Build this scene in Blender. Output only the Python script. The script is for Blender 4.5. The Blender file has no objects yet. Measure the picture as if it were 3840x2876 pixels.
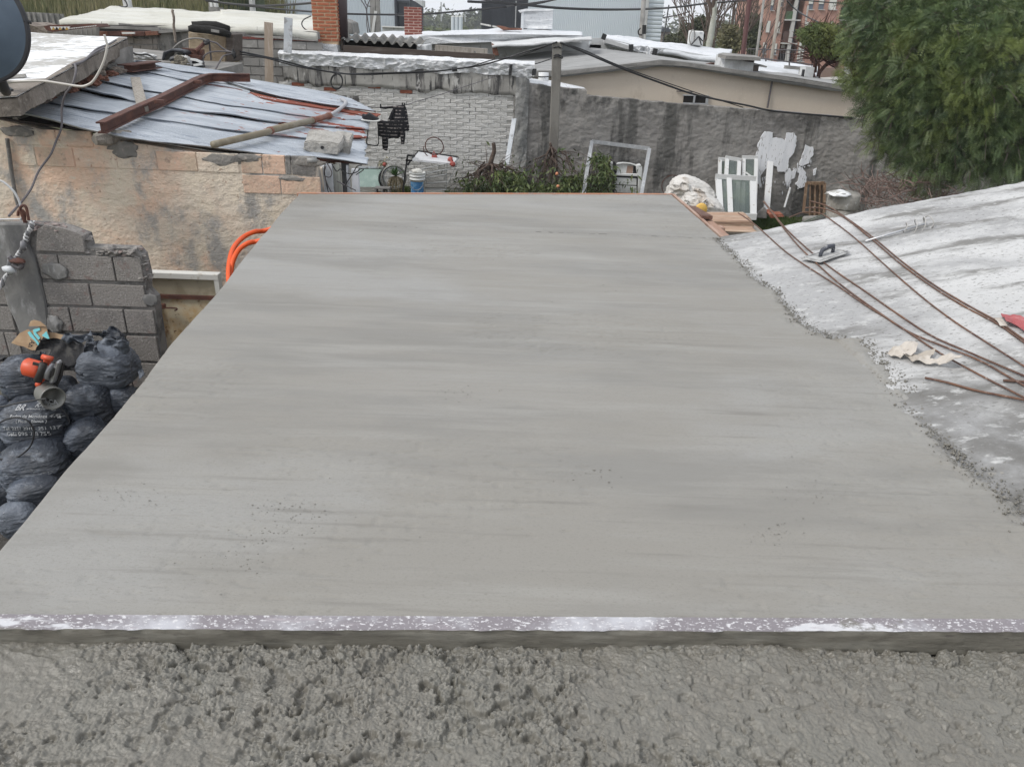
import bpy, bmesh, math, random
import numpy as np
from mathutils import Vector, Matrix
from mathutils.bvhtree import BVHTree
random.seed(7)
rng = np.random.default_rng(7)
scene = bpy.context.scene
COL = scene.collection
R = math.radians
# -- camera
CAMZ, PITCH, ROLL, FPX = 1.6, 25.0, 2.0, 2901.0
cam_rot = Matrix.Rotation(R(90 - PITCH), 3, 'X') @ Matrix.Rotation(R(ROLL), 3, 'Z')
cd = bpy.data.cameras.new('camera')
cd.sensor_width = 36.0
cd.lens = 36.0 * FPX / 3840.0
cd.clip_start = 0.05
cd.clip_end = 3000
cam = bpy.data.objects.new('camera', cd)
COL.objects.link(cam)
cam.matrix_world = Matrix.Translation((0, 0, CAMZ)) @ cam_rot.to_4x4()
scene.camera = cam
# -- light
SUN_EL, SUN_AZ = 46.0, 246.0          # azimuth measured clockwise from +Y
world = bpy.data.worlds.new('World')
scene.world = world
world.use_nodes = True
wn, wl_ = world.node_tree.nodes, world.node_tree.links
wn.clear()
sky = wn.new('ShaderNodeTexSky')
sky.sky_type = 'NISHITA'
sky.sun_disc = False
sky.sun_elevation = R(SUN_EL)
sky.sun_rotation = R(SUN_AZ)
sky.dust_density = 4.0
sky.air_density = 1.0
mixw = wn.new('ShaderNodeMix')
mixw.data_type = 'RGBA'
mixw.inputs['Factor'].default_value = 0.86     # cloud cover over the blue sky
mixw.inputs[7].default_value = (8.2, 8.5, 9.0, 1)
bgn = wn.new('ShaderNodeBackground')
bgn.inputs['Strength'].default_value = 0.1
wo = wn.new('ShaderNodeOutputWorld')
wl_.new(sky.outputs[0], mixw.inputs[6])
wl_.new(mixw.outputs[2], bgn.inputs[0])
wl_.new(bgn.outputs[0], wo.inputs[0])
sd = bpy.data.lights.new('sun', 'SUN')
sd.energy = 1.5
sd.angle = R(16)
sd.color = (1.0, 0.965, 0.91)
sun = bpy.data.objects.new('sun', sd)
COL.objects.link(sun)
az, el = R(SUN_AZ), R(SUN_EL)
sdir = Vector((math.sin(az) * math.cos(el), math.cos(az) * math.cos(el), math.sin(el)))
sun.rotation_euler = sdir.to_track_quat('Z', 'Y').to_euler()
sun.location = (0, -5, 30)
scene.view_settings.view_transform = 'Standard'
scene.view_settings.look = 'None'
scene.view_settings.exposure = 0.38
scene.view_settings.gamma = 1.0
scene.view_settings.use_curve_mapping = False
scene.render.engine = 'CYCLES'
scene.cycles.max_bounces = 6
scene.cycles.transparent_max_bounces = 8
scene.cycles.use_denoising = True
GROUND = -2.02
# -- measuring helpers (survey points -> metres)
SHEETS = {
 's': (0, 0, 1.0), 'A': (0, 0, 2.209), 'B': (900, 0, 2.209), 'C': (1800, 0, 2.209), 'D': (2800, 0, 2.124),
 'E': (0, 700, 2.3675), 'F': (0, 1300, 2.0717), 'G': (2600, 650, 1.784), 'H': (0, 2200, 1.3825),
 'a': (0, 0, 3.682), 'b': (500, 0, 4.418), 'c': (1300, 0, 3.687), 'd': (1150, 520, 3.687),
 'e': (1750, 520, 3.16), 'g': (2450, 560, 3.16), 'h': (2400, 0, 2.765), 'i': (0, 1180, 3.452), 'o': (0, 0, 0.57604),
}
EYE = Vector((0, 0, CAMZ))
def ray(k, x, y):
 ox, oy, s = SHEETS[k]
 sx, sy = ox + x / s, oy + y / s
 return (cam_rot @ Vector((sx - 1920.0, 1438.0 - sy, -FPX))).normalized()
def P(k, x, y, Y):
 d = ray(k, x, y)
 return EYE + d * (Y / d.y)
def Gz(k, x, y, z=0.0):
 d = ray(k, x, y)
 return EYE + d * ((z - CAMZ) / d.z)
class Plane:
 def __init__(s, a, b, c):
  s.o = Vector(a)
  s.n = (Vector(b) - s.o).cross(Vector(c) - s.o).normalized()
  if s.n.z < 0:
   s.n = -s.n
 def hit(s, k, x, y, lift=0.0):
  d = ray(k, x, y)
  o = s.o + s.n * lift
  return EYE + d * ((o - EYE).dot(s.n) / d.dot(s.n))
 def z(s, x, y):
  return s.o.z - (s.n.x * (x - s.o.x) + s.n.y * (y - s.o.y)) / s.n.z
# -- noise (vectorised gradient noise)
def _h(ix, iy, iz):
 h = (ix.astype(np.int64) * 374761393 + iy.astype(np.int64) * 668265263 + iz.astype(np.int64) * 2147483647) & 0xffffffff
 h = ((h ^ (h >> 13)) * 1274126177) & 0xffffffff
 h = (h ^ (h >> 16)) & 0xffffffff
 h = (h * 2246822519) & 0xffffffff
 return ((h ^ (h >> 15)) & 0xffffff) / float(0xffffff)
def vnoise(x, y, z=0.0):
 x, y = np.asarray(x, float), np.asarray(y, float)
 z = np.zeros_like(x) + z
 ix, iy, iz = np.floor(x), np.floor(y), np.floor(z)
 fx, fy, fz = x - ix, y - iy, z - iz
 ux, uy, uz = [f * f * f * (f * (f * 6 - 15) + 10) for f in (fx, fy, fz)]
 r = 0
 for dx in (0, 1):
  for dy in (0, 1):
   for dz in (0, 1):
    w = (ux if dx else 1 - ux) * (uy if dy else 1 - uy) * (uz if dz else 1 - uz)
    r = r + w * _h(ix + dx, iy + dy, iz + dz)
 return r * 2 - 1
def fbm(x, y, z=0.0, o=4, g=0.5):
 r, a, f = 0, 1, 1.0
 for i in range(o):
  r = r + a * vnoise(np.asarray(x) * f + 17.3 * i, np.asarray(y) * f + 5.1 * i, np.asarray(z) * f + 3.7 * i)
  a *= g
  f *= 2.03
 return r
def worley(x, y):
 ix, iy = np.floor(x), np.floor(y)
 best = np.full(np.shape(x), 9.0)
 z0 = np.zeros_like(ix)
 for dx in (-1, 0, 1):
  for dy in (-1, 0, 1):
   cx, cy = ix + dx, iy + dy
   px = cx + _h(cx, cy, z0 + 1)
   py = cy + _h(cx, cy, z0 + 2)
   best = np.minimum(best, (px - x) ** 2 + (py - y) ** 2)
 return np.sqrt(best)
def sstep(a, b, t):
 t = np.clip((t - a) / (b - a), 0, 1)
 return t * t * (3 - 2 * t)
# -- materials
MATS = {}
def mat(name, col, rough=0.85, metal=0.0, var=(), bump=(), spec=0.5, alpha=None, trans=0.0, rvar=None, coat=0.0, sheen=0.0, emit=None):
 """var: (kind, scale, colour, lo, hi, stretch[, zlo, zhi]) layers laid over the base colour; bump: (kind, scale, strength, dist, stretch)"""
 if name in MATS:
  return MATS[name]
 m = bpy.data.materials.new(name)
 m.use_nodes = True
 nt = m.node_tree
 N, L = nt.nodes, nt.links
 N.clear()
 out = N.new('ShaderNodeOutputMaterial')
 b = N.new('ShaderNodeBsdfPrincipled')
 L.new(b.outputs[0], out.inputs[0])
 tc = N.new('ShaderNodeTexCoord')
 b.inputs['Roughness'].default_value = rough
 b.inputs['Metallic'].default_value = metal
 b.inputs['Specular IOR Level'].default_value = spec
 if coat: b.inputs['Coat Weight'].default_value = coat
 if trans: b.inputs['Transmission Weight'].default_value = trans
 if alpha is not None: b.inputs['Alpha'].default_value = alpha
 def tex(kind, scale, stretch, detail=6, seed=0):
  mp = N.new('ShaderNodeMapping')
  mp.inputs['Scale'].default_value = stretch
  mp.inputs['Location'].default_value = (seed * 3.1, seed * 1.7, seed * 2.3)
  L.new(tc.outputs['Object'], mp.inputs[0])
  if kind == 'voronoi':
   t = N.new('ShaderNodeTexVoronoi'); t.inputs['Scale'].default_value = scale
   L.new(mp.outputs[0], t.inputs['Vector']); return t.outputs['Distance']
  if kind == 'cell':
   t = N.new('ShaderNodeTexVoronoi'); t.inputs['Scale'].default_value = scale
   L.new(mp.outputs[0], t.inputs['Vector']); return t.outputs['Color']
  if kind == 'crack':
   t = N.new('ShaderNodeTexVoronoi'); t.feature = 'DISTANCE_TO_EDGE'; t.inputs['Scale'].default_value = scale
   nz = N.new('ShaderNodeTexNoise'); nz.inputs['Scale'].default_value = scale * 2; nz.inputs['Detail'].default_value = 5
   L.new(mp.outputs[0], nz.inputs['Vector'])
   ad = N.new('ShaderNodeVectorMath'); ad.operation = 'ADD'
   sc_ = N.new('ShaderNodeVectorMath'); sc_.operation = 'SCALE'; sc_.inputs[3].default_value = 0.35
   L.new(nz.outputs['Color'], sc_.inputs[0]); L.new(mp.outputs[0], ad.inputs[0]); L.new(sc_.outputs[0], ad.inputs[1])
   L.new(ad.outputs[0], t.inputs['Vector']); return t.outputs['Distance']
  if kind == 'wave':
   t = N.new('ShaderNodeTexWave'); t.inputs['Scale'].default_value = scale
   t.inputs['Distortion'].default_value = 1.5; t.bands_direction = 'Z'
   L.new(mp.outputs[0], t.inputs['Vector']); return t.outputs['Fac']
  t = N.new('ShaderNodeTexNoise')
  t.inputs['Scale'].default_value = scale
  t.inputs['Detail'].default_value = detail
  t.inputs['Roughness'].default_value = 0.62
  L.new(mp.outputs[0], t.inputs['Vector'])
  return t.outputs['Fac']
 cur = None
 for i, v in enumerate(var):
  kind, scale, c2, lo, hi, st = v[:6]
  src = tex(kind, scale, st, seed=i + 1)
  mr = N.new('ShaderNodeMapRange')
  mr.interpolation_type = 'SMOOTHSTEP'
  mr.inputs['From Min'].default_value = lo
  mr.inputs['From Max'].default_value = hi
  if lo > hi:
   mr.inputs['From Min'].default_value = hi; mr.inputs['From Max'].default_value = lo
   mr.inputs['To Min'].default_value = 1; mr.inputs['To Max'].default_value = 0
  L.new(src, mr.inputs[0])
  fac = mr.outputs[0]
  if len(v) > 6:                       # limited to a band of heights / x: (axis, lo, hi)
   ax, zl, zh = v[6:9]
   sp = N.new('ShaderNodeSeparateXYZ'); L.new(tc.outputs['Object'], sp.inputs[0])
   m2 = N.new('ShaderNodeMapRange'); m2.interpolation_type = 'SMOOTHSTEP'
   if zl <= zh:
    m2.inputs['From Min'].default_value = zl; m2.inputs['From Max'].default_value = zh
   else:
    m2.inputs['From Min'].default_value = zh; m2.inputs['From Max'].default_value = zl
    m2.inputs['To Min'].default_value = 1; m2.inputs['To Max'].default_value = 0
   L.new(sp.outputs['XYZ'.index(ax)], m2.inputs[0])
   mu = N.new('ShaderNodeMath'); mu.operation = 'MULTIPLY'
   L.new(fac, mu.inputs[0]); L.new(m2.outputs[0], mu.inputs[1]); fac = mu.outputs[0]
  mx = N.new('ShaderNodeMix'); mx.data_type = 'RGBA'
  L.new(fac, mx.inputs['Factor'])
  if cur is None: mx.inputs[6].default_value = (*col, 1)
  else: L.new(cur, mx.inputs[6])
  mx.inputs[7].default_value = (*c2, 1)
  cur = mx.outputs[2]
 if cur is None: b.inputs['Base Color'].default_value = (*col, 1)
 else: L.new(cur, b.inputs['Base Color'])
 prev = None
 for i, (kind, scale, strength, dist, st) in enumerate(bump):
  bp = N.new('ShaderNodeBump')
  bp.inputs['Strength'].default_value = strength
  bp.inputs['Distance'].default_value = dist
  L.new(tex(kind, scale, st, seed=i + 11), bp.inputs['Height'])
  if prev: L.new(prev, bp.inputs['Normal'])
  prev = bp.outputs[0]
 if prev: L.new(prev, b.inputs['Normal'])
 if rvar:
  sc_, lo, hi, st = rvar
  mr = N.new('ShaderNodeMapRange'); mr.inputs['From Min'].default_value = 0.35; mr.inputs['From Max'].default_value = 0.65
  mr.inputs['To Min'].default_value = lo; mr.inputs['To Max'].default_value = hi
  L.new(tex('noise', sc_, st, seed=33), mr.inputs[0]); L.new(mr.outputs[0], b.inputs['Roughness'])
 if emit:
  b.inputs['Emission Color'].default_value = (*emit, 1); b.inputs['Emission Strength'].default_value = 1
 MATS[name] = m
 return m
U1 = (1, 1, 1)
# -- object helpers
WL = {}
def link(o, parent=None):
 COL.objects.link(o)
 if parent is not None:
  o.parent = parent
 return o
def tag(o, label=None, cat=None, group=None, kind=None):
 if label: o['label'] = label
 if cat: o['category'] = cat
 if group: o['group'] = group
 if kind: o['kind'] = kind
 return o
def thing(name, label, cat, loc, group=None):
 o = bpy.data.objects.new(name, None)
 o.empty_display_size = 0.1
 o.location = loc
 COL.objects.link(o)
 WL[o] = Vector(loc)
 return tag(o, label, cat, group)
class MB:
 def __init__(s):
  s.v, s.f = [], []
 def add(s, vs, fs):
  n = len(s.v)
  s.v.extend([tuple(v) for v in vs])
  s.f.extend([tuple(i + n for i in f) for f in fs])
  return s
 def box(s, a, b):
  (x0, y0, z0), (x1, y1, z1) = a, b
  x0, x1 = min(x0, x1), max(x0, x1); y0, y1 = min(y0, y1), max(y0, y1); z0, z1 = min(z0, z1), max(z0, z1)
  return s.add([(x0, y0, z0), (x1, y0, z0), (x1, y1, z0), (x0, y1, z0), (x0, y0, z1), (x1, y0, z1), (x1, y1, z1), (x0, y1, z1)],
              [(0, 3, 2, 1), (4, 5, 6, 7), (0, 1, 5, 4), (1, 2, 6, 5), (2, 3, 7, 6), (3, 0, 4, 7)])
 def prism(s, pts, ext):
  ext = Vector(ext); n = len(pts)
  vs = [Vector(p) for p in pts] + [Vector(p) + ext for p in pts]
  fs = [tuple(range(n))[::-1], tuple(range(n, 2 * n))] + [(i, (i + 1) % n, n + (i + 1) % n, n + i) for i in range(n)]
  return s.add(vs, fs)
 def bar(s, a, b, w, h, up=(0, 0, 1)):
  a, b = Vector(a), Vector(b)
  d = (b - a).normalized()
  u = Vector(up)
  if abs(d.dot(u)) > 0.95: u = Vector((0, 1, 0))
  x = d.cross(u).normalized() * w / 2
  y = x.cross(d).normalized() * h / 2
  return s.prism([a - x - y, a + x - y, a + x + y, a - x + y], b - a)
 def tube(s, pts, r, n=8, cap=True):
  pts = [Vector(p) for p in pts]
  m = len(pts)
  rs = r if isinstance(r, (list, tuple)) else [r] * m
  base = len(s.v)
  prevx = None
  for i, p in enumerate(pts):
   d = (pts[min(i + 1, m - 1)] - pts[max(i - 1, 0)])
   if d.length < 1e-9: d = Vector((0, 0, 1))
   d.normalize()
   if prevx is None:
    u = Vector((0, 0, 1)) if abs(d.z) < 0.9 else Vector((1, 0, 0))
    x = d.cross(u).normalized()
   else:
    x = (prevx - d * prevx.dot(d))
    x = x.normalized() if x.length > 1e-6 else d.orthogonal().normalized()
   prevx = x
   y = d.cross(x)
   for k in range(n):
    a = 2 * math.pi * k / n
    s.v.append(tuple(p + (x * math.cos(a) + y * math.sin(a)) * rs[i]))
  for i in range(m - 1):
   for k in range(n):
    a0 = base + i * n + k; a1 = base + i * n + (k + 1) % n
    s.f.append((a0, a1, a1 + n, a0 + n))
  if cap:
   s.f.append(tuple(base + k for k in range(n))[::-1])
   s.f.append(tuple(base + (m - 1) * n + k for k in range(n)))
  return s
 def lathe(s, c, prof, n=24, axis='Z'):
  c = Vector(c); base = len(s.v); m = len(prof)
  for r, h in prof:
   for k in range(n):
    a = 2 * math.pi * k / n
    if axis == 'Z': q = Vector((r * math.cos(a), r * math.sin(a), h))
    elif axis == 'Y': q = Vector((r * math.cos(a), h, r * math.sin(a)))
    else: q = Vector((h, r * math.cos(a), r * math.sin(a)))
    s.v.append(tuple(c + q))
  for i in range(m - 1):
   for k in range(n):
    a0 = base + i * n + k; a1 = base + i * n + (k + 1) % n
    s.f.append((a0, a1, a1 + n, a0 + n))
  s.f.append(tuple(base + k for k in range(n))[::-1])
  s.f.append(tuple(base + (m - 1) * n + k for k in range(n)))
  return s
 def grid(s, fn, nu, nv):
  """fn(u, v) arrays -> (n,3) array of points"""
  u, v = np.meshgrid(np.linspace(0, 1, nu), np.linspace(0, 1, nv))
  p = fn(u.ravel(), v.ravel())
  base = len(s.v)
  s.v.extend(map(tuple, p.tolist()))
  for j in range(nv - 1):
   for i in range(nu - 1):
    a = base + j * nu + i
    s.f.append((a, a + 1, a + 1 + nu, a + nu))
  return s
 def rough(s, amt, scale=3.0, seed=0.0):
  p = np.array(s.v)
  for k in range(3):
   p[:, k] += amt * fbm(p[:, 0] * scale + 31 * k + seed, p[:, 1] * scale + 11 * k, p[:, 2] * scale, 3)
  s.v = [tuple(q) for q in p.tolist()]
  return s
 def mesh(s, name, m=None, smooth=False, off=Vector((0, 0, 0))):
  me = bpy.data.meshes.new(name)
  me.from_pydata([(v[0] - off[0], v[1] - off[1], v[2] - off[2]) for v in s.v], [], s.f)
  if m: me.materials.append(m)
  if smooth: me.shade_smooth()
  me.update()
  return me
 def build(s, name, m, parent=None, smooth=False, bevel=0, keep=False):
  if parent is None:
   a = np.array(s.v)
   off = Vector(((a[:, 0].min() + a[:, 0].max()) / 2, (a[:, 1].min() + a[:, 1].max()) / 2, a[:, 2].min()))
   if keep: off = Vector((0, 0, 0))
  else:
   off = WL[parent]
  me = s.mesh(name, m, smooth, off)
  bm = bmesh.new(); bm.from_mesh(me)
  bmesh.ops.recalc_face_normals(bm, faces=bm.faces)
  if bevel:
   bmesh.ops.bevel(bm, geom=[e for e in bm.edges if len(e.link_faces) == 2 and e.calc_face_angle(0) > 0.6], offset=bevel, segments=1, affect='EDGES', clamp_overlap=True)
  bm.to_mesh(me); bm.free()
  if smooth: me.shade_smooth()
  o = bpy.data.objects.new(name, me)
  link(o, parent)
  WL[o] = Vector(off)
  if parent is None: o.location = off
  return o
def nmesh(name, verts, faces, m, parent=None, smooth=False, off=None):
 """numpy mesh; faces (n,k) array"""
 verts = np.asarray(verts, np.float64)
 if off is None:
  off = WL[parent] if parent is not None else Vector(((verts[:, 0].min() + verts[:, 0].max()) / 2, (verts[:, 1].min() + verts[:, 1].max()) / 2, verts[:, 2].min()))
 me = bpy.data.meshes.new(name)
 nf, k = faces.shape
 me.vertices.add(len(verts))
 me.vertices.foreach_set('co', (verts - np.array(off)).astype(np.float32).ravel())
 me.loops.add(nf * k)
 me.loops.foreach_set('vertex_index', faces.astype(np.int32).ravel())
 me.polygons.add(nf)
 me.polygons.foreach_set('loop_start', np.arange(0, nf * k, k, dtype=np.int32))
 if smooth: me.polygons.foreach_set('use_smooth', np.ones(nf, bool))
 me.update(calc_edges=True)
 for mm in (m if isinstance(m, (list, tuple)) else [m]):
  me.materials.append(mm)
 o = bpy.data.objects.new(name, me)
 link(o, parent)
 WL[o] = Vector(off)
 if parent is None: o.location = off
 return o
def piece(name, me, parent, loc, rot=(0, 0, 0), scale=(1, 1, 1)):
 o = bpy.data.objects.new(name, me)
 link(o, parent)
 o.location = Vector(loc) - (WL[parent] if parent else Vector((0, 0, 0)))
 o.rotation_euler = rot
 o.scale = scale
 return o
def solo(name, mb, m, label, cat, group=None, smooth=False, bevel=0):
 return tag(mb.build(name, m, None, smooth, bevel), label, cat, group)
def chamfer_mesh(name, m, sx, sy, sz, c=0.006, amt=0.0, seed=0):
 mb = MB().box((-sx / 2, -sy / 2, -sz / 2), (sx / 2, sy / 2, sz / 2))
 me = mb.mesh(name, m)
 bm = bmesh.new(); bm.from_mesh(me)
 bmesh.ops.recalc_face_normals(bm, faces=bm.faces)
 bmesh.ops.bevel(bm, geom=bm.edges[:], offset=c, segments=1, affect='EDGES')
 rr = random.Random(seed)
 for v in bm.verts:
  v.co += Vector((rr.uniform(-1, 1), rr.uniform(-1, 1), rr.uniform(-1, 1))) * amt
 bm.to_mesh(me); bm.free()
 return me
def hull2(k, pts, Y, depth, name='x'):
 """outline measured in the picture, given its distance, real size and thickness"""
 return MB().prism([P(k, x, y, Y) for x, y in pts], (0, depth, 0))
def bez(pts, n=8):
 """smooth curve through points"""
 pts = [Vector(p) for p in pts]
 out = []
 for i in range(len(pts) - 1):
  p0, p1, p2, p3 = pts[max(i - 1, 0)], pts[i], pts[i + 1], pts[min(i + 2, len(pts) - 1)]
  for t in np.linspace(0, 1, n, endpoint=False):
   out.append(0.5 * ((2 * p1) + (-p0 + p2) * t + (2 * p0 - 5 * p1 + 4 * p2 - p3) * t * t + (-p0 + 3 * p1 - 3 * p2 + p3) * t ** 3))
 out.append(pts[-1])
 return out
def thick(mb, nu, nv, off):
 """give a grid sheet a second skin and closed borders"""
 n = len(mb.v); o = Vector(off)
 mb.v += [(v[0] + o.x, v[1] + o.y, v[2] + o.z) for v in mb.v]
 mb.f += [tuple(i + n for i in f)[::-1] for f in mb.f]
 ring = list(range(nu)) + [j * nu + nu - 1 for j in range(1, nv)] + [(nv - 1) * nu + i for i in range(nu - 2, -1, -1)] + [j * nu for j in range(nv - 2, 0, -1)]
 for a, b in zip(ring, ring[1:] + ring[:1]): mb.f.append((b, a, a + n, b + n))
 return mb
# == materials
m_slab = mat('smooth_wet_concrete', (0.247, 0.234, 0.208), 0.55,
 var=[('noise', 0.42, (0.279, 0.272, 0.254), 0.46, 0.60, (0.8, 1.3, 1)), ('noise', 1.1, (0.212, 0.203, 0.183), 0.44, 0.62, (0.5, 1.6, 1)), ('noise', 2.3, (0.279, 0.269, 0.244), 0.48, 0.74, (0.34, 3.0, 1)),
         ('noise', 7.0, (0.183, 0.173, 0.154), 0.52, 0.84, (0.20, 3.6, 1)), ('noise', 130, (0.194, 0.185, 0.162), 0.50, 0.78, (.6, 1.3, 1)),
         ('noise', 30.0, (0.111, 0.106, 0.095), 0.70, 0.76, (0.45, 1.4, 1))],  # dark spots: shade of small pits put into the colour
 bump=[('noise', 5.0, 0.06, 0.03, (0.14, 2.4, 1)), ('noise', 28, 0.13, 0.008, (0.35, 1.8, 1)), ('noise', 160, 0.25, 0.003, U1)],
 rvar=(1.3, 0.62, 0.36, (0.5, 1.6, 1)))
m_raw = mat('raw_wet_concrete', (0.168, 0.158, 0.136), 0.5,
 var=[('noise', 3.0, (0.172, 0.165, 0.143), 0.42, 0.66, U1), ('noise', 22, (0.197, 0.189, 0.165), 0.5, 0.72, U1), ('noise', 90, (0.160, 0.151, 0.130), 0.5, 0.75, U1)],
 bump=[('noise', 70, 0.5, 0.006, U1), ('noise', 220, 0.35, 0.002, U1)], rvar=(6, 0.55, 0.22, U1))
m_conc = mat('old_concrete', (0.26, 0.25, 0.235), 0.92,
 var=[('noise', 2.0, (0.17, 0.165, 0.155), 0.42, 0.66, U1), ('noise', 14, (0.34, 0.33, 0.31), 0.55, 0.75, U1), ('noise', 45, (0.14, 0.135, 0.125), 0.62, 0.74, U1)],
 bump=[('noise', 18, 0.5, 0.02, U1), ('noise', 80, 0.5, 0.006, U1)])
m_limeroof = mat('limewashed_concrete', (0.360, 0.360, 0.360), 0.9,
 var=[('noise', 0.9, (0.540, 0.540, 0.535), 0.44, 0.60, (0.8, 1.4, 1)), ('noise', 2.2, (0.198, 0.194, 0.184), 0.50, 0.66, (0.55, 2.2, 1)), ('noise', 1.6, (0.135, 0.131, 0.122), .36, .60, (1, 1, 1), 'Y', 1.0, -1.6),
         ('noise', 13, (0.495, 0.495, 0.486), 0.52, 0.70, (0.8, 1.3, 1)), ('noise', 42, (0.180, 0.176, 0.167), 0.57, 0.66, (0.7, 1.6, 1)),
         ('noise', 110, (0.225, 0.216, 0.207), 0.62, 0.72, U1)],
 bump=[('noise', 16, 0.35, 0.02, (0.6, 1.6, 1)), ('noise', 75, 0.6, 0.006, U1)])
m_wood_form = mat('form_timber', (0.33, 0.20, 0.145), 0.85, var=[('noise', 3, (0.42, 0.30, 0.24), 0.4, 0.65, (6, 0.6, 6)), ('noise', 9, (0.2, 0.13, 0.10), 0.55, 0.7, (6, 0.5, 6))], bump=[('noise', 18, 0.4, 0.006, (6, .5, 6))])
m_wood_grey = mat('weathered_timber', (0.33, 0.30, 0.26), 0.9, var=[('noise', 6, (0.20, 0.18, 0.155), 0.45, 0.65, (5, 5, 0.6)), ('noise', 25, (0.44, 0.40, 0.36), 0.55, 0.7, (5, 5, .5))], bump=[('noise', 22, 0.7, 0.01, (5, 5, .6))])
m_bar = mat('splattered_straightedge', (0.215, 0.195, 0.208), 0.5,
 var=[('noise', 1.7, (0.468, 0.468, 0.495), 0.50, 0.62, U1), ('noise', 5, (0.558, 0.558, 0.576), 0.56, 0.62, (.6, 2, 1)), ('noise', 4.3, (0.180, 0.167, 0.153), .60, .66, U1), ('noise', 60, (0.594, 0.585, 0.594), 0.56, 0.61, (1, 1.8, 1)), ('voronoi', 85, (0.630, 0.621, 0.621), 0.19, 0.10, (0.7, 1.5, 1)),
         ('noise', 13, (0.342, 0.306, 0.324), 0.58, 0.7, (0.3, 2, 1))],
 bump=[('noise', 60, 0.3, 0.003, U1)], rvar=(9, 0.65, 0.35, U1))
m_barface = mat('concrete_smeared_face', (0.155, 0.145, 0.12), 0.4, var=[('noise', 12, (0.21, 0.20, 0.17), 0.45, 0.65, (0.3, 1, 3)), ('noise', 60, (0.10, 0.09, 0.08), 0.58, 0.7, (0.3, 1, 2))], bump=[('noise', 50, 0.5, 0.006, (0.35, 1, 1.6))])
m_rust = mat('rusted_steel', (0.085, 0.036, 0.027), 0.8, var=[('noise', 6, (0.135, 0.055, 0.036), 0.45, 0.65, U1), ('noise', 40, (0.05, 0.022, 0.018), 0.55, 0.7, U1)], bump=[('noise', 60, 0.3, 0.004, U1)])
m_rebar = mat('rusty_rebar', (0.12, 0.068, 0.048), 0.75, var=[('noise', 5, (0.17, 0.085, 0.05), 0.5, 0.65, U1), ('noise', 30, (0.30, 0.23, 0.20), 0.57, 0.7, U1), ('noise', 14, (0.08, 0.04, 0.03), 0.52, 0.66, U1)], bump=[('noise', 160, 0.4, 0.003, U1)])
# == freshly screeded slab
TL, TR = Gz('s', 1120, 728), Gz('s', 2517, 731)
L0 = Gz('s', 0, 2066)
R1, R4 = Gz('G', 180, 430), Gz('s', 3840, 1893)
# the slab's real edges
def left_x(y): return L0.x + (TL.x - L0.x) * (y - L0.y) / (TL.y - L0.y) + 0.014 * fbm(y * 1.3, y * 0 + 4, 0, 3) * 0.8
RB = [Gz('G', *p) for p in [(180, 430), (150, 440), (260, 550), (370, 640), (450, 740), (560, 790), (650, 900), (730, 1000), (850, 1070), (950, 1110), (1080, 1130), (1160, 1220), (1230, 1290), (1300, 1400), (1400, 1480)]]
RB += [Gz('o', 2090, 1000), Gz('o', 2150, 1045), Gz('o', 2212, 1095)]
ry = np.array([p.y for p in RB][::-1]); rx = np.array([p.x for p in RB][::-1])
order = np.argsort(ry); ry, rx = ry[order], rx[order]
def right_x(y):
 y = np.asarray(y, float)
 near = np.interp(y, ry, rx) + 0.022 * fbm(y * 3.1, y * 0 + 9, 0, 4)
 far = R1.x + (TR.x - R1.x) * (y - R1.y) / (TR.y - R1.y)
 return np.where(y > R1.y, far, near)
# neighbouring roof plane, hinged on the slab's right edge
rr_ = ray('s', 3840, 684)
dd_ = (R4 - R1).normalized()
RC = EYE + rr_ * ((R1 - EYE).dot(dd_) / rr_.dot(dd_))
ROOF = Plane(R1, R4, RC)
NX, NY = 420, 620
yy0 = 1.70
U, V = np.meshgrid(np.linspace(0, 1, NX), np.linspace(0, 1, NY))
# denser rows near the camera
Vy = V ** 1.25
frontY = lambda x: 1.722 + (x + 1.456) * (1.854 - 1.722) / 3.04
backY = lambda x: TL.y + (x - TL.x) * (TR.y - TL.y) / (TR.x - TL.x)
x_gross = -1.9 + 3.9 * U
y_f, y_b = frontY(x_gross), backY(x_gross)
Y0 = y_f + (y_b - y_f) * Vy
Xl, Xr = left_x(Y0), right_x(Y0) + 0.10 * (Y0 < R1.y)
X0 = Xl + (Xr - Xl) * U
y_f, y_b = frontY(X0), backY(X0)
Y0 = y_f + (y_b - y_f) * Vy
Z0 = 0.0020 * fbm(X0 * 0.9, Y0 * 7.0, 0, 3) + 0.003 * fbm(X0 * 1.2, Y0 * 1.5, 4, 3)
ridge = np.maximum(0, 0.22 - np.abs(vnoise(X0 * 0.55 + 3, Y0 * 13.0, 2))) / 0.22
Z0 += 0.0022 * ridge * sstep(0.1, 0.5, vnoise(X0 * 0.9, Y0 * 1.3, 8))
pit = sstep(0.30, 0.6, vnoise(X0 * 1.3 + 4, Y0 * 1.2 + 2, 5)) * sstep(0.45, 0.75, vnoise(X0 * 24, Y0 * 60, 3))
Z0 -= 0.0035 * pit
near_edge = sstep(0.16, 0.0, (right_x(Y0) - X0)) * (Y0 < R1.y)
roofz = ROOF.z(X0, Y0)
over = np.maximum(0, roofz)
feather = 0.012 * sstep(-0.005, 0.05, right_x(Y0) + 0.012 * vnoise(X0 * 30, Y0 * 30, 1) - X0) - 0.012 * sstep(0.0, 0.03, X0 - right_x(Y0))
Zr = over + feather + 0.007 * fbm(X0 * 22, Y0 * 22, 0, 3) * near_edge
Z0 = np.where(Y0 < R1.y, np.where(X0 > right_x(Y0) - 0.35, Z0 * 1 + np.where(over > 0, Zr, feather - 0.012 + 0.007 * fbm(X0 * 22, Y0 * 22, 0, 3) * near_edge), Z0), Z0)
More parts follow.
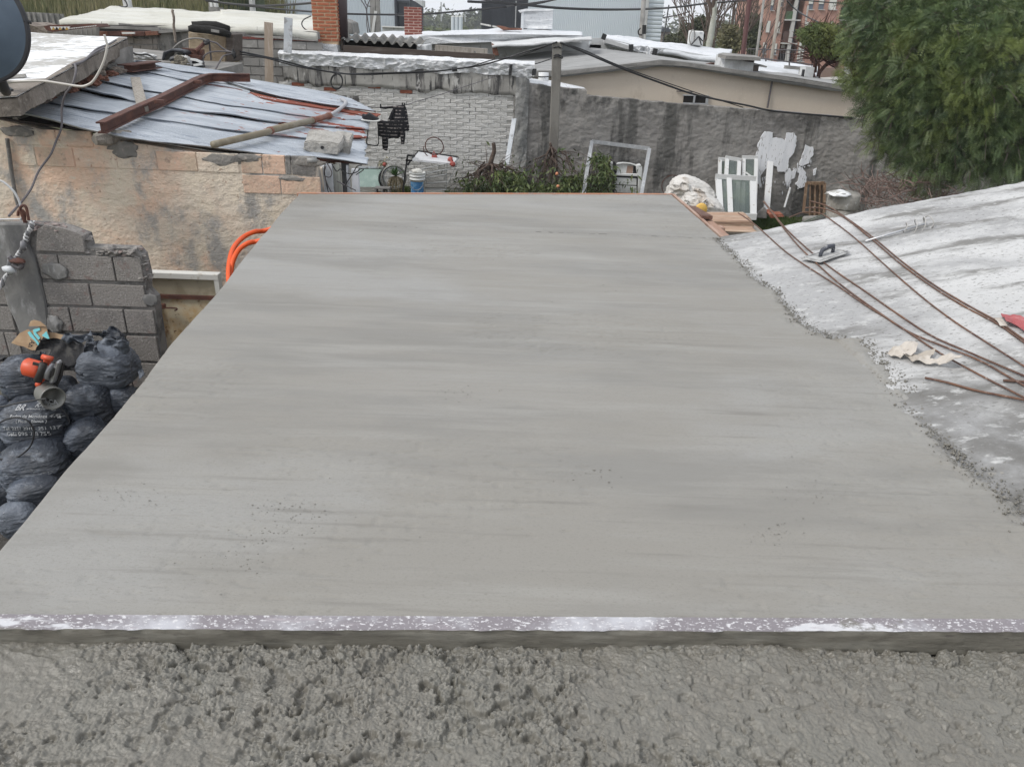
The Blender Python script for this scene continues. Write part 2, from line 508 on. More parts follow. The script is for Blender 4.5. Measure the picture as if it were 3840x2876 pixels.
vs = np.stack([X0.ravel(), Y0.ravel(), Z0.ravel()], 1)
idx = np.arange(NX * NY).reshape(NY, NX)
fq = np.stack([idx[:-1, :-1].ravel(), idx[:-1, 1:].ravel(), idx[1:, 1:].ravel(), idx[1:, :-1].ravel()], 1)
# skirts down the left, back and front edges
bv, bf = [], []
n0 = len(vs)
ring = [idx[0, i] for i in range(NX)][::-1] + [idx[j, 0] for j in range(1, NY)] + [idx[-1, i] for i in range(1, NX)]
sk = vs[ring].copy(); sk[:, 2] = -0.125
sk[:, 0] += 0.006 * vnoise(sk[:, 0] * 20, sk[:, 1] * 20)
vs = np.vstack([vs, sk])
for a in range(len(ring) - 1):
 bf.append((ring[a], ring[a + 1], n0 + a + 1, n0 + a))
slab = nmesh('concrete_slab', vs, np.vstack([fq, np.array(bf)]), m_slab, smooth=True, off=Vector((0, 4, 0)))
tag(slab, kind='structure')
# walls of the room under the slab, in plain render
body = MB().box((-1.6, 0.2, GROUND), (1.55, 7.55, -0.13))
tag(body.build('room_wall', mat('grey_render', (0.3, 0.28, 0.26), 0.9, var=[('noise', 2, (0.2, 0.19, 0.18), .4, .6, U1)], bump=[('noise', 20, .4, .02, U1)])), 'grey rendered room wall under the fresh concrete slab', 'wall', kind='structure')
# timber formwork along the far right edge and the far edge
fb = thing('formwork', 'pinkish timber formwork boards edging the far end of the fresh slab', 'formwork', (TR.x, TR.y, -0.12))
m_ = MB()
A1, A2 = Vector((TR.x + 0.012, TR.y, 0)), Vector((R1.x + 0.012, R1.y + 0.02, 0))
for i in range(24):
 pass
m_.prism([A1 + Vector((0, 0.04, 0.004)), A2 + Vector((0, 0, 0.004)), A2 + Vector((0.028, 0, 0.004)), A1 + Vector((0.028, 0.04, 0.004))], (0, 0, -0.14)).build('board', m_wood_form, fb)
m_ = MB()
m_.prism([A2 + Vector((0.03, 0.02, -0.02)), A2 + Vector((0.03, 0.85, -0.02)), A2 + Vector((0.075, 0.9, -0.02)), A2 + Vector((0.115, 0.02, -0.02))], (0, 0, -0.05)).build('board', m_wood_form, fb)
m_brickform = mat('pink_form_board', (0.52, 0.25, 0.15), 0.85, var=[('noise', 9, (0.42, 0.3, 0.25), .45, .65, U1)])
B1, B2 = Vector((TL.x - 0.02, TL.y + 0.006, 0)), Vector((TR.x + 0.02, TR.y + 0.006, 0))
m_ = MB().prism([B1, B2, B2 + Vector((0, 0.03, 0)), B1 + Vector((0, 0.03, 0))], (0, 0, -0.13)); m_.v = [(x, y, z + 0.008) for x, y, z in m_.v]
m_.build('board', m_brickform, fb)
for (px, py, w) in [((700, 900), (860, 960), 0.09), ]:
 a = ROOF  # spacer blocks nailed to the outer face
for (gx0, gy0, gx1, gy1) in [(700, 915, 855, 930), (755, 975, 860, 1005)]:
 p0 = Gz('g', gx0, gy0, -0.04); p1 = Gz('g', gx1, gy1, -0.04)
 MB().prism([p0, p1, p1 + Vector((0, 0.09, 0)), p0 + Vector((0, 0.09, 0))], (0, 0, -0.07)).build('block', m_wood_form, fb, bevel=0.004)
p0, p1 = P('g', 440, 690, 8.0), P('g', 640, 810, 7.2)
dk = MB().bar(p0, p1, 0.1, 0.035)
dk.build('plank', mat('dark_timber', (0.10, 0.05, 0.035), 0.8, var=[('noise', 12, (0.16, .085, .06), .4, .6, U1)]), fb, bevel=0.004)
# == straightedge bar
bl, br = Gz('s', 0, 2308), Gz('s', 3840, 2326)
fl, fr = Gz('s', 0, 2363), Gz('s', 3840, 2373)
ext = 0.35
def lx(a, b, x):
 t = (x - a.x) / (b.x - a.x); return a + (b - a) * t
xl, xr = -1.9, 2.05
q = [lx(fl, fr, xl), lx(fl, fr, xr), lx(bl, br, xr), lx(bl, br, xl)]
bar = thing('straightedge', 'long paint spattered straightedge lying across the slab in front of the raw concrete', 'straightedge', ((xl + xr) / 2, 1.7, -0.08))
NB = 400
tb = MB()
def top_fn(u, v):
 a = np.array(q[0])[None] * (1 - u[:, None]) + np.array(q[1])[None] * u[:, None]
 b_ = np.array(q[3])[None] * (1 - u[:, None]) + np.array(q[2])[None] * u[:, None]
 p = a * (1 - v[:, None]) + b_ * v[:, None]
 crust = sstep(0.25, 0.0, v) * (0.003 + 0.004 * fbm(p[:, 0] * 18, p[:, 1] * 3, 0, 3))
 p[:, 2] = 0.006 + 0.0009 * fbm(p[:, 0] * 30, p[:, 1] * 30, 0, 2) + crust * 0.5
 p[:, 1] -= crust * 1.3
 return p
tb.grid(top_fn, 900, 9)
tb.build('top_face', m_bar, bar, smooth=True)
fm = MB()
def face_fn(u, v):
 p = np.array(q[0])[None] * (1 - u[:, None]) + np.array(q[1])[None] * u[:, None]
 edge = 0.003 + 0.004 * fbm(p[:, 0] * 18, p[:, 1] * 3, 0, 3)
 y = p[:, 1] - np.where(v > 0.97, edge * 1.3, 0.003 + 0.0035 * fbm(p[:, 0] * 12, v * 3, 3, 3))
 z = 0.0065 + 0.5 * np.where(v > 0.97, edge, 0) - 0.09 * (1 - v)
 return np.stack([p[:, 0], y, z], 1)
fm.grid(face_fn, 900, 9)
fm.build('front_face', m_barface, bar, smooth=True)
MB().prism([Vector((p.x, p.y, 0.002)) for p in (q[0] + Vector((0, .004, 0)), q[1] + Vector((0, .004, 0)), q[2], q[3])], (0, 0, -0.085)).build('core', m_barface, bar)
# == raw lumpy concrete in the foreground
def raw_z(x, y):
 edge = (frontY(x) - 0.058) - y                       # distance in front of the bar
 base = -0.062 + 0.012 * fbm(x * 1.6, y * 1.6, 0, 3)
 left_rise = 0.034 * sstep(-0.75, -1.35, x) * sstep(0.35, 0.0, edge)
 smooth_patch = sstep(-0.95, -1.35, x + 0.25 * vnoise(x * 3, y * 5, 2)) * sstep(0.45, 0.05, edge)
 m = 0.45 + 0.62 * sstep(-0.60, 0.40, fbm(x * 2.4 + 5, y * 3.2, 0, 3))
 m = m * (1 - 0.75 * smooth_patch)
 wx, wy = x + 0.009 * fbm(x * 14, y * 14, 3, 2), y + 0.009 * fbm(x * 14, y * 14, 9, 2)
 def dome(f, s_, rad):
  d = worley(wx * f + s_, wy * f * 1.1 + s_)
  return np.sqrt(np.clip(1 - (d / rad) ** 2, 0, 1))
 pres = sstep(-.25, .15, vnoise(x * 19, y * 19, 5)); pres2 = sstep(-.2, .2, vnoise(x * 30 + 4, y * 30, 6))
 h = m * (.0090 * dome(46, 0, .62) * pres + .0065 * dome(80, 9, .58) * pres2 + .0032 * dome(150, 4, .6))
 big = m * .008 * dome(20, 3, .6) * sstep(0.05, .5, fbm(x * 2 + 1, y * 2.5, 3, 2))
 tear = -0.018 * sstep(0.18, 0.45, fbm(x * 24, y * 30, 7, 3)) * m
 ridge = 0.003 * np.maximum(0, 1 - np.abs(fbm(x * 3.5 + y * 3, y * 8, 1, 3)) * 5)
 return base + left_rise + h + big + tear + ridge + 0.0016 * fbm(x * 70, y * 70, 0, 3) + 0.004 * fbm(x * 9, y * 13, 4, 3)
xs = np.linspace(-1.78, 2.0, 1600)
t = np.concatenate([np.linspace(-3.2, 1.06, 50)[:-1], np.linspace(1.06, 1.0, 0), np.linspace(0, 1, 340)])
Xg, Tg = np.meshgrid(xs, np.arange(49 + 340))
yb = frontY(Xg) - 0.0585
Yg = np.where(Tg < 49, np.interp(Tg, [0, 49], [-3.2, 1.08]), 1.08 + (yb - 1.08) * (Tg - 49) / 339.0)
Zg = raw_z(Xg, Yg)
Zg = np.where(Tg < 49, Zg * 0.5 - 0.03, Zg)
id2 = np.arange(Xg.size).reshape(Xg.shape)
fq2 = np.stack([id2[:-1, :-1].ravel(), id2[:-1, 1:].ravel(), id2[1:, 1:].ravel(), id2[1:, :-1].ravel()], 1)
raw = nmesh('raw_concrete', np.stack([Xg.ravel(), Yg.ravel(), Zg.ravel()], 1), fq2, m_raw, smooth=True, off=Vector((0, 1, 0)))
tag(raw, kind='structure')
# == neighbouring limewashed roof
nu, nv = 260, 330
def roof_fn(u, v):
 y = -1.0 + (R1.y + 1.0) * v
 ang = dd_
 xb = R1.x + (R4.x - R1.x) * (y - R1.y) / (R4.y - R1.y)
 x = xb - 0.10 + 5.2 * u
 yy = y + (x - xb) * 0.059
 yy = yy + np.where(v > 0.995, 0.015 * fbm(x * 6, x * 0, 0, 3), 0)
 z = ROOF.z(x, yy) + 0.006 * fbm(x * 3, yy * 3, 0, 4) + 0.003 * fbm(x * 25, yy * 25, 0, 2)
 return np.stack([x, yy, z], 1)
rmb = MB().grid(roof_fn, nu, nv)
# thickness: fold the far edge down
top = np.array(rmb.v)
vv = top.copy()
edge_i = [(nv - 1) * nu + i for i in range(nu)]
low = top[edge_i].copy(); low[:, 2] -= 0.16; low[:, 1] += 0.004
n0 = len(rmb.v)
rmb.v.extend(map(tuple, low.tolist()))
for i in range(nu - 1):
 rmb.f.append((edge_i[i], edge_i[i + 1], n0 + i + 1, n0 + i))
o = nmesh('neighbour_roof', np.array(rmb.v), np.array(rmb.f), m_limeroof, smooth=True, off=Vector((2, 4, 0)))
tag(o, kind='structure')
bb = MB().prism([(1.62, 6.0, GROUND), (6.8, 6.35, GROUND), (6.8, 6.35, ROOF.z(6.8, 6.35) - 0.18), (1.82, 6.0, -0.16)], (0, -6, 0))
tag(bb.build('neighbour_wall', MATS['grey_render']), 'grey wall under the limewashed neighbouring roof', 'wall', kind='structure')
# crumbs of concrete squeezed out along the joint
cr = MB()
ico = bpy.data.meshes.new('tmp'); bm = bmesh.new(); bmesh.ops.create_icosphere(bm, subdivisions=1, radius=1);
IV = np.array([v.co[:] for v in bm.verts]); IF = np.array([[v.index for v in f.verts] for f in bm.faces]); bm.free()
av, af = [], []
cnt = 0
for i in range(3000):
 y = rng.uniform(1.9, R1.y)
 if i % 3 == 0: y = rng.uniform(1.9, 4.6)
 wdt = 0.04 + 0.10 * max(0, float(vnoise(np.array(y * 2.0), np.array(3.0)))) + (0.07 if y < 4.3 else 0.0)
 x = float(right_x(y)) + rng.normal(0, 0.26) * wdt + rng.uniform(-0.02, 0.03)
 r = abs(rng.normal(0.0, 0.0024)) + 0.0012
 z = max(0.0, ROOF.z(x, y)) + r * 0.35
 A_ = rng.uniform(0.6, 1.4, 3) * r * .9
 av.append(IV * A_ * (1 + rng.uniform(-.25, .25, (len(IV), 1))) + np.array([x, y, z])); af.append(IF + cnt); cnt += len(IV)
o = nmesh('concrete_crumbs', np.vstack(av), np.vstack(af), m_raw, off=Vector((1.8, 4, 0)))
tag(o, 'crumbs of spilt concrete along the joint between slab and roof', 'crumbs', kind='stuff')
# specks and torn crumbs on the slab itself
av, af, cnt = [], [], 0
for i in range(900):
 if i < 820:
  cxp = random.choice([(1060, 1900), (1010, 2000), (870, 2110), (460, 1870), (2200, 1770), (2080, 900), (1150, 1930), (2300, 1060), (1750, 1460), (1900, 940), (2900, 2000), (1330, 960), (3050, 1850)])
  p = Gz('s', cxp[0] + rng.normal(0, 75), cxp[1] + rng.normal(0, 26))
 else:
  p = Vector((rng.uniform(-1.6, 1.6), rng.uniform(1.8, 7.8), 0))
 r = abs(rng.normal(0, 0.0007)) + 0.0004
 av.append(IV * rng.uniform(0.6, 1.4, 3) * np.array([2.2, 1.2, .7]) * r + np.array([p.x, p.y, 0.002])); af.append(IF + cnt); cnt += len(IV)
o = nmesh('slab_specks', np.vstack(av), np.vstack(af), m_raw, off=Vector((0, 4, 0)))
tag(o, 'tiny crumbs and specks on the fresh slab', 'specks', kind='stuff')
# == things lying on the limewashed roof
def rebar(pts, r, label, off=0.012):
 r = r * .8
 ps = [ROOF.hit('G', x, y, off) for x, y in pts]
 if pts[-1][0] > 2205: ps.append(ps[-1] + (ps[-1] - ps[-2]).normalized() * 1.1)
 ps = bez(ps, 14)
 n = len(ps)
 # ribs: slight alternating radius
 ps2 = []
 for i in range(n - 1):
  for t in (0, .25, .5, .75): ps2.append(ps[i].lerp(ps[i + 1], t))
 ps2.append(ps[-1])
 rs = [r * (1.0 + (0.13 if k % 2 else -0.05)) for k in range(len(ps2))]
 solo('rebar', MB().tube(ps2, rs, 7), m_rebar, label, 'rebar', 'rusty reinforcing bars lying on the limewashed roof', smooth=True)
RBS = [
 ([(300, 265), (420, 350), (600, 510), (740, 610), (960, 750), (1150, 880), (1390, 1030), (1630, 1190), (1900, 1340), (2212, 1500)], 0.0062, 'rusty rebar nearest the fresh slab, its tip over the grass'),
 ([(468, 188), (560, 310), (680, 460), (800, 580), (980, 740), (1240, 930), (1440, 1060), (1680, 1160), (1930, 1260), (2212, 1420)], 0.0066, 'rusty rebar passing under the steel float, left of the close pair'),
 ([(475, 190), (610, 360), (780, 520), (930, 640), (1150, 790), (1380, 950), (1600, 1090), (1850, 1200), (2212, 1355)], 0.0066, 'rusty rebar passing under the steel float, right of the close pair'),
 ([(640, 296), (740, 262), (850, 270), (960, 340), (1100, 450), (1300, 630), (1520, 820), (1730, 980), (1960, 1130), (2212, 1290)], 0.0060, 'single rusty rebar with a hooked end, between the two bundles'),
 ([(750, 232), (860, 235), (1000, 290), (1180, 430), (1380, 600), (1600, 760), (1830, 900), (2040, 1010), (2212, 1130)], 0.0066, 'orange rusty rebar right of the hooked bar, lower of the touching pair'),
 ([(783, 187), (900, 222), (1010, 290), (1190, 420), (1395, 590), (1615, 750), (1845, 888), (2050, 1000), (2212, 1112)], 0.0066, 'orange rusty rebar at the outer right, upper of the touching pair'),
 ([(1550, 1368), (1700, 1400), (1880, 1450), (2050, 1485), (2240, 1520)], 0.0072, 'short loose rebar lying near the paper scrap'),
 ([(2072, 1386), (2150, 1390), (2260, 1398)], 0.0080, 'stub of rebar at the right edge of the roof'),
]
for pts, r, lb in RBS:
 rebar(pts, r, lb)
# hand float (trowel)
m_float = mat('cement_dusted_plate', (0.42, 0.42, 0.41), 0.6, var=[('noise', 18, (0.25, 0.25, 0.25), .45, .62, U1), ('noise', 50, (.6, .6, .59), .6, .7, U1)])
m_grip = mat('dusty_black_grip', (0.055, 0.06, 0.075), 0.6, var=[('noise', 30, (0.42, .42, .42), .56, .68, U1)])
c4 = [ROOF.hit('G', *p, 0.02) for p in [(715, 572), (848, 600), (1052, 530), (925, 503)]]
cen = sum(c4, Vector()) / 4
fl_ = thing('hand_float', 'plastering float with grey ribbed plate and dusty black handle lying on two rebars', 'float', cen)
MB().prism(c4, (0, 0, 0.008)).build('plate', m_float, fl_, bevel=0.002)
e1 = (c4[2] - c4[1]); e2 = (c4[0] - c4[1])
for t in (0.12, 0.88):
 MB().bar(c4[1] + e2 * t + e1 * .04 + Vector((0, 0, .011)), c4[2] - (c4[2] - c4[3]) * t - e1 * .04 + Vector((0, 0, .011)), 0.008, 0.006).build('rib', m_float, fl_)
for t in (0.06, 0.94):
 MB().bar(c4[1].lerp(c4[2], t) + e2 * .1 + Vector((0, 0, .011)), c4[1].lerp(c4[2], t) + e2 * .9 + Vector((0, 0, .011)), 0.008, 0.006).build('rib', m_float, fl_)
ha, hb = c4[0].lerp(c4[1], .5).lerp(c4[3].lerp(c4[2], .5), .32), c4[0].lerp(c4[1], .5).lerp(c4[3].lerp(c4[2], .5), .72)
upv = Vector((0, 0, 1))
MB().tube([ha, ha + upv * .03, ha + upv * .052 + (hb - ha) * .08, ha.lerp(hb, .5) + upv * .064, hb + upv * .058 - (hb - ha) * .05, hb + upv * .03, hb], [.013, .014, .016, .017, .016, .013, .013], 12).build('handle', m_grip, fl_, smooth=True)
# mixing paddle
m_zinc = mat('dusty_zinc', (0.5, 0.51, 0.53), 0.4, 0.6, var=[('noise', 20, (.62, .62, .61), .5, .65, U1)])
m_wire = mat('dusty_wire', (0.45, 0.44, 0.42), 0.6, 0.3)
p0, p1 = ROOF.hit('G', 1150, 455, .012), ROOF.hit('G', 1560, 335, .035)
mp = thing('mixing_paddle', 'steel mixing paddle with spiral cage head lying on the limewashed roof', 'mixing paddle', p0.lerp(p1, .5))
MB().tube([p0, p1], 0.008, 8).build('shaft', m_zinc, mp, smooth=True)
ax = (p1 - p0).normalized(); s1 = ax.cross(Vector((0, 0, 1))).normalized(); s2 = s1.cross(ax)
for ph in (0, math.pi):
 pts = [p1 - ax * .20 + ax * .22 * t + (s1 * math.cos(ph + t * 9.5) + s2 * math.sin(ph + t * 9.5)) * (0.052 * (0.25 + 0.75 * min(1, t * 4))) for t in np.linspace(0, 1, 50)]
 MB().tube(pts, .004, 6).build('spiral', m_wire, mp, smooth=True)
ringp = [p1 + ax * .02 + (s1 * math.cos(a) + s2 * math.sin(a)) * .052 for a in np.linspace(0, 2 * math.pi, 30)]
MB().tube(ringp, .0045, 6).build('ring', m_wire, mp, smooth=True)
# crumpled paper-sack scraps
m_paper = mat('cement_sack_paper', (0.40, 0.36, 0.31), 0.9, var=[('noise', 7, (.52, .48, .43), .45, .6, U1), ('noise', 30, (.30, .26, .22), .58, .7, U1)], bump=[('noise', 25, .5, .01, U1)])
m_red = mat('red_sack_paper', (0.36, 0.095, 0.10), 0.8, var=[('noise', 12, (.45, .17, .17), .5, .65, U1)], bump=[('noise', 25, .4, .01, U1)])
def scrap(k, outline, plane, lift, amp, m, label, cat, name, freq=7, parent=None):
 """irregular sheet with folds, filled from its outline"""
 pts = [plane.hit(k, x, y, 0.004) for x, y in outline]
 bm = bmesh.new()
 bv_ = [bm.verts.new(p) for p in pts]
 f = bm.faces.new(bv_)
 bmesh.ops.triangulate(bm, faces=[f])
 bmesh.ops.subdivide_edges(bm, edges=bm.edges[:], cuts=5, use_grid_fill=True)
 bmesh.ops.subdivide_edges(bm, edges=bm.edges[:], cuts=1, use_grid_fill=True)
 c = sum(pts, Vector()) / len(pts)
 for v in bm.verts:
  a = abs(float(fbm(v.co.x * freq + c.x * 5, v.co.y * freq, v.co.z * freq, 3)))
  v.co += plane.n * (lift * 0.3 + amp * a)
 bmesh.ops.solidify(bm, geom=bm.faces[:], thickness=0.003)
 mb = MB(); bm.verts.ensure_lookup_table()
 for i, v in enumerate(bm.verts): v.index = i
 mb.add([v.co[:] for v in bm.verts], [tuple(v.index for v in fc.verts) for fc in bm.faces]); bm.free()
 if parent: return mb.build(name, m, parent)
 return solo(name, mb, m, label, cat)
scrap('G', [(1290, 1225), (1350, 1185), (1470, 1165), (1505, 1195), (1485, 1235), (1400, 1250), (1350, 1245)], ROOF, .03, .055, m_paper, 'small torn flap of grey cement sack paper beside the ragged slab edge', 'paper scrap', 'paper_scrap', 9)
scrap('G', [(1400, 1240), (1500, 1225), (1620, 1208), (1580, 1262), (1700, 1268), (1800, 1300), (1740, 1315), (1650, 1295), (1560, 1288), (1470, 1275)], ROOF, .03, .05, m_paper, 'long torn strip of grey cement sack paper lying under the rebars', 'paper scrap', 'paper_scrap', 8)
scrap('G', [(2055, 965), (2130, 962), (2240, 985), (2290, 1110), (2215, 1085), (2160, 1045), (2090, 1035)], ROOF, .03, .045, m_red, 'red paper scrap on the limewashed roof beside the orange rebars', 'paper scrap', 'paper_scrap', 8)
scrap('G', [(2010, 985), (2060, 985), (2100, 1040), (2050, 1040)], ROOF, .02, .02, m_paper, 'little beige paper corner tucked beside the red scrap', 'paper scrap', 'paper_scrap', 8)
# == ground of the yards
m_soil = mat('yard_soil', (0.105, 0.085, 0.065), 0.95, var=[('noise', 0.9, (0.075, 0.09, 0.04), .42, .62, U1), ('noise', 8, (0.15, 0.12, 0.095), .5, .7, U1), ('noise', 30, (0.06, .05, .04), .55, .7, U1)], bump=[('noise', 7, .6, .05, U1), ('noise', 40, .6, .01, U1)])
def gfn(u, v):
 # dense near, spreading to the horizon
 x = np.sign(u - .5) * (np.abs(u - .5) * 2) ** 3 * 340
 y = -60 + 445 * v ** 2
 z = GROUND + 0.04 * fbm(x * .8, y * .8, 0, 3) * (np.abs(x) < 40)
 z = z + np.where((x < -14) & (y > 35) & (y < 300), 0, 0)
 return np.stack([x, y, z], 1)
o = MB().grid(gfn, 181, 181).build('ground', mat('open_ground', (0.10, 0.11, 0.055), 0.95, var=[('noise', .5, (0.13, 0.125, 0.06), .4, .6, U1), ('noise', 3, (0.09, 0.075, 0.055), .5, .7, U1)], bump=[('noise', 4, .6, .05, U1)]), None, smooth=True, keep=True)
tag(o, kind='structure')
yard = MB().grid(lambda u, v: np.stack([-6 + 16 * u, 4.0 + 12.6 * v, GROUND + 0.05 + .035 * fbm((-6 + 16 * u) * 2, (4 + 12.6 * v) * 2, 0, 4)], 1), 160, 130)
tag(yard.build('yard_ground', m_soil, None, smooth=True), kind='structure')
# == grey block wall in the side yard
m_block = mat('grey_concrete_block', (0.25, 0.232, 0.215), 0.95,
 var=[('noise', 2.2, (0.185, 0.172, 0.162), .45, .65, U1), ('noise', 55, (0.33, 0.31, 0.295), .5, .68, U1), ('noise', 90, (0.075, 0.07, 0.065), .58, .68, U1), ('noise', 9, (0.21, .16, .145), .58, .7, U1)],
 bump=[('noise', 70, .9, .012, U1), ('voronoi', 60, .3, .006, U1)])
m_mortar = mat('grey_mortar', (0.20, 0.19, 0.18), 0.95, var=[('noise', 5, (0.10, .096, .092), .45, .62, U1), ('noise', 30, (.24, .23, .22), .55, .7, U1)], bump=[('noise', 30, .8, .015, U1)])
m_column = mat('cast_concrete_column', (0.23, 0.225, 0.215), 0.9, var=[('noise', 3, (0.14, .138, .135), .45, .62, (1, 1, .4)), ('noise', 9, (.33, .325, .32), .55, .68, (1.2, 1, .5)), ('noise', 2.3, (.08, .08, .085), .48, .64, (1, 1, .7), 'Z', 1.35, 2.2)], bump=[('noise', 26, .5, .012, U1)])
WY = 6.1
bw = thing('block_wall', 'broken grey concrete block wall with a cast column, standing behind the black bags', 'wall', P('E', 700, 1500, WY).xy.to_3d() + Vector((0, 0, GROUND)))
def ex(x, y): return P('E', x, y, WY).x
def ez(x, y): return P('E', x, y, WY).z
# mortar core behind the blocks, following the broken outline
out = [(-300, 340), (240, 335), (400, 350), (560, 372), (740, 440), (770, 545), (1190, 560), (1245, 620), (1290, 800), (1290, 930), (1360, 1000), (1385, 1200), (1425, 1560)]
pts = [P('E', x, y, WY) for x, y in out]
pts[-1].z = GROUND; pts.append(Vector((ex(-300, 900), WY, GROUND)))
core = MB().prism([p + Vector((0, .016, 0)) for p in pts], (0, .12, 0))
core.build('mortar', m_mortar, bw)
courses = [  # (y top, y bottom at x, joints)
 (372, 590, [300, 745], 0), (612, 835, [345, 532, 1012, 1262], 1), (862, 1062, [395, 805, 1290], 2), (1078, 1292, [430, 632, 1110, 1375], 3),
 (1312, 1535, [460, 800, 1130, 1405], 4), (1548, 1770, [480, 900, 1160, 1420], 5), (1782, 2000, [480, 1000, 1440], 6), (2010, 2230, [480, 900, 1200, 1440], 7)]
bmid = 0
for yt, yb_, js, k in courses:
 zt = ez(800, yt); zb = ez(800, yb_)
 ym = (yt + yb_) / 2
 for a, b in zip(js[:-1], js[1:]):
  xa, xb = ex(a, ym) + .006, ex(b, ym) - .006
  if xb - xa < .05: continue
  mb = MB().box((xa, WY - .002 + random.uniform(-.003, .003), zb + .005), (xb, WY + .03, zt - .005))
  if k == 0:      # broken top edge
   mb = MB().prism([Vector((xa, WY - .012, zb + .005)), Vector((xb, WY - .012, zb + .005)), Vector((xb + .01, WY - .012, zt - .06)), Vector((xb - .03, WY - .012, zt - .035)), Vector((xa + .25, WY - .012, zt + .0)), Vector((xa + .12, WY - .012, zt + .02)), Vector((xa + .05, WY - .012, zt - .02))], (0, .11, 0))
  mb.build('block', m_block, bw, bevel=.004)
# left portion beyond the column
for yt, yb_, js in [(560, 820, [-260, 20]), (830, 1050, [-300, 50]), (1062, 1275, [-200, 120]), (1290, 1500, [-300, 60, 180])]:
 zt, zb = ez(0, yt), ez(0, yb_)
 for a, b in zip(js[:-1], js[1:]):
  MB().box((ex(a, (yt + yb_) / 2), WY, zb + .005), (ex(b, (yt + yb_) / 2) - .008, WY + .03, zt - .005)).build('block', m_block, bw, bevel=.004)
# cast column, spreading over the blocks
colp = [P('E', x, y, WY - .02) for x, y in [(-60, 332), (238, 330), (262, 420), (250, 520), (300, 640), (330, 760), (372, 900), (405, 1040), (425, 1200), (400, 1340), (180, 1330), (130, 1200), (60, 1060), (20, 900), (-60, 700)]]
cmb = MB().prism(colp, (0, .06, 0))
me_o = cmb.build('column', m_column, bw, bevel=.012)
# broken crest of brick and mortar lumps
m_crest = mat('pinkish_broken_mortar', (0.30, 0.245, 0.225), .95, var=[('noise', 20, (.12, .09, .085), .48, .62, U1), ('noise', 50, (.42, .36, .34), .55, .68, U1)], bump=[('noise', 30, 1, .02, U1)])
def lump(c, r, m, parent, name='lump', sub=3, amp=.35, sc=(1, 1, 1), f=2.0, seed=0.0, smooth=True):
 bm = bmesh.new(); bmesh.ops.create_icosphere(bm, subdivisions=sub, radius=1)
 V_ = np.array([v.co[:] for v in bm.verts]); F_ = [tuple(v.index for v in fc.verts) for fc in bm.faces]; bm.free()
 d = 1 + amp * fbm(V_[:, 0] * f + seed + c[0] * 7, V_[:, 1] * f + c[1] * 3, V_[:, 2] * f + c[2] * 5, 4)
 Vn = V_ * d[:, None] * np.array(sc) * r + np.array(c)
 mb = MB().add(Vn.tolist(), F_)
 if parent == 'raw': return mb
 return mb.build(name, m, parent, smooth=smooth)
for x, y, r, mm in [(340, 358, .06, m_crest), (430, 352, .06, m_crest), (520, 362, .06, m_crest), (610, 400, .05, m_crest), (690, 430, .045, m_crest), (745, 470, .05, m_block), (800, 560, .045, m_block), (900, 580, .05, m_block), (1010, 565, .075, m_block), (1090, 580, .05, m_crest), (1165, 575, .065, m_block), (1230, 615, .04, m_block), (1265, 670, .045, m_block), (1280, 790, .05, m_block), (1268, 735, .035, m_crest)]:
 lump(P('E', x, y, WY + .05), r, mm, bw, 'rubble_lump', 3, .6, (1.15, .9, .5), 2.4, x * .1, smooth=False)
# white salts and daubs run down the column: mortar daub piece
for (x, y, w, h) in [(495, 755, .2, .14), (480, 1225, .12, .15), (1335, 1010, .1, .12)]:
 c = P('E', x, y, WY - .014)
 mbx = lump(c, 1, None, 'raw', sub=3, amp=.25, sc=(w * .55, .007, h * .5), f=2.3, seed=x)
 mbx.build('mortar_daub', m_column, bw, smooth=True)
# hooked bars and electric cable on the column
for xa, dx in [(178, 0), (160, -8)]:
 pass
hk = [[(222, 322), (190, 240), (178, 205), (188, 178), (210, 168), (232, 185), (245, 240), (256, 300)], [(240, 322), (222, 300), (218, 240), (200, 212), (180, 208), (162, 225), (160, 260)]]
for j, pts_ in enumerate(hk):
 solo('hooked_bar', MB().tube(bez([P('E', x, y, WY - .02 + .03 * j) for x, y in pts_], 5), .011, 8), m_rust, ['taller rusty hooked bar sticking up from the column top', 'lower rusty hook curled beside the column top'][j], 'hook', 'rusty hooked bars on the column', smooth=True)
m_cable_w = mat('pale_cable', (0.55, 0.55, 0.55), 0.5)
m_cable_b = mat('black_cable', (0.02, 0.02, 0.022), 0.5)
m_cable_g = mat('grey_cable', (0.11, 0.10, 0.105), 0.6)
m_tape = mat('grey_tape', (0.2, 0.2, 0.21), .5)
bdl = [(286, 310), (275, 370), (240, 420), (225, 480), (205, 545), (165, 595), (140, 640), (115, 700), (100, 745), (50, 800), (10, 880), (-60, 960)]
cb = thing('cable_bundle', 'twisted pale and grey cable bundle with tape joints hanging down the column', 'cable', P('E', 140, 640, WY - .1))
for j, (mm, ph) in enumerate([(m_cable_w, 0), (m_tape, 2.1), (m_cable_w, 4.2)]):
 base = bez([P('E', x, y, WY - .08) for x, y in bdl], 14)
 tw = [p + Vector((math.cos(i * .35 + ph), math.sin(i * .35 + ph), 0.3 * math.sin(i * .2 + ph))) * .014 for i, p in enumerate(base)]
 MB().tube(tw, .0085, 7).build('strand', mm, cb, smooth=True)
for (x, y) in [(215, 520), (100, 660)]:
 MB().tube([P('E', x - 8, y - 30, WY - .09), P('E', x - 14, y + 40, WY - .09)], .022, 9).build('tape_joint', m_tape, cb, smooth=True)
for (pts_, w) in [([(80, 625), (130, 665), (195, 690), (170, 720), (110, 690)], .02)]:
 MB().tube(bez([P('E', x, y, WY - .11) for x, y in pts_], 5), w, 8).build('knot', m_cable_g, cb, smooth=True)
lump(P('E', 85, 735, WY - .1), .05, mat('white_plug', (.6, .62, .64), .6), cb, 'plug', 2, .3, (1.1, .7, .8))
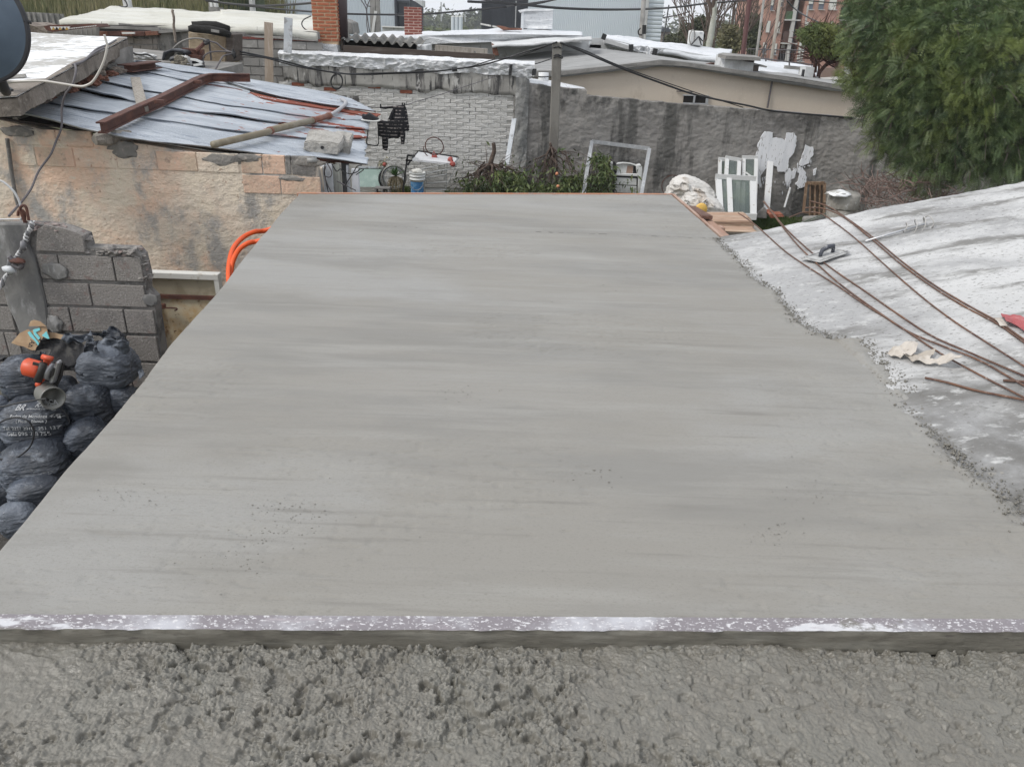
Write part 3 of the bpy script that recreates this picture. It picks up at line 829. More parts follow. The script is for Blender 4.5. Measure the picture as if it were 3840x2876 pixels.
lump(P('E', 160, 660, WY - .12), .04, m_rust, cb, 'clamp', 2, .3, (1.6, .8, .6))
solo('cable', MB().tube(bez([P('E', x, y, WY - .05) for x, y in [(-60, 292), (90, 290), (185, 288)]], 8), .007, 6), m_cable_w, 'pale cable running level to the rusty hooks from the left', 'cable', smooth=True)
# == rusty door with pale lintel
DY = 6.75
dr = thing('door', 'rust stained sheet metal door under a white lintel, left of the orange hoses', 'door', (P('E', 1650, 1300, DY).x, DY, GROUND))
m_white_fr = mat('dirty_white_paint', (0.62, 0.61, 0.57), .6, var=[('noise', 12, (.42, .38, .31), .56, .7, U1)])
m_panel = mat('beige_translucent_panel', (0.42, 0.37, 0.27), .7, var=[('noise', 5, (.30, .26, .18), .42, .62, U1), ('noise', 20, (.33, .30, .24), .55, .7, U1)])
m_doorp = mat('rust_streaked_door', (0.60, 0.42, 0.22), .7, var=[('noise', 3, (.68, .60, .44), .38, .56, U1), ('noise', 6, (.30, .14, .05), .54, .70, (1.5, 1, .7)), ('noise', 30, (.16, .07, .03), .58, .7, U1), ('noise', 2.6, (.5, .47, .41), .5, .62, U1, 'Z', 1.2, 1.6)])
x0, x1 = P('E', 1310, 800, DY).x, P('s', 818, 1040, DY).x
zt, zb = P('E', 1500, 768, DY).z, P('E', 1500, 820, DY).z
MB().box((x0 - .25, DY, zb), (x1, DY + .09, zt)).build('lintel', m_white_fr, dr, bevel=.004)
MB().box((x1 - .045, DY + .004, GROUND), (x1 - .003, DY + .085, zb)).build('frame_post', m_white_fr, dr)
xd = P('E', 1392, 1200, DY).x
zm = P('E', 1600, 985, DY).z
MB().box((x0 - .2, DY + .05, zm), (x1 - .05, DY + .06, zb)).build('upper_panel', m_panel, dr)
MB().box((xd, DY + .035, GROUND + .05), (x1 - .05, DY + .055, zm - .02)).build('door_leaf', m_doorp, dr)
MB().box((xd - .03, DY + .01, zm - .02), (x1 - .05, DY + .04, zm + .015)).build('top_rail', m_rust, dr)
MB().box((xd - .02, DY + .012, GROUND + .05), (xd + .035, DY + .034, zm - .02)).build('stile', m_rust, dr)
bo = MB().bar(P('E', 1292, 1062, DY - .04), P('E', 1470, 1062, DY - .04), .03, .045).build('bolt', m_rust, dr, bevel=.004)
MB().tube(bez([P('E', x, y, DY - .05) for x, y in [(1440, 1075), (1560, 1080), (1568, 1094), (1550, 1100)]], 5), .007, 6).build('bolt_rod', m_rust, dr, smooth=True)
MB().tube(bez([P('E', x, y, DY - .02) for x, y in [(1400, 990), (1365, 995), (1348, 980), (1360, 970), (1395, 975)]], 5), .008, 6).build('hook', m_rust, dr, smooth=True)
# == orange corrugated hoses
m_hose = mat('orange_corrugated_hose', (0.80, 0.10, 0.012), .4)
for j, pts_ in enumerate([[(570, 499, 6.6), (550, 501, 6.5), (525, 513, 6.4), (505, 535, 6.2), (496, 565, 6.0), (494, 600, 5.8), (500, 660, 5.5)], [(554, 522, 6.2), (535, 526, 6.15), (516, 540, 6.1), (504, 562, 6.0), (499, 590, 5.9), (500, 640, 5.7)]]):
 ye = (6.6, 6.15)[j]; ps = bez([Vector((float(left_x(ye)) + .03, ye, -.055))] + [P('o', *p) for p in pts_], 26)
 solo('hose', MB().tube(ps, [.021 if i % 2 else .0185 for i in range(len(ps))], 10), m_hose, ['upper of the two orange conduit hoses arching at the slab edge', 'lower of the two orange conduit hoses arching at the slab edge'][j], 'hose', 'orange conduit hoses', smooth=True)
# == heap of black refuse bags
m_bag = mat('dusty_highlit_black_plastic', (0.030, 0.036, 0.048), .36, spec=.6,
 var=[('noise', 2.6, (0.10, 0.118, 0.15), .46, .64, U1), ('noise', 8, (0.17, 0.19, 0.22), .56, .72, (1, 1, 2)), ('noise', 50, (.2, .21, .22), .66, .76, U1)],  # pale patches: dust plus fold highlights painted into the colour
 bump=[('noise', 7, .9, .04, (.5, .5, 2.8)), ('noise', 20, .8, .015, (.6, .6, 2.6))], rvar=(8, .24, .55, U1))
m_bag2 = mat('grey_dusty_plastic', (0.10, 0.115, 0.14), .48, var=[('noise', 3.2, (0.16, 0.18, 0.215), .45, .66, U1), ('noise', 9, (.06, .068, .085), .54, .7, (1, 1, 1.5)), ('noise', 40, (.3, .3, .31), .66, .75, U1)],
 bump=[('noise', 7, .9, .04, (.6, .6, 2.5)), ('noise', 20, .8, .015, (.7, .7, 2.4))], rvar=(8, .35, .65, U1))
m_cloth = mat('black_grimy_cloth', (0.022, 0.022, 0.024), .9, var=[('noise', 12, (.06, .058, .055), .5, .66, U1), ('noise', 40, (.17, .165, .16), .66, .74, U1)], bump=[('noise', 70, .4, .005, U1), ('noise', 8, .5, .03, U1)])
def bag_mesh(c, sc, rot=0.0, seed=0.0, fold=.06, tilt=0.0, open_top=False, sq=.60, n=170):
 """sack-shaped closed surface with radial gathers and creases"""
 u, v = np.meshgrid(np.linspace(0, 2 * np.pi, n, endpoint=False), np.linspace(-np.pi / 2, np.pi / 2, n // 2))
 sg = lambda t, e: np.sign(t) * np.abs(t) ** e
 cx, cy, cz = sg(np.cos(v), .62) * sg(np.cos(u), sq), sg(np.cos(v), .62) * sg(np.sin(u), sq), sg(np.sin(v), .66)
 x, y, z = cx * 1.0, cy * 1.0, cz * 1.0
 al = .35 * math.sin(seed)
 xr_ = x * math.cos(al) + z * math.sin(al); zr_ = -x * math.sin(al) + z * math.cos(al)
 rdg = lambda t: np.clip(1 - np.abs(t) * 4.5, 0, 1)
 f1 = rdg(fbm(xr_ * .8 + seed, y * .9, zr_ * 3.4 + seed, 2)) * sstep(-.3, .4, vnoise(x * 1.5 + seed, y * 1.5, z * 1.5))
 f2 = rdg(fbm(xr_ * 1.5 + seed * 2, y * 1.4, zr_ * 6.5 + xr_ * 2.5, 2)) * sstep(-.2, .5, vnoise(x * 1.9, y * 1.9 + seed, z * 1.9))
 f3 = rdg(fbm(xr_ * 3 + seed, y * 2.5, zr_ * 9 - xr_ * 5, 2))
 gath = np.maximum(0, np.abs(x) - .55) * 1.8
 d = 1 + .07 * fbm(x * 1.0 + seed, y * 1.0, z * 1.0, 2) + fold * (.55 * f1 + .42 * f2 + .22 * f3) + fold * .3 * fbm(x * 3 + seed, y * 3, z * 3, 2)
 d += gath * .035 * np.sin(np.arctan2(z, y) * 15 + seed * 3 + 2 * np.sin(u * 3 + seed))
 x, y, z = x * d, y * d, z * (1 + .5 * (d - 1))
 z = z - .10 * (x * x + y * y) * (z > 0)
 x, y, z = x * sc[0], y * sc[1], z * sc[2]
 ct, st = math.cos(tilt), math.sin(tilt)
 x, z = x * ct - z * st, x * st + z * ct
 cr_, sr = math.cos(rot), math.sin(rot)
 x, y = x * cr_ - y * sr, x * sr + y * cr_
 V_ = np.stack([x.ravel() + c[0], y.ravel() + c[1], z.ravel() + c[2]], 1)
 m_ = n // 2
 i0 = np.arange(m_ * n).reshape(m_, n)
 a, b_ = i0[:-1], np.roll(i0, -1, 1)[:-1]
 c_, d_ = np.roll(i0, -1, 1)[1:], i0[1:]
 F_ = np.stack([a.ravel(), b_.ravel(), c_.ravel(), d_.ravel()], 1)
 return V_, F_
BAGS = [  # sheet, cx, cy, half width px, half height px, depth Y, material, tilt, label
 ('i', 1400, 660, 345, 300, 5.55, m_bag2, -.05, 'big grey plastic sack with an open crumpled mouth, topmost against the block wall'),
 ('i', 1165, 1175, 300, 290, 5.35, m_bag, .05, 'black bag directly under the big open mouthed sack'),
 ('i', 1590, 1100, 190, 190, 5.45, m_bag, -.3, 'black bag wedged between the slab edge and the sack stack'),
 ('i', 300, 815, 275, 285, 5.35, m_bag, .12, 'swollen black bag that the orange saw is lying on'),
 ('i', 860, 960, 150, 170, 5.45, m_bag, .2, 'small black bag squeezed behind the open grey can'),
 ('i', 470, 1390, 400, 300, 5.1, m_bag, -.03, 'black bag printed with white shop lettering, in the middle of the heap'),
 ('F', 690, 715, 160, 150, 5.1, m_bag, .35, 'crumpled black bag right of the printed bag, touching the slab edge'),
 ('F', 290, 905, 255, 165, 4.85, m_bag, .10, 'long black bag lying flat under the printed bag'),
 ('F', 280, 1098, 200, 108, 4.65, m_bag, .08, 'flattened dark bag third from the bottom of the heap'),
 ('F', 150, 1335, 150, 128, 4.45, m_bag2, .15, 'greyish shiny bag lowest in the heap'),
 ('F', 0, 975, 60, 160, 4.8, m_bag2, .0, 'blue grey bag cut off by the left border beside the long flat bag'),
 ('F', 15, 505, 66, 130, 5.15, m_bag2, .0, 'torn grey bag with debris at the left border beside the printed bag'),
 ('F', 10, 720, 52, 95, 5.0, m_bag2, .0, 'small grey bag at the left border below the torn one'),
 ('F', 25, 1190, 80, 110, 4.7, m_bag, .0, 'dark bag in the gap left of the flattened bag'),
 ('F', 10, 1400, 60, 90, 4.5, m_bag, .1, 'dark bag at the left border beside the greyish shiny bag'),
 ('F', 500, 1000, 90, 130, 4.95, m_bag, .1, 'dark bag in the shade under the slab edge'),
 ('F', 380, 1240, 100, 90, 4.75, m_bag, .1, 'dark bag in the shade right of the flattened bag'),
]
bagobjs = []
for j, (k, cx, cy, hw, hh, Y, mm, tl, lb) in enumerate(BAGS):
 c = P(k, cx, cy, Y)
 sx = (P(k, cx + hw, cy, Y) - c).length
 sz = (P(k, cx, cy + hh, Y) - c).length
 sy = min(sx * .9, .28)
 V_, F_ = bag_mesh((0, 0, 0), (sx * .93, sy, sz * .88), 0.05 * j, 3.7 * j, .07 if hw > 100 else .08, tl)
 o = nmesh('refuse_bag', V_ + np.array(c), F_, mm, smooth=True)
 tag(o, lb, 'bag', 'black refuse bags heaped in the side yard')
 bagobjs.append((o, V_ + np.array(c), F_))
# crumpled open mouth of the big sack
def drape(k, corners, Y, m, name, label=None, cat=None, parent=None, amp=.05, f=6, nu=34, nv=30, dy=(0, 0, 0, 0), th=.004):
 c4 = [P(k, x, y, Y + d) for (x, y), d in zip(corners, dy)]
 A4 = [np.array(c)[None] for c in c4]
 def fn(u, v):
  u_, v_ = u[:, None], v[:, None]
  p = A4[0] * (1 - u_) * (1 - v_) + A4[1] * u_ * (1 - v_) + A4[2] * u_ * v_ + A4[3] * (1 - u_) * v_
  n = 1 - np.abs(fbm(p[:, 0] * f, p[:, 1] * f, p[:, 2] * f, 3)) * 2.5
  p[:, 1] -= amp * n
  p[:, 2] += amp * .6 * fbm(p[:, 0] * f * .8 + 9, p[:, 1] * f, p[:, 2] * f + 4, 3)
  p[:, 0] += amp * .6 * fbm(p[:, 0] * f * .8 + 29, p[:, 1] * f, p[:, 2] * f + 14, 3)
  return p
 mb = MB().grid(fn, nu, nv)
 mb2 = thick(mb, nu, nv, Vector((0, th, -.001)))
 if parent is not None: return mb2.build(name, m, parent, smooth=True)
 return solo(name, mb2, m, label, cat, smooth=True)
big = bagobjs[0][0]
drape('i', [(1060, 350), (1190, 180), (1230, 330), (1330, 360)], 5.42, m_bag2, 'mouth_flap', parent=big, amp=.03, f=9)
drape('i', [(1220, 230), (1560, 160), (1640, 340), (1330, 340)], 5.62, m_bag, 'mouth_flap', parent=big, amp=.04, f=9)
drape('i', [(1320, 350), (1400, 270), (1660, 380), (1640, 520)], 5.38, m_bag2, 'mouth_flap', parent=big, amp=.035, f=9)
drape('i', [(1090, 360), (1300, 340), (1290, 480), (1120, 470)], 5.40, m_bag, 'mouth_flap', parent=big, amp=.03, f=10)
# loose empty bags and cloths on the heap
drape('i', [(790, 350), (900, 240), (1150, 240), (1080, 470)], 5.75, m_bag2, 'empty_bag', 'empty grey plastic bag draped behind the open mouthed sack', 'plastic bag', amp=.05)
drape('i', [(540, 280), (640, 350), (1070, 460), (480, 490)], 5.5, m_cloth, 'black_cloth', 'peaked piece of black felt cloth behind the orange saw', 'cloth', amp=.05, f=5)
drape('i', [(560, 380), (1060, 440), (1090, 720), (720, 800)], 5.47, m_cloth, 'black_cloth', 'crumpled black cloth lying between the saw and the big sack', 'cloth', amp=.06, f=5)
drape('i', [(-80, 470), (70, 490), (290, 560), (-80, 900)], 5.5, m_cloth, 'black_cloth', 'black cloth at the left border behind the swollen bag', 'cloth', amp=.06, f=4)
drape('i', [(280, 520), (560, 490), (600, 600), (300, 640)], 5.5, m_bag, 'empty_bag', 'strip of shiny black plastic behind the saw motor', 'plastic bag', amp=.05, f=8)
drape('i', [(1740, 720), (1820, 705), (1850, 780), (1790, 840)], 5.1, m_bag2, 'empty_bag', 'small glossy scrap of plastic at the slab edge', 'plastic bag', amp=.02, f=20)
# rubble mound that carries the heap
hp = MB().grid(lambda u, v: np.stack([-4.6 + 2.6 * u, 3.6 + 2.5 * v, GROUND + .05 + (0.42 * np.sin(np.pi * np.clip(u, 0, 1)) ** .6 * np.sin(np.pi * np.clip(v, 0, 1)) ** .6) * (0.3 + .7 * v) + .12 * fbm(u * 9, v * 9, 0, 4)], 1), 70, 70)
tag(hp.build('rubble_heap', mat('dark_rubble', (.06, .055, .05), .95, var=[('noise', 20, (.12, .11, .1), .5, .7, U1)], bump=[('noise', 14, .8, .05, U1)]), None, smooth=True), 'dark rubble heap under the refuse bags', 'rubble heap', kind='stuff')
# kraft paper sack
m_kraft = mat('kraft_paper', (0.40, 0.28, 0.17), .85, var=[('noise', 9, (.33, .22, .13), .45, .62, U1)], bump=[('noise', 8, .3, .02, U1)])
m_cyan = mat('printed_turquoise', (0.16, 0.52, 0.56), .7)
m_ink = mat('dark_print', (0.03, 0.03, 0.035), .7)
sk_ = thing('paper_sack', 'torn brown paper sack with turquoise stripe and dark lettering on the bag heap', 'paper sack', P('i', 450, 300, 5.75))
def flat(k, pts, Y0_, slope, m, name, parent, th=.004):
 """irregular sheet leaning back: depth grows with height"""
 ps = [P(k, x, y, Y0_ + slope * (480 - y) / 480.0) for x, y in pts]
 return MB().prism(ps, (0, th, 0)).build(name, m, parent)
flat('i', [(145, 368), (255, 240), (360, 190), (395, 215), (520, 150), (600, 165), (650, 330), (560, 290), (500, 380), (480, 470), (400, 460), (300, 410), (240, 400)], 5.66, .12, m_kraft, 'sheet', sk_)
flat('i', [(395, 85), (440, 70), (520, 90), (600, 155), (560, 150), (370, 150)], 5.64, .12, m_kraft, 'flap', sk_)
flat('i', [(640, 230), (720, 240), (860, 280), (800, 345), (700, 350), (645, 320)], 5.70, .12, m_kraft, 'flap', sk_)
flat('i', [(355, 230), (385, 215), (505, 370), (492, 400), (455, 345), (385, 280)], 5.652, .12, m_cyan, 'stripe', sk_, .003)
flat('i', [(425, 195), (510, 170), (520, 200), (460, 230), (520, 300), (500, 330), (440, 260)], 5.652, .12, m_cyan, 'stripe', sk_, .003)
flat('i', [(540, 270), (600, 215), (645, 325), (610, 310)], 5.652, .12, m_cyan, 'stripe', sk_, .003)
def text_verts(s, size=1.0):
 cu = bpy.data.curves.new('txt', 'FONT'); cu.body = s; cu.size = size; cu.align_x = 'CENTER'; cu.resolution_u = 3
 cu.offset = 0.012 * size
 ob = bpy.data.objects.new('txt', cu); COL.objects.link(ob)
 dg = bpy.context.evaluated_depsgraph_get(); dg.update()
 me = bpy.data.meshes.new_from_object(ob.evaluated_get(dg))
 bm = bmesh.new(); bm.from_mesh(me); bmesh.ops.triangulate(bm, faces=bm.faces[:])
 bmesh.ops.subdivide_edges(bm, edges=[e for e in bm.edges if e.calc_length() > .12 * size], cuts=2, use_grid_fill=True)
 bmesh.ops.triangulate(bm, faces=bm.faces[:])
 for i, v in enumerate(bm.verts): v.index = i
 V_ = [v.co.copy() for v in bm.verts]; F_ = [tuple(v.index for v in f.verts) for f in bm.faces]
 bm.free(); bpy.data.objects.remove(ob); bpy.data.curves.remove(cu); bpy.data.meshes.remove(me)
 return V_, F_
# lettering on the paper sack
for s_, (x, y), ang, sz in [('Azul', (375, 385), 62, .055), ('\u00b0', (440, 375), 62, .03), ('o', (425, 470), 40, .05)]:
 V_, F_ = text_verts(s_, sz)
 c = P('i', x, y, 5.655 + .12 * (480 - y) / 480.0 - .004)
 a = R(ang + 180 - 62 * 0) if False else R(ang)
 a = R(-118 + 0) if s_ == 'Azul' else R(-118)
 vs_ = [(c.x + v.x * math.cos(a) - v.y * math.sin(a), c.y, c.z + v.x * math.sin(a) + v.y * math.cos(a)) for v in V_]
 MB().add(vs_, F_).build('lettering', m_ink, sk_)
# lettering on the printed bag, wrapped on its surface
pb, Vb, Fb = bagobjs[5]
tree = BVHTree.FromPolygons([Vector(v) for v in Vb.tolist()], Fb.tolist())
m_print = mat('white_print', (0.42, 0.43, 0.44), .6, var=[('noise', 14, (.08, .09, .11), .60, .68, U1)])
for s_, (x, y), sz in [('BARRACA', (560, 1150), .05), ('RANCA', (560, 1205), .045), ('MATERIALES DE CONSTRUCCION', (540, 1232), .014), ('Pedro de Mendoza 4758', (500, 1325), .034), ('( Piedra Blanca )', (490, 1380), .032), ('Tel: 2227 2018 - 251 137', (480, 1470), .036), ('Cel.: 095 740 755', (470, 1540), .042), ('BR', (290, 1235), .06)]:
 V_, F_ = text_verts(s_, sz)
 c = P('i', x, y, 4.75)
 vs_ = []
 for v in V_:
  # measured on the bag's front; projected level along the bag's depth
  tgt = P('i', x, y, 5.0)
  org = Vector((tgt.x + v.x * .92, 4.0, tgt.z + v.y + .02 * v.x))
  hit = tree.ray_cast(org, Vector((0, .93, -.37)).normalized(), 3)
  org = org - Vector((0, .93, -.37)) * ((5.0 - 4.0) / .93) + Vector((0, 1.0, 0))
  hit = tree.ray_cast(org, Vector((0, .93, -.37)).normalized(), 4)
  q_ = hit[0] if hit[0] is not None else Vector((tgt.x + v.x, 5.0, tgt.z + v.y))
  nn = hit[1] if hit[0] is not None else Vector((0, -1, 0))
  if nn.y > 0: nn = -nn
  vs_.append(tuple(q_ + nn * .004))
 MB().add(vs_, F_).build('lettering', m_print, pb)
# == orange circular saw
m_or = mat('orange_tool_plastic', (0.62, 0.085, 0.03), .45, var=[('noise', 14, (.48, .1, .05), .52, .7, U1)])
m_dk = mat('dark_rubber', (0.03, 0.027, 0.025), .6)
m_al = mat('worn_aluminium', (0.45, 0.45, 0.46), .4, .7, var=[('noise', 12, (.25, .25, .26), .5, .66, U1)])
SY = 5.08
saw = thing('circular_saw', 'orange circular saw with grey guard lying on the swollen black bag', 'saw', P('i', 570, 700, SY + .05))
def ip(x, y, Y=SY): return P('i', x, y, Y)
MB().tube([ip(318, 668), ip(340, 672), ip(500, 715), ip(545, 730)], [.052, .066, .066, .055], 18).build('motor_housing', m_or, saw, smooth=True)
MB().prism([ip(425, 615, SY - .07), ip(515, 640, SY - .07), ip(508, 672, SY - .07), ip(418, 650, SY - .07)], (0, .01, 0)).build('label_plate', m_dk, saw)
MB().prism([ip(560, 560, SY - .03), ip(640, 590, SY - .03), ip(560, 880, SY - .03), ip(470, 900, SY - .03)], (0, .05, 0)).build('handle_body', m_or, saw, bevel=.012)
MB().tube([ip(545, 545, SY - .03), ip(680, 575, SY - .03)], .019, 12).build('front_knob', m_or, saw, smooth=True)
MB().tube([ip(565, 630, SY - .06), ip(530, 740, SY - .07), ip(490, 850, SY - .06)], [.026, .024, .028], 12).build('grip', m_dk, saw, smooth=True)
MB().tube([ip(470, 905, SY - .03), ip(535, 900, SY - .03)], .017, 10).build('trigger_end', m_or, saw, smooth=True)
MB().tube([ip(600, 725, SY), ip(672, 745, SY)], [.062, .066], 24).build('gear_case', m_al, saw, smooth=True)
MB().prism([ip(720, 605, SY - .03), ip(772, 622, SY - .03), ip(735, 760, SY - .03), ip(690, 900, SY - .03), ip(625, 895, SY - .03), ip(655, 760, SY - .03)], (0, .05, 0)).build('blade_guard', m_al, saw, bevel=.01)
MB().prism([ip(690, 690, SY - .035), ip(712, 700, SY - .035), ip(690, 790, SY - .035), ip(640, 830, SY - .035), ip(650, 760, SY - .035)], (0, .01, 0)).build('guard_slot', m_dk, saw)
MB().prism([ip(745, 560, SY + .02), ip(825, 640, SY + .02), ip(800, 800, SY + .02), ip(720, 968, SY + .02), ip(530, 925, SY + .02), ip(560, 870, SY + .02), ip(680, 890, SY + .02)], (0, .018, 0)).build('base_plate', m_dk, saw, bevel=.003)
MB().tube(bez([ip(x, y, SY - .02) for x, y in [(480, 905), (480, 960), (540, 1040), (640, 1110), (760, 1190), (860, 1290), (900, 1400)]], 8), .006, 7).build('power_cord', m_cable_b, saw, smooth=True)
solo('power_cable', MB().tube(bez([P('i', x, y, 4.82) for x, y in [(-60, 1200), (60, 1185), (200, 1150), (380, 1120), (520, 1095), (600, 1090)]], 8), .006, 7), m_cable_b, 'thin black cable crossing above the printed bag', 'cable', smooth=True)
solo('power_cable', MB().tube(bez([P('F', x, y, 4.70) for x, y in [(-20, 600), (60, 560), (140, 550), (215, 575), (260, 640), (262, 700), (230, 780), (150, 850), (60, 878), (-10, 870)]], 8), .006, 7), m_cable_b, 'black cable looping in front of the printed bag', 'cable', smooth=True)
# open can beside the saw
m_can = mat('dull_tin', (0.22, 0.22, 0.205), .5, .4, var=[('noise', 10, (.33, .33, .30), .5, .65, U1)])
a_, b_ = P('i', 585, 1000, 5.08), P('i', 690, 1085, 4.97)
ax = (b_ - a_).normalized(); o1 = ax.orthogonal().normalized(); o2 = ax.cross(o1)
cm = MB(); nn_ = 28
for (c_, r_) in [(a_, .004), (a_, .074), (a_ + ax * .015, .080), (b_ - ax * .012, .080), (b_ - ax * .01, .085), (b_, .085), (b_, .076), (a_ + ax * .02, .074), (a_ + ax * .02, .003)]:
 for k in range(nn_):
  t_ = 2 * math.pi * k / nn_; cm.v.append(tuple(c_ + (o1 * math.cos(t_) + o2 * math.sin(t_)) * r_))
for i in range(8):
 for k in range(nn_):
  cm.f.append((i * nn_ + k, i * nn_ + (k + 1) % nn_, (i + 1) * nn_ + (k + 1) % nn_, (i + 1) * nn_ + k))
solo('open_can', cm, m_can, 'open grey can lying on its side below the orange saw', 'can', smooth=True)
# == house with the patched tin roof
HL, HR, HB = P('A', 0, 940, 8.0), P('s', 1375, 611, 8.6), P('s', 440, 255, 11.5)
TIN = Plane(HL, HR, HB)
house = thing('house', 'low house with peeling peach plaster wall and patched tin roof left of the slab', 'house', (-3.5, 8.2, GROUND))
m_peach = mat('peeling_peach_plaster', (0.76, 0.54, 0.40), .92,
 var=[('noise', .9, (0.70, 0.61, 0.50), .38, .60, U1), ('noise', 2.6, (0.74, 0.64, 0.51), .50, .66, U1), ('noise', 1.8, (0.40, 0.38, 0.355), .51, .66, (1.2, 1, .8)),
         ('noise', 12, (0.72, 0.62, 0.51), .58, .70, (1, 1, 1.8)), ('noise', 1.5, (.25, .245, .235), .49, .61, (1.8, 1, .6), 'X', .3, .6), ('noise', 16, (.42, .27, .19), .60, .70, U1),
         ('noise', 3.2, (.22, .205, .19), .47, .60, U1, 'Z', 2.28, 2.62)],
 bump=[('noise', 11, .8, .035, (.9, 1, 1.3)), ('noise', 40, .7, .012, (1, 1, 1.4)), ('voronoi', 18, .25, .02, U1)])
m_peachblk = mat('peach_block', (0.68, 0.47, 0.35), .92, var=[('noise', 2, (0.56, .44, .33), .45, .62, U1), ('noise', 9, (.40, .30, .235), .54, .68, U1), ('noise', 40, (.62, .5, .4), .55, .7, U1)], bump=[('noise', 24, .8, .02, U1)])
m_greyblk = mat('grey_patch_block', (0.20, .19, .178), .93, var=[('noise', 6, (.14, .133, .125), .45, .62, U1), ('noise', 24, (.3, .28, .26), .56, .7, U1)], bump=[('noise', 30, .8, .02, U1)])
wl = P('A', 0, 960, 8.0) + (P('A', 0, 960, 8.0) - P('A', 2209, 1290, 8.0)) * .35
top = [(wl.x, wl.z)] + [(P('A', x, y, 8.0).x, P('A', x, y, 8.0).z) for x, y in [(0, 955), (420, 1050), (850, 1110), (1220, 1160), (1700, 1240), (2209, 1295)]] + [(P('B', x, y, 8.0).x, P('B', x, y, 8.0).z) for x, y in [(620, 1310)]]
br_ = P('B', 655, 1600, 8.0)
poly = [Vector((x, 8.0, z - .05)) for x, z in top] + [Vector((br_.x, 8.0, br_.z)), Vector((br_.x + .02, 8.0, GROUND)), Vector((top[0][0], 8.0, GROUND))]
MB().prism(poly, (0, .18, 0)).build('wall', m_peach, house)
# right return wall and back
MB().prism([Vector((br_.x - .02, 8.18, GROUND)), Vector((br_.x - .02, 8.9, GROUND)), Vector((br_.x - .02, 8.9, TIN.z(br_.x, 8.9) - .05)), Vector((br_.x - .02, 8.18, TIN.z(br_.x, 8.18) - .05))], (-.15, 0, 0)).build('side_wall', m_peach, house)
# blocks showing through the plaster under the eaves
def course(k, y0, y1, xs, m=m_peachblk, proud=.012, Y=8.0):
 ym = (y0 + y1) / 2
 for a, b in zip(xs[:-1], xs[1:]):
  pa, pb = P(k, a, ym, Y), P(k, b, ym, Y)
  hz = (P(k, a, y0, Y).z - P(k, a, y1, Y).z)
  zc = pa.z
  mb = MB().box((pa.x + .005, Y - proud - random.uniform(0, .006), zc - hz / 2 + .004), (pb.x - .006, Y + .03, zc + hz / 2 - .004))
  mb.build('block', m if not isinstance(m, list) else random.choice(m), house, bevel=.01)
zref = P('A', 400, 1225, 8.0).z
def crow(zt, zb, k, xs, mlist):
 for (a, b), mm in zip(zip(xs[:-1], xs[1:]), mlist):
  ya = 1300
  pa, pb = P(k, a, ya, 8.0), P(k, b, ya, 8.0)
  MB().box((pa.x + .004, 8.0 - .006 - random.uniform(0, .004), zb + .005), (pb.x - .007, 8.03, zt - .005)).build('block', mm, house, bevel=.004)
z1, z2 = P('A', 800, 1232, 8.0).z, P('A', 800, 1395, 8.0).z
crow(z1, z2, 'A', [140, 300, 617, 967, 1297, 1630, 1975], [m_peach, m_peachblk, m_peach, m_peach, m_peachblk, m_peach])
crow(z1, z2, 'B', [0, 180, 372, 420, 622], [m_peachblk, m_peachblk, m_greyblk, m_greyblk])
crow(z1 + .17, z1 + .008, 'A', [140, 500, 800], [m_peach, m_peach])
crow(z2 - .01, z2 - .2, 'B', [0, 318, 652], [m_peachblk, m_peachblk])
m_daub = mat('grey_mortar_daub', (.27, .255, .235), .95, var=[('noise', 5, (.2, .19, .175), .45, .62, U1), ('noise', 18, (.36, .33, .29), .55, .7, U1)], bump=[('noise', 24, .8, .02, U1)])
# cracks as dark slits are joints; grey mortar daubs
for k, x, y, w, h in [('A', 150, 1090, .34, .12), ('A', 1020, 1240, .30, .16), ('A', 1840, 1320, .42, .12), ('B', 430, 1480, .25, .05), ('B', 60, 1310, .25, .08), ('B', 560, 1340, .3, .1)]:
 c = P(k, x, y, 7.995)
 lump(c, 1, None, 'raw', sub=3, amp=.35, sc=(w * .5, .010, h * .5), f=2.2, seed=x).build('mortar_daub', m_daub, house, smooth=True)
# vertical channel / pipe chase at the left
MB().tube(bez([P('A', x, y, 7.97) for x, y in [(60, 1150), (80, 1300), (100, 1450), (125, 1600), (150, 1700)]], 6), .02, 7).build('conduit', m_greyblk, house, smooth=True)
# lintel brick courses under the white roof slab, left
# ---- tin roof sheets
m_tin = mat('galvanised_sheet', (0.37, 0.40, 0.435), .42, .35,
 var=[('noise', 1.6, (0.47, 0.50, 0.535), .42, .62, (.5, 2.5, 1)), ('noise', 6, (.27, .30, .345), .50, .66, (.25, 4.5, 1)), ('noise', 70, (.56, .60, .66), .55, .7, (1, 1, 1)), ('noise', 5.5, (.22, .06, .045), .70, .73, (.6, 2.0, 1))],
 bump=[('noise', 5, .3, .02, (.4, 2, 1))], rvar=(5, .35, .6, (.6, 2, 1)))
m_tinr = mat('rusting_sheet', (0.37, 0.40, 0.435), .5, .25,
 var=[('noise', 1.6, (0.47, 0.50, 0.535), .42, .62, (.5, 2.5, 1)), ('noise', 6, (.30, .335, .39), .53, .70, (.35, 3.0, 1)),
         ('noise', 3.2, (.27, .075, .048), .53, .56, (.35, 1.7, 1), 'X', .4, 1.2), ('noise', 7.5, (.30, .09, .05), .61, .635, (.5, 2.6, 1), 'X', -.8, .2), ('noise', 9, (.55, .55, .52), .63, .66, (.5, 2.6, 1), 'X', .8, 1.4)],
 bump=[('noise', 5, .3, .02, (.4, 2, 1))])
m_tinrr = mat('red_rusted_sheet', (0.27, 0.085, 0.055), .75, .1, var=[('noise', 5, (.19, .055, .038), .45, .62, (.4, 2, 1)), ('noise', 5.5, (.50, .52, .55), .60, .63, (.35, 2.2, 1))], bump=[('noise', 5, .3, .02, (.4, 2, 1))])
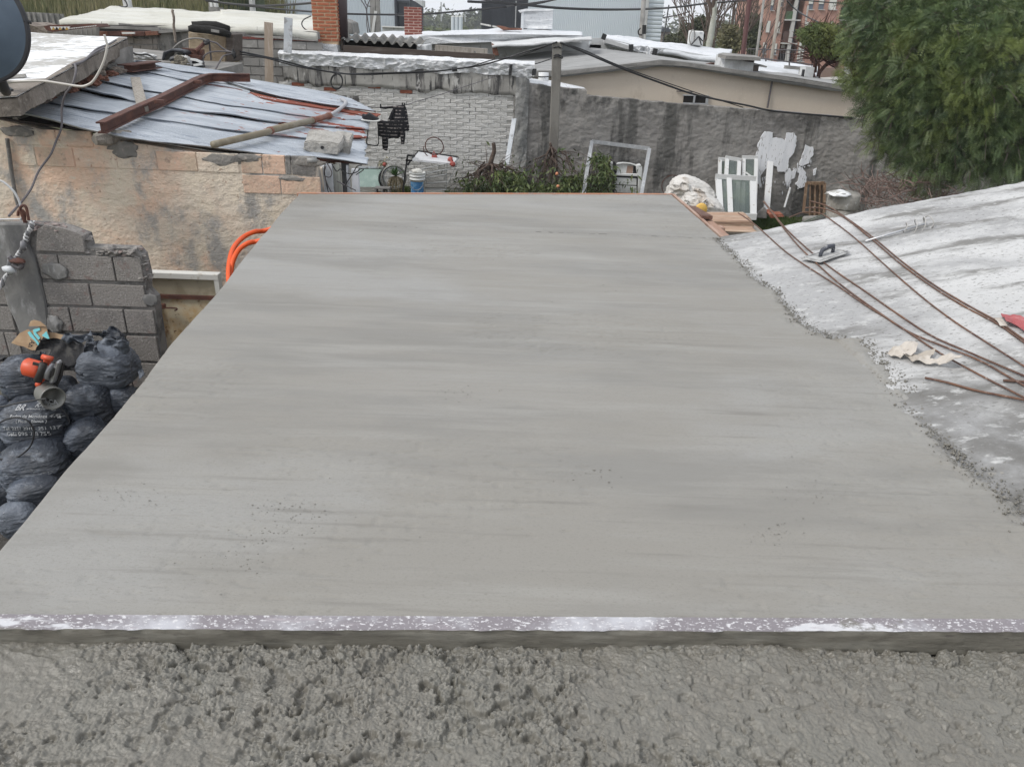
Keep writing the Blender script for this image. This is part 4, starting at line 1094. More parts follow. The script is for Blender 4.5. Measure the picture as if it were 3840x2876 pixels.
# edges of the strips measured on the roof plane: (left end, right end) of the upper border, list from the eaves up
def tp(k, x, y, l=0.0): return TIN.hit(k, x, y, l)
borders = [
 [tp('A', -160, 905), tp('A', 0, 940), tp('A', 380, 1010), tp('A', 840, 1105), tp('A', 1220, 1160), tp('A', 1700, 1215), tp('A', 2209, 1290), tp('B', 620, 1305), tp('B', 1045, 1358)],
 [tp('A', -60, 860), tp('A', 180, 845), tp('A', 370, 865), tp('A', 560, 905), tp('A', 1050, 970), tp('A', 1500, 1040), tp('A', 2050, 1110), tp('B', 500, 1160), tp('B', 1040, 1165)],
 [tp('A', 300, 800), tp('A', 460, 780), tp('A', 620, 778), tp('A', 900, 840), tp('A', 1130, 872), tp('A', 1500, 935), tp('A', 1870, 990), tp('B', 270, 1040), tp('B', 1050, 1100)],
 [tp('A', 640, 735), tp('A', 720, 715), tp('A', 795, 708), tp('A', 1100, 770), tp('A', 1500, 835), tp('A', 1900, 905), tp('A', 2209, 945), tp('B', 540, 1000), tp('B', 1058, 1040)],
 [tp('A', 900, 655), tp('A', 980, 625), tp('A', 1040, 605), tp('A', 1300, 660), tp('A', 1600, 715), tp('A', 2000, 790), tp('B', 240, 870), tp('B', 620, 935), tp('B', 1100, 1020)],
 [tp('A', 1060, 575), tp('A', 1120, 575), tp('A', 1180, 580), tp('A', 1500, 640), tp('A', 1750, 680), tp('B', 0, 775), tp('B', 300, 850), tp('B', 560, 895), tp('B', 1150, 985)],
 [tp('A', 1140, 560), tp('A', 1200, 560), tp('A', 1280, 570), tp('A', 1560, 605), tp('A', 1950, 660), tp('B', 0, 695), tp('B', 300, 750), tp('B', 650, 810), tp('B', 940, 878)],
]
def sheet(b0, b1, m, lift, gapfn, seed, right_cut=1.0, nu=150, nv=54, left=0.0, curl=.03):
 e0 = np.array([p[:] for p in bez(b0, 10)]); e1 = np.array([p[:] for p in bez(b1, 10)])
 def along(e, u):
  t = u * (len(e) - 1); i = np.clip(t.astype(int), 0, len(e) - 2); f = (t - i)[:, None]
  return e[i] * (1 - f) + e[i + 1] * f
 nrm = np.array(TIN.n[:])
 def fn(u, v):
  u = left + (right_cut - left) * u
  ov = .07
  vv_ = -ov * 1.1 + (1 + ov * 1.1) * v
  p = along(e0, u) * (1 - vv_[:, None]) + along(e1, u) * vv_[:, None]
  wave = .011 * np.sin(vv_ * 2 * np.pi * 8.5)
  bow = lift + gapfn * np.maximum(0, vnoise(u * 5 + seed, u * 0 + seed, 0)) * sstep(.25, 0, v) + .010 * fbm(u * 4 + seed, v * 1.5, 0, 2)
  jag = .03 * fbm(u * 14 + seed, u * 0, 0, 3) * sstep(.12, 0, v)
  p = p + nrm[None] * (wave + bow)[:, None]
  p[:, 1] += jag - (v < .001) * 0.0
  p[:, 0] += .03 * fbm(v * 6 + seed, v * 0 + seed, 0, 3) * (sstep(.97, 1, u) + sstep(.03, 0, u))
  return p
 mb2 = thick(MB().grid(fn, nu, nv), nu, nv, -TIN.n * .003)
 return mb2.build('roof_sheet', m, house, smooth=True)
sheet(borders[0], borders[1], m_tin, .012, .03, 1.0)
sheet(borders[1], borders[2], m_tinr, .028, .05, 2.2)
sheet(borders[2], borders[3], m_tinr, .044, .06, 3.1)
sheet(borders[3], borders[4], m_tinr, .056, .05, 4.4)
sheet(borders[4], borders[5], m_tinrr, .060, .03, 5.0, left=.5)
sheet(borders[4], borders[5], m_tin, .070, .06, 5.5, right_cut=.66)
sheet(borders[5], borders[6], m_tin, .088, .09, 6.8, right_cut=.985)
# folded eave strip at right, dark red
MB().bar(tp('B', 640, 1318, -.02), tp('B', 1045, 1352, -.02), .05, .035).build('eave_batten', m_rust, house)
# battens below the sheets
for a, b in [((130, 1000), (1400, 600)), ((900, 1140), (1900, 720))]:
 MB().bar(tp('A', *a, -.06), tp('A', *b, -.06), .05, .06).build('rafter', m_wood_grey, house)
MB().prism([tp('A', -100, 960, -.05), tp('A', 2209, 1300, -.05), tp('B', 1000, 1345, -.05), tp('B', 1010, 1050, -.05), tp('B', 900, 900, -.05), tp('A', 1200, 580, -.05), tp('A', 300, 780, -.05)], (0, 0, -.02)).build('roof_boarding', mat('dark_boarding', (.045, .035, .03), .9), house)
# rotten timber end protruding
tb_ = MB().tube([P('A', 785, 1165, 7.82), P('A', 860, 1155, 7.9), P('A', 940, 1135, 8.0), P('A', 1060, 1120, 8.15)], [.055, .075, .07, .06], 9).rough(.018, 14)
tb_.build('timber_end', m_wood_grey, house, smooth=False)
# door corner at the right end
mwp = mat('flaking_white_post', (0.50, 0.53, 0.56), .8, var=[('noise', 9, (.30, .30, .30), .53, .62, (1, 1, .6)), ('noise', 3, (.60, .62, .65), .45, .6, U1)], bump=[('noise', 18, .5, .01, U1)])
mwy = mat('pale_yellowish_board', (0.36, .37, .33), .85, var=[('noise', 6, (.26, .26, .24), .5, .66, (3, 1, .4))])
mdk = mat('dark_grey_board', (0.12, .125, .13), .85, var=[('noise', 6, (.2, .2, .2), .5, .66, (3, 1, .3))])
for (xa, xb, mm, Y) in [(620, 712, mwp, 8.3), (712, 770, mwp, 8.42), (770, 832, mwy, 8.45), (842, 905, mdk, 8.6), (880, 905, mwp, 8.5), (922, 985, mwp, 8.4)]:
 a, b = P('B', xa, 1480, Y), P('B', xb, 1480, Y)
 zt = TIN.z((a.x + b.x) / 2, Y) - .04
 MB().box((a.x + .003, Y, GROUND), (b.x - .003, Y + .05, zt)).build('board', mm, house, bevel=.004)
MB().tube([P('B', 556, 1333, 7.9), P('B', 636, 1330, 7.92)], .028, 10).build('lamp_tube', mat('dirty_grey_metal', (.28, .28, .27), .6, .3), house, smooth=True)
# tangle of wires in the doorway
for j, pts_ in enumerate([[(705, 1350), (700, 1420), (712, 1500), (730, 1590), (745, 1640)], [(720, 1350), (760, 1430), (740, 1470), (700, 1450), (710, 1380)], [(760, 1360), (800, 1420), (830, 1400), (850, 1420), (900, 1440), (960, 1430), (1000, 1400), (1020, 1410), (960, 1450)], [(700, 1440), (720, 1520), (760, 1600)], [(870, 1540), (900, 1490), (940, 1430), (970, 1380), (1010, 1370)], [(800, 1500), (880, 1540), (960, 1580)]]):
 solo('wire', MB().tube(bez([P('B', x, y, 8.28) for x, y in pts_], 8), .006, 6), m_cable_g if j % 2 else m_cable_b, ['dark wire hanging in a long drop inside the doorway', 'loop of wire just under the tin eave', 'black wire wandering from the doorway to the white post', 'thin wire crossing the flaking white jamb', 'curled wire rising beyond the white post', 'slack wire low across the doorway boards'][j], 'wire', 'loose wires in the doorway under the tin roof', smooth=True)
# == things lying on the tin roof
bm_ = thing('steel_beam', 'long rusty steel beam bent at its upper end, lying across the tin roof', 'steel beam', tp('A', 1300, 880, .1))
def ibeam(pts, h, w, t, parent, m=m_rust, name='beam'):
 """I section swept along a polyline"""
 sec = [(-w / 2, 0), (w / 2, 0), (w / 2, t), (t / 2, t), (t / 2, h - t), (w / 2, h - t), (w / 2, h), (-w / 2, h), (-w / 2, h - t), (-t / 2, h - t), (-t / 2, t), (-w / 2, t)]
 mb = MB(); n = len(sec)
 for i, p in enumerate(pts):
  d = (pts[min(i + 1, len(pts) - 1)] - pts[max(i - 1, 0)]).normalized()
  x = d.cross(Vector((0, 0, 1))).normalized(); y = x.cross(d)
  for sx, sy in sec: mb.v.append(tuple(p + x * sx + y * sy))
 for i in range(len(pts) - 1):
  for k in range(n): mb.f.append((i * n + k, i * n + (k + 1) % n, (i + 1) * n + (k + 1) % n, (i + 1) * n + k))
 mb.f.append(tuple(range(n))[::-1]); mb.f.append(tuple((len(pts) - 1) * n + k for k in range(n)))
 return mb.build(name, m, parent)
lo = [tp('A', 848, 1108, .05), tp('A', 1100, 985, .06), tp('A', 1330, 880, .07), tp('A', 1500, 790, .07), tp('A', 1640, 715, .09)]
hi = [P('A', 1700, 690, lo[-1].y + .35), P('A', 1760, 678, lo[-1].y + .5), P('A', 1900, 678, lo[-1].y + .62), P('A', 2075, 680, lo[-1].y + .7)]
ibeam(lo + hi, .105, .085, .014, bm_, name='beam')
for x, y in [(1325, 855), (1640, 690)]:
 c = tp('A', x, y, .17)
 MB().box((c.x - .05, c.y - .03, c.z - .01), (c.x + .05, c.y + .03, c.z + .035)).build('bracket', m_rust, bm_, bevel=.006)
b2 = thing('steel_beam', 'short length of rusty channel beam at the back corner of the tin roof by the white roof slab', 'steel beam', tp('A', 1150, 580, .08))
ibeam([tp('A', 1040, 600, .09), tp('A', 1290, 565, .09)], .09, .2, .014, b2)
pl_ = MB().bar(tp('A', 1125, 655, .12), tp('A', 1185, 910, .1), .11, .05).rough(.006, 12)
solo('timber_plank', pl_, m_wood_grey, 'short grey weathered plank lying on the tin roof above the rusty beam', 'plank')
m_pipe1 = mat('olive_brown_pipe', (0.20, .165, .11), .6, var=[('noise', 4, (.27, .24, .18), .45, .65, U1)])
m_pipe2 = mat('red_brown_pipe', (0.19, .075, .045), .65, var=[('noise', 6, (.26, .12, .08), .5, .65, U1)])
pp = thing('drain_pipe', 'jointed olive and brown pipe with a grey bent end lying across the tin roof', 'pipe', tp('B', 300, 1080, .1))
MB().tube([tp('A', 1765, 1200, .10), tp('A', 2209, 1098, .10), tp('B', 250, 1085, .10)], .035, 14).build('pipe', m_pipe1, pp, smooth=True)
MB().tube([tp('B', 245, 1082, .10), tp('B', 600, 1000, .10)], .037, 14).build('pipe', m_pipe1, pp, smooth=True)
MB().tube([tp('B', 590, 1002, .10), tp('B', 735, 962, .10)], .034, 14).build('pipe', m_pipe2, pp, smooth=True)
MB().tube(bez([tp('B', 730, 965, .10), tp('B', 800, 925, .10), tp('B', 860, 878, .11), tp('B', 878, 850, .12), tp('B', 860, 832, .13), tp('B', 838, 822, .13)], 6), .024, 12).build('bent_pipe', mat('grey_plastic_pipe', (.36, .36, .37), .5), pp, smooth=True)
for x, y in [(250, 1084), (605, 998), (735, 962)]:
 c = tp('B', x, y, .10); d = (tp('B', 600, 1000, .1) - tp('B', 245, 1082, .1)).normalized()
 MB().tube([c - d * .025, c + d * .025], .042, 14).build('joint_ring', m_pipe2, pp, smooth=True)
# concrete lumps
m_lumpc = mat('pale_concrete_lump', (0.40, .385, .355), .95, var=[('noise', 8, (.30, .285, .26), .45, .62, U1), ('noise', 40, (.5, .48, .45), .55, .68, U1)], bump=[('noise', 30, 1, .02, U1)])
def chunk(pts, ext, m, label, cat, name='concrete_block', amt=.012):
 mb = MB().prism(pts, ext)
 me = mb.mesh('t'); bm = bmesh.new(); bm.from_mesh(me)
 bmesh.ops.recalc_face_normals(bm, faces=bm.faces)
 bmesh.ops.bevel(bm, geom=bm.edges[:], offset=.012, segments=2, affect='EDGES')
 bmesh.ops.triangulate(bm, faces=bm.faces[:])
 bmesh.ops.subdivide_edges(bm, edges=[e for e in bm.edges if e.calc_length() > .06], cuts=2, use_grid_fill=True)
 mb2 = MB()
 for i, v in enumerate(bm.verts): v.index = i
 mb2.add([v.co[:] for v in bm.verts], [tuple(v.index for v in f.verts) for f in bm.faces]); bm.free()
 mb2.rough(amt, 12)
 return solo(name, mb2, m, label, cat, smooth=False)
Yc = tp('B', 700, 1290).y
chunk([P('B', x, y, Yc - .02) for x, y in [(525, 1175), (600, 1165), (832, 1200), (820, 1292), (640, 1280), (525, 1248)]], (0, .30, .08), m_lumpc, 'pale broken concrete block with a hole, left of two on the tin eave', 'concrete block')
MB_h = MB().lathe(P('B', 680, 1225, Yc - .035), [(.001, 0), (.018, 0), (.018, .02), (.001, .02)], 10, 'Y')
solo('bolt_hole', MB_h, m_cloth, 'dark hole in the face of the left concrete block', 'hole')
chunk([P('B', x, y, Yc + .16) for x, y in [(760, 1150), (915, 1168), (905, 1298), (830, 1290), (765, 1240)]], (0, .2, .06), m_lumpc, 'whiter square concrete block standing behind the broken one on the eave', 'concrete block')
# shoe
m_shoe = mat('black_canvas', (.015, .015, .018), .8)
m_sole = mat('white_rubber', (.62, .62, .60), .6)
c = tp('B', 1080, 1000, .08)
sh = thing('shoe', 'black canvas shoe with white sole on the rusty sheet beside the hanging jumper', 'shoe', c)
L_ = [P('B', x, y, c.y) for x, y in [(1005, 1000), (1060, 1010), (1110, 1018), (1155, 1010)]]
vsx = []
MB().prism([P('B', x, y, c.y - .045) for x, y in [(1000, 990), (1005, 1002), (1060, 1010), (1130, 1017), (1158, 1006), (1155, 996), (1100, 1001), (1040, 995)]], (0, .09, 0)).build('sole', m_sole, sh, bevel=.008)
u_ = MB().prism([P('B', x, y, c.y - .04) for x, y in [(1010, 942), (1008, 985), (1060, 1000), (1130, 1003), (1150, 988), (1120, 972), (1085, 950), (1060, 938), (1040, 952), (1025, 955)]], (0, .08, 0))
u_.build('upper', m_shoe, sh, bevel=.014)
for x, y in [(1072, 952), (1085, 960), (1098, 968)]:
 q_ = P('B', x, y, c.y); MB().bar(q_ + Vector((-.01, -.035, .012)), q_ + Vector((.012, .035, .012)), .005, .006).build('lace', m_sole, sh)
# == whitewashed flat roof at the left
m_wash = mat('flaking_whitewash', (0.42, 0.41, 0.385), .9,
 var=[('noise', 1.1, (0.80, 0.81, 0.82), .46, .53, (1, 1.5, 1)), ('noise', 4.5, (.40, .395, .375), .54, .60, (.8, 2.4, 1)), ('noise', 11, (.78, .79, .80), .55, .62, (.8, 1.6, 1)), ('noise', 40, (.26, .25, .235), .66, .74, U1)],
 bump=[('noise', 9, .4, .02, U1)])
m_edge = mat('weathered_slab_edge', (0.225, .195, .165), .95, var=[('noise', 3, (.14, .12, .10), .44, .62, U1), ('noise', 16, (.32, .285, .25), .55, .70, U1), ('noise', 50, (.10, .09, .08), .6, .7, U1)], bump=[('noise', 14, .9, .03, U1), ('noise', 50, .6, .008, U1)])
wr = thing('flat_roof', 'flat concrete roof slab with flaking whitewash and a cracked edge at the upper left', 'roof', (-5.8, 9.5, .9))
n1, n2, n3 = P('a', 225, 1320, 7.25), P('a', 1760, 520, 11.6), P('a', 290, 445, 12.6)
WR = Plane(n1, n2, P('a', 0, 440, 12.6))
outl = [WR.hit('a', *p) for p in [(-500, 1340), (0, 1335), (225, 1320), (420, 1215), (640, 1110), (780, 1030), (1010, 915), (1260, 770), (1480, 660), (1755, 518), (1050, 490), (290, 443), (-700, 400)]]
MB().prism(outl, (0, 0, -.012)).build('whitewash', m_wash, wr)
low_ = MB().prism([p - Vector((0, 0, .0125)) for p in outl], (0, 0, -.15))
me = low_.mesh('t'); bm = bmesh.new(); bm.from_mesh(me); bmesh.ops.triangulate(bm, faces=bm.faces[:])
bmesh.ops.subdivide_edges(bm, edges=[e for e in bm.edges if e.calc_length() > .3], cuts=6, use_grid_fill=True)
mb2 = MB()
for i, v in enumerate(bm.verts): v.index = i
mb2.add([v.co[:] for v in bm.verts], [tuple(v.index for v in f.verts) for f in bm.faces]); bm.free()
# only the rim is roughened
mb2.v = [(x + .012 * float(fbm(x * 6, y * 6, z * 9, 3)), y + .02 * float(fbm(x * 7 + 5, y * 5, z * 9, 3)), z - (.012 if z > -99 else 0) + (.012 * float(fbm(x * 6, y * 6 + 7, z * 6, 3)))) for x, y, z in mb2.v]
mb2.build('slab', m_edge, wr)
# brown bare rim strip on the top
rim = [WR.hit('a', *p, .004) for p in [(-300, 1338), (225, 1322), (640, 1112), (1010, 917), (1480, 662), (1755, 520), (1640, 520), (1480, 610), (1260, 760), (1010, 860), (780, 990), (620, 1090), (340, 1110), (-300, 1120)]]
MB().prism(rim, (0, 0, -.004)).build('bare_rim', m_edge, wr)
# wall under it: rubble, brick lumps and render
m_rub = mat('rubble_masonry', (0.25, .21, .175), .95, var=[('noise', 5, (.15, .12, .10), .45, .6, U1), ('noise', 12, (.36, .31, .26), .55, .7, U1)], bump=[('noise', 12, 1, .04, U1)])
m_rb = mat('red_brick_rubble', (0.19, .09, .06), .95, var=[('noise', 10, (.15, .06, .04), .45, .62, U1)], bump=[('noise', 20, .8, .02, U1)])
wp = [WR.hit('a', *p, -.15) for p in [(-400, 1380), (330, 1330), (700, 1150), (1200, 960), (1700, 700)]]
wb = [TIN.hit('a', *p, -.1) for p in [(-400, 1560), (450, 1480), (1000, 1330), (1340, 1180), (1760, 1010)]]
mbw = MB()
def wfn(u, v):
 e0 = np.array([p[:] for p in bez(wp, 8)]); e1 = np.array([p[:] for p in bez(wb, 8)])
 t = u * (len(e0) - 1); i = np.clip(t.astype(int), 0, len(e0) - 2); f = (t - i)[:, None]
 a = e0[i] * (1 - f) + e0[i + 1] * f; b = e1[i] * (1 - f) + e1[i + 1] * f
 p = a * (1 - v[:, None]) + b * v[:, None]
 p += .035 * np.stack([fbm(p[:, 0] * 5 + 9 * k, p[:, 1] * 5, p[:, 2] * 7, 3) for k in range(3)], 1)
 return p
mbw.grid(wfn, 110, 22).build('rubble_wall', m_rub, wr, smooth=True)
for x, y, r, mm in [(1170, 1120, .10, m_rb), (1060, 1190, .08, m_rb), (940, 1230, .09, m_rb), (780, 1270, .10, m_rub), (1380, 1090, .08, m_rb), (1520, 1020, .07, m_rb), (560, 1360, .08, m_rub), (1290, 1150, .07, m_rb), (660, 1330, .07, m_rb), (1640, 990, .08, m_rub), (400, 1430, .07, m_rub), (1230, 1010, .13, m_rub), (1050, 1090, .12, m_rub), (1480, 930, .12, m_conc)]:
 q_ = TIN.hit('a', x, y, .1)
 lump(q_, r * .85, mm, wr, 'masonry_lump', 3, .55, (1.3, .9, .6), 1.7, x * .1, smooth=False)
# supporting stub wall at the far corner
MB().prism([P('a', 1500, 790, 10.9), P('a', 1720, 650, 11.2), P('a', 1750, 900, 11.2), P('a', 1740, 975, 11.1), P('a', 1560, 980, 10.9)], (0, .25, 0)).rough(.02, 6).build('stub_wall', m_conc, wr)
solo('batten', MB().bar(WR.hit('a', -200, 1075, .02), WR.hit('a', 350, 1048, .02), .07, .03), m_lumpc, 'pale batten lying near the whitewashed roof rim', 'batten')
# satellite dish
m_dish = mat('blue_grey_dish', (0.075, .105, .145), .5, var=[('noise', 3, (.095, .13, .175), .4, .65, U1)])
dc = P('A', -231, 200, 5.8)
dr_ = 411 / 2.209 / 2901 * 5.8 * 1.0
dsh = thing('satellite_dish', 'dark blue grey satellite dish seen from behind at the upper left corner', 'satellite dish', (dc.x, dc.y, .8))
prof = [(.002, -.11)] + [(dr_ * t, -.11 + .11 * t * t) for t in np.linspace(.1, 1, 12)] + [(dr_ + .008, .0), (dr_ + .008, .012), (dr_ - .002, .010)] + [(dr_ * t, -.10 + .11 * t * t) for t in np.linspace(.97, .1, 10)] + [(.002, -.10)]
MB().lathe(dc, prof, 72, 'Y').build('reflector', m_dish, dsh, smooth=True)
MB().lathe(dc + Vector((0, .002, 0)), [(dr_ + .002, -.008), (dr_ + .014, -.006), (dr_ + .014, .016), (dr_ + .002, .016)], 72, 'Y').build('rim', mat('dark_rim', (.035, .035, .04), .6), dsh, smooth=True)
m_mast = mat('dark_mast', (.03, .03, .032), .6)
MB().tube(bez([dc + Vector((0, .06, -.1)), dc + Vector((0, .2, -.45)), P('a', -30, 1000, 7.3), P('a', 0, 1080, 7.4), P('a', 35, 1240, 7.45)], 6), .035, 12).build('mast', m_mast, dsh, smooth=True)
MB().prism([WR.hit('a', -100, 1270, .01), WR.hit('a', 190, 1255, .01), WR.hit('a', 75, 1180, .01), WR.hit('a', -60, 1180, .01)], (0, 0, .012)).build('foot_plate', m_mast, dsh)
MB().tube([dc + Vector((dr_ - .01, 0, .03)), dc + Vector((dr_ + .03, .02, .02))], .012, 8).build('clip', m_mast, dsh)
# cables on that side
solo('cable', MB().tube(bez([P('a', x, y, 7.0 + .0) for x, y in [(60, 1145), (300, 1128), (600, 1125), (850, 1160), (1080, 1195), (1180, 1188), (1280, 1130), (1370, 990), (1440, 830), (1480, 650), (1465, 570), (1440, 480)]], 10), .010, 8), mat('ivory_cable', (.60, .57, .52), .5), 'stiff ivory cable curving from the dish foot up into the air', 'cable', smooth=True)
solo('cable', MB().tube(bez([P('A', x, y, Y) for x, y, Y in [(620, 535, 7.9), (628, 590, 7.7), (600, 700, 7.6), (540, 790, 7.6), (512, 900, 7.6), (510, 1050, 7.55), (465, 1170, 7.5), (420, 1280, 7.4), (320, 1420, 7.3), (260, 1560, 7.1), (190, 1660, 6.9), (120, 1740, 6.5), (75, 1790, 6.2)]], 10), .010, 8), m_cable_g, 'grey twisted cable hanging from the roof rim down across the peach wall', 'cable', smooth=True)
solo('cable', MB().tube(bez([P('E', x, y, 6.3) for x, y in [(-30, -60), (30, -40), (90, 10), (140, 70), (180, 160), (195, 260), (180, 330), (200, 440)]], 8), .009, 8), m_cable_w, 'pale cable curving down to the hooks from the left border', 'cable', smooth=True)
for j, pts_ in enumerate([[(620, 530, 8.6), (700, 500, 8.8), (800, 410, 9.5), (900, 370, 10.2), (960, 335, 10.8)], [(600, 540, 8.5), (680, 515, 8.7), (780, 440, 9.4), (860, 400, 9.9)]]):
 solo('cable', MB().tube(bez([WR.hit('A', x, y, .03) for x, y, Y in pts_], 8), .012, 7), m_cable_g, ['dark cable lying along the cracked edge of the whitewashed roof', 'second cable tucked into the crack of the whitewashed roof'][j], 'cable', smooth=True)
# == back wall of the courtyard
BY = 16.5
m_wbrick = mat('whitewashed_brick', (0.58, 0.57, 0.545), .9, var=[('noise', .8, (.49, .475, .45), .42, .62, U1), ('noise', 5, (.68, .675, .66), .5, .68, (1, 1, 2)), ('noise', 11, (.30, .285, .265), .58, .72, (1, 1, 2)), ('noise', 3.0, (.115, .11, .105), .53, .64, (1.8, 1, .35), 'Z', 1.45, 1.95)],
 bump=[('noise', 16, .8, .03, (1, 1, 2)), ('noise', 50, .5, .01, U1)])
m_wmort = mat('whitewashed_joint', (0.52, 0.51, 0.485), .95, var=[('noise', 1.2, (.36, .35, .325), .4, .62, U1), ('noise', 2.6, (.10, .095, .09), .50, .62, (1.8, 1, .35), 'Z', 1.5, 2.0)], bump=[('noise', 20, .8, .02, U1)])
m_wrend = mat('stained_render', (0.37, 0.36, 0.335), .92, var=[('noise', 1.0, (.29, .28, .26), .42, .62, U1), ('noise', 2.2, (.085, .082, .08), .49, .60, (2.4, 1, .35)), ('noise', 6, (.50, .49, .47), .57, .67, (1.5, 1, .7)), ('noise', 5, (.06, .06, .06), .58, .64, (3.0, 1, .3))], bump=[('noise', 14, .5, .02, U1)])
m_grey = mat('grey_cement_render', (0.285, 0.272, 0.255), .95, var=[('noise', .45, (.225, .215, .205), .42, .60, U1), ('noise', 1.8, (.33, .317, .30), .5, .68, U1), ('noise', 1.1, (.11, .107, .10), .51, .64, (2.4, 1, .35)), ('noise', 3.5, (.10, .097, .092), .44, .62, (1.4, 1, .8), 'Z', 1.75, 2.3), ('noise', 9, (.19, .183, .175), .6, .70, U1)],
 bump=[('noise', 5, .6, .05, U1), ('noise', 22, .6, .015, (1, 1, 1.4)), ('crack', .45, .15, .02, U1)])
m_redb = mat('exposed_red_brick', (0.26, 0.085, 0.05), .9, var=[('noise', 8, (.36, .16, .10), .5, .65, U1)], bump=[('noise', 20, .8, .02, U1)])
m_silver = mat('aluminium_membrane', (0.670, 0.684, 0.698), .42, .15, var=[('noise', 2.2, (0.744, 0.753, 0.763), .45, .6, U1), ('noise', 9, (0.484, 0.498, 0.512), .58, .72, (1, 1, 2.2)), ('noise', 22, (0.781, 0.790, 0.800), .58, .68, U1)], bump=[('noise', 7, .7, .05, (1, 1, 2.2)), ('noise', 20, .7, .02, (1, 1, 2.0))], rvar=(7, .25, .6, U1))
m_tar = mat('black_bitumen', (.012, .012, .013), .6)
def wz(k, x, y, Y=BY): return P(k, x, y, Y).z
def wx(k, x, y, Y=BY): return P(k, x, y, Y).x
w1 = thing('brick_wall', 'whitewashed brick courtyard wall with a stained render band and silver membrane coping', 'wall', (-2.3, BY, GROUND))
xa = wx('B', 355, 500); xb = wx('C', 290, 900)
zc_l, zc_r = wz('B', 360, 510), wz('C', 290, 610)
zb_l, zb_r = wz('B', 400, 690), wz('C', 290, 795)
MB().prism([Vector((xa, BY + .03, GROUND)), Vector((xb, BY + .03, GROUND)), Vector((xb, BY + .03, zc_r)), Vector((xa, BY + .03, zc_l))], (0, .25, 0)).build('backing', m_wmort, w1)
# render band
def band(u, v):
 x = xa + (xb - xa) * u
 zt = zc_l + (zc_r - zc_l) * u + .02
 zb = zb_l + (zb_r - zb_l) * u + .05 * fbm(x * 3, x * 0, 0, 4)
 z = zt * (1 - v) + zb * v
 y = BY - .028 + .010 * fbm(x * 4, z * 4, 0, 3) + .05 * (v > .985)
 return np.stack([x, y, z], 1)
MB().grid(band, 160, 12).build('render_band', m_wrend, w1, smooth=True)
# bricks: nearest the eye as single parts, whitewashed over
bl_, bh_ = .255, .0735
bms = [chamfer_mesh('brick', m_wbrick, bl_ - .006 - .006 * (s % 3), .024, bh_ - .007, .008, .006, s) for s in range(7)]
bmr = chamfer_mesh('brick_red', m_redb, bl_ - .008, .03, bh_ - .009, .006, .004, 9)
cnt = 0
extra = MB()
rows = int((zb_l - GROUND) / bh_) + 2
xvis0 = P('B', 1040, 1000, BY).x
for r in range(rows):
 z = zb_l + .02 - (r + .5) * bh_
 if z < GROUND: break
 n_ = int((xb - xa) / bl_) + 2
 for i in range(n_):
  x = xa + (i + (.5 if r % 2 else 0)) * bl_
  if x > xb - .1 or x < xa: continue
  t = (x - xa) / (xb - xa)
  ztop = zb_l + (zb_r - zb_l) * t
  if z > ztop + .03: continue
  behind_roof = x < xvis0 and z < .35 and r > 4
  if z < -1.62 or behind_roof:
   continue
  dy = random.uniform(-.010, .010)
  red = (r <= 1 and random.random() < .09)
  if cnt < 300 and (x > xvis0 or r < 3):
   piece('brick', bmr if red else random.choice(bms), w1, (x, BY + .030 + dy * .5, z), (0, random.uniform(-.012, .012), 0)); cnt += 1
  else:
   extra.box((x - bl_ / 2 + .004, BY + .015 + dy * .5, z - bh_ / 2 + .004), (x + bl_ / 2 - .004, BY + .05, z + bh_ / 2 - .004))
if extra.v:
 o = extra.build('brick_courses', m_wbrick, w1); o['kind'] = 'stuff'
# silver membrane coping with folds
def coping(u, v):
 x = xa - .06 + (xb + .42 - xa) * u
 zt = wz('B', 430, 440) + (wz('C', 340, 530) - wz('B', 430, 440)) * u
 zb = zt - .22 + .04 * fbm(x * 2.5, x * 0, 0, 4) + .12 * sstep(.0, .35, 1 - u)*0
 a = v * 2
 y = np.where(a < 1, BY + .32 - .42 * a, BY - .10 + .05 * (a - 1))
 z = np.where(a < 1, zt + .05 * np.sin(np.pi * a), zt - (zt - zb) * (a - 1))
 n = fbm(x * 5, z * 9 + y * 6, 0, 3)
 y = y - .018 * (1 - np.abs(n) * 2.2) * (a > .8)
 z = z + .010 * fbm(x * 4, y * 6, 3, 3)
 return np.stack([x, y, z], 1)
MB().grid(coping, 420, 36).build('membrane_coping', m_silver, w1, smooth=True)
for (x, y, w, h, ang) in [(250, 580, 12, 90, -8), (445, 600, 16, 55, -10)]:
 MB().prism([P('C', x - w, y + h * .55, BY - .16), P('C', x + w, y + h * .5, BY - .16), P('C', x + w + 8, y - h * .5, BY - .14), P('C', x - w + 6, y - h * .5, BY - .14)], (0, .05, 0)).build('tar_joint', m_tar, w1)
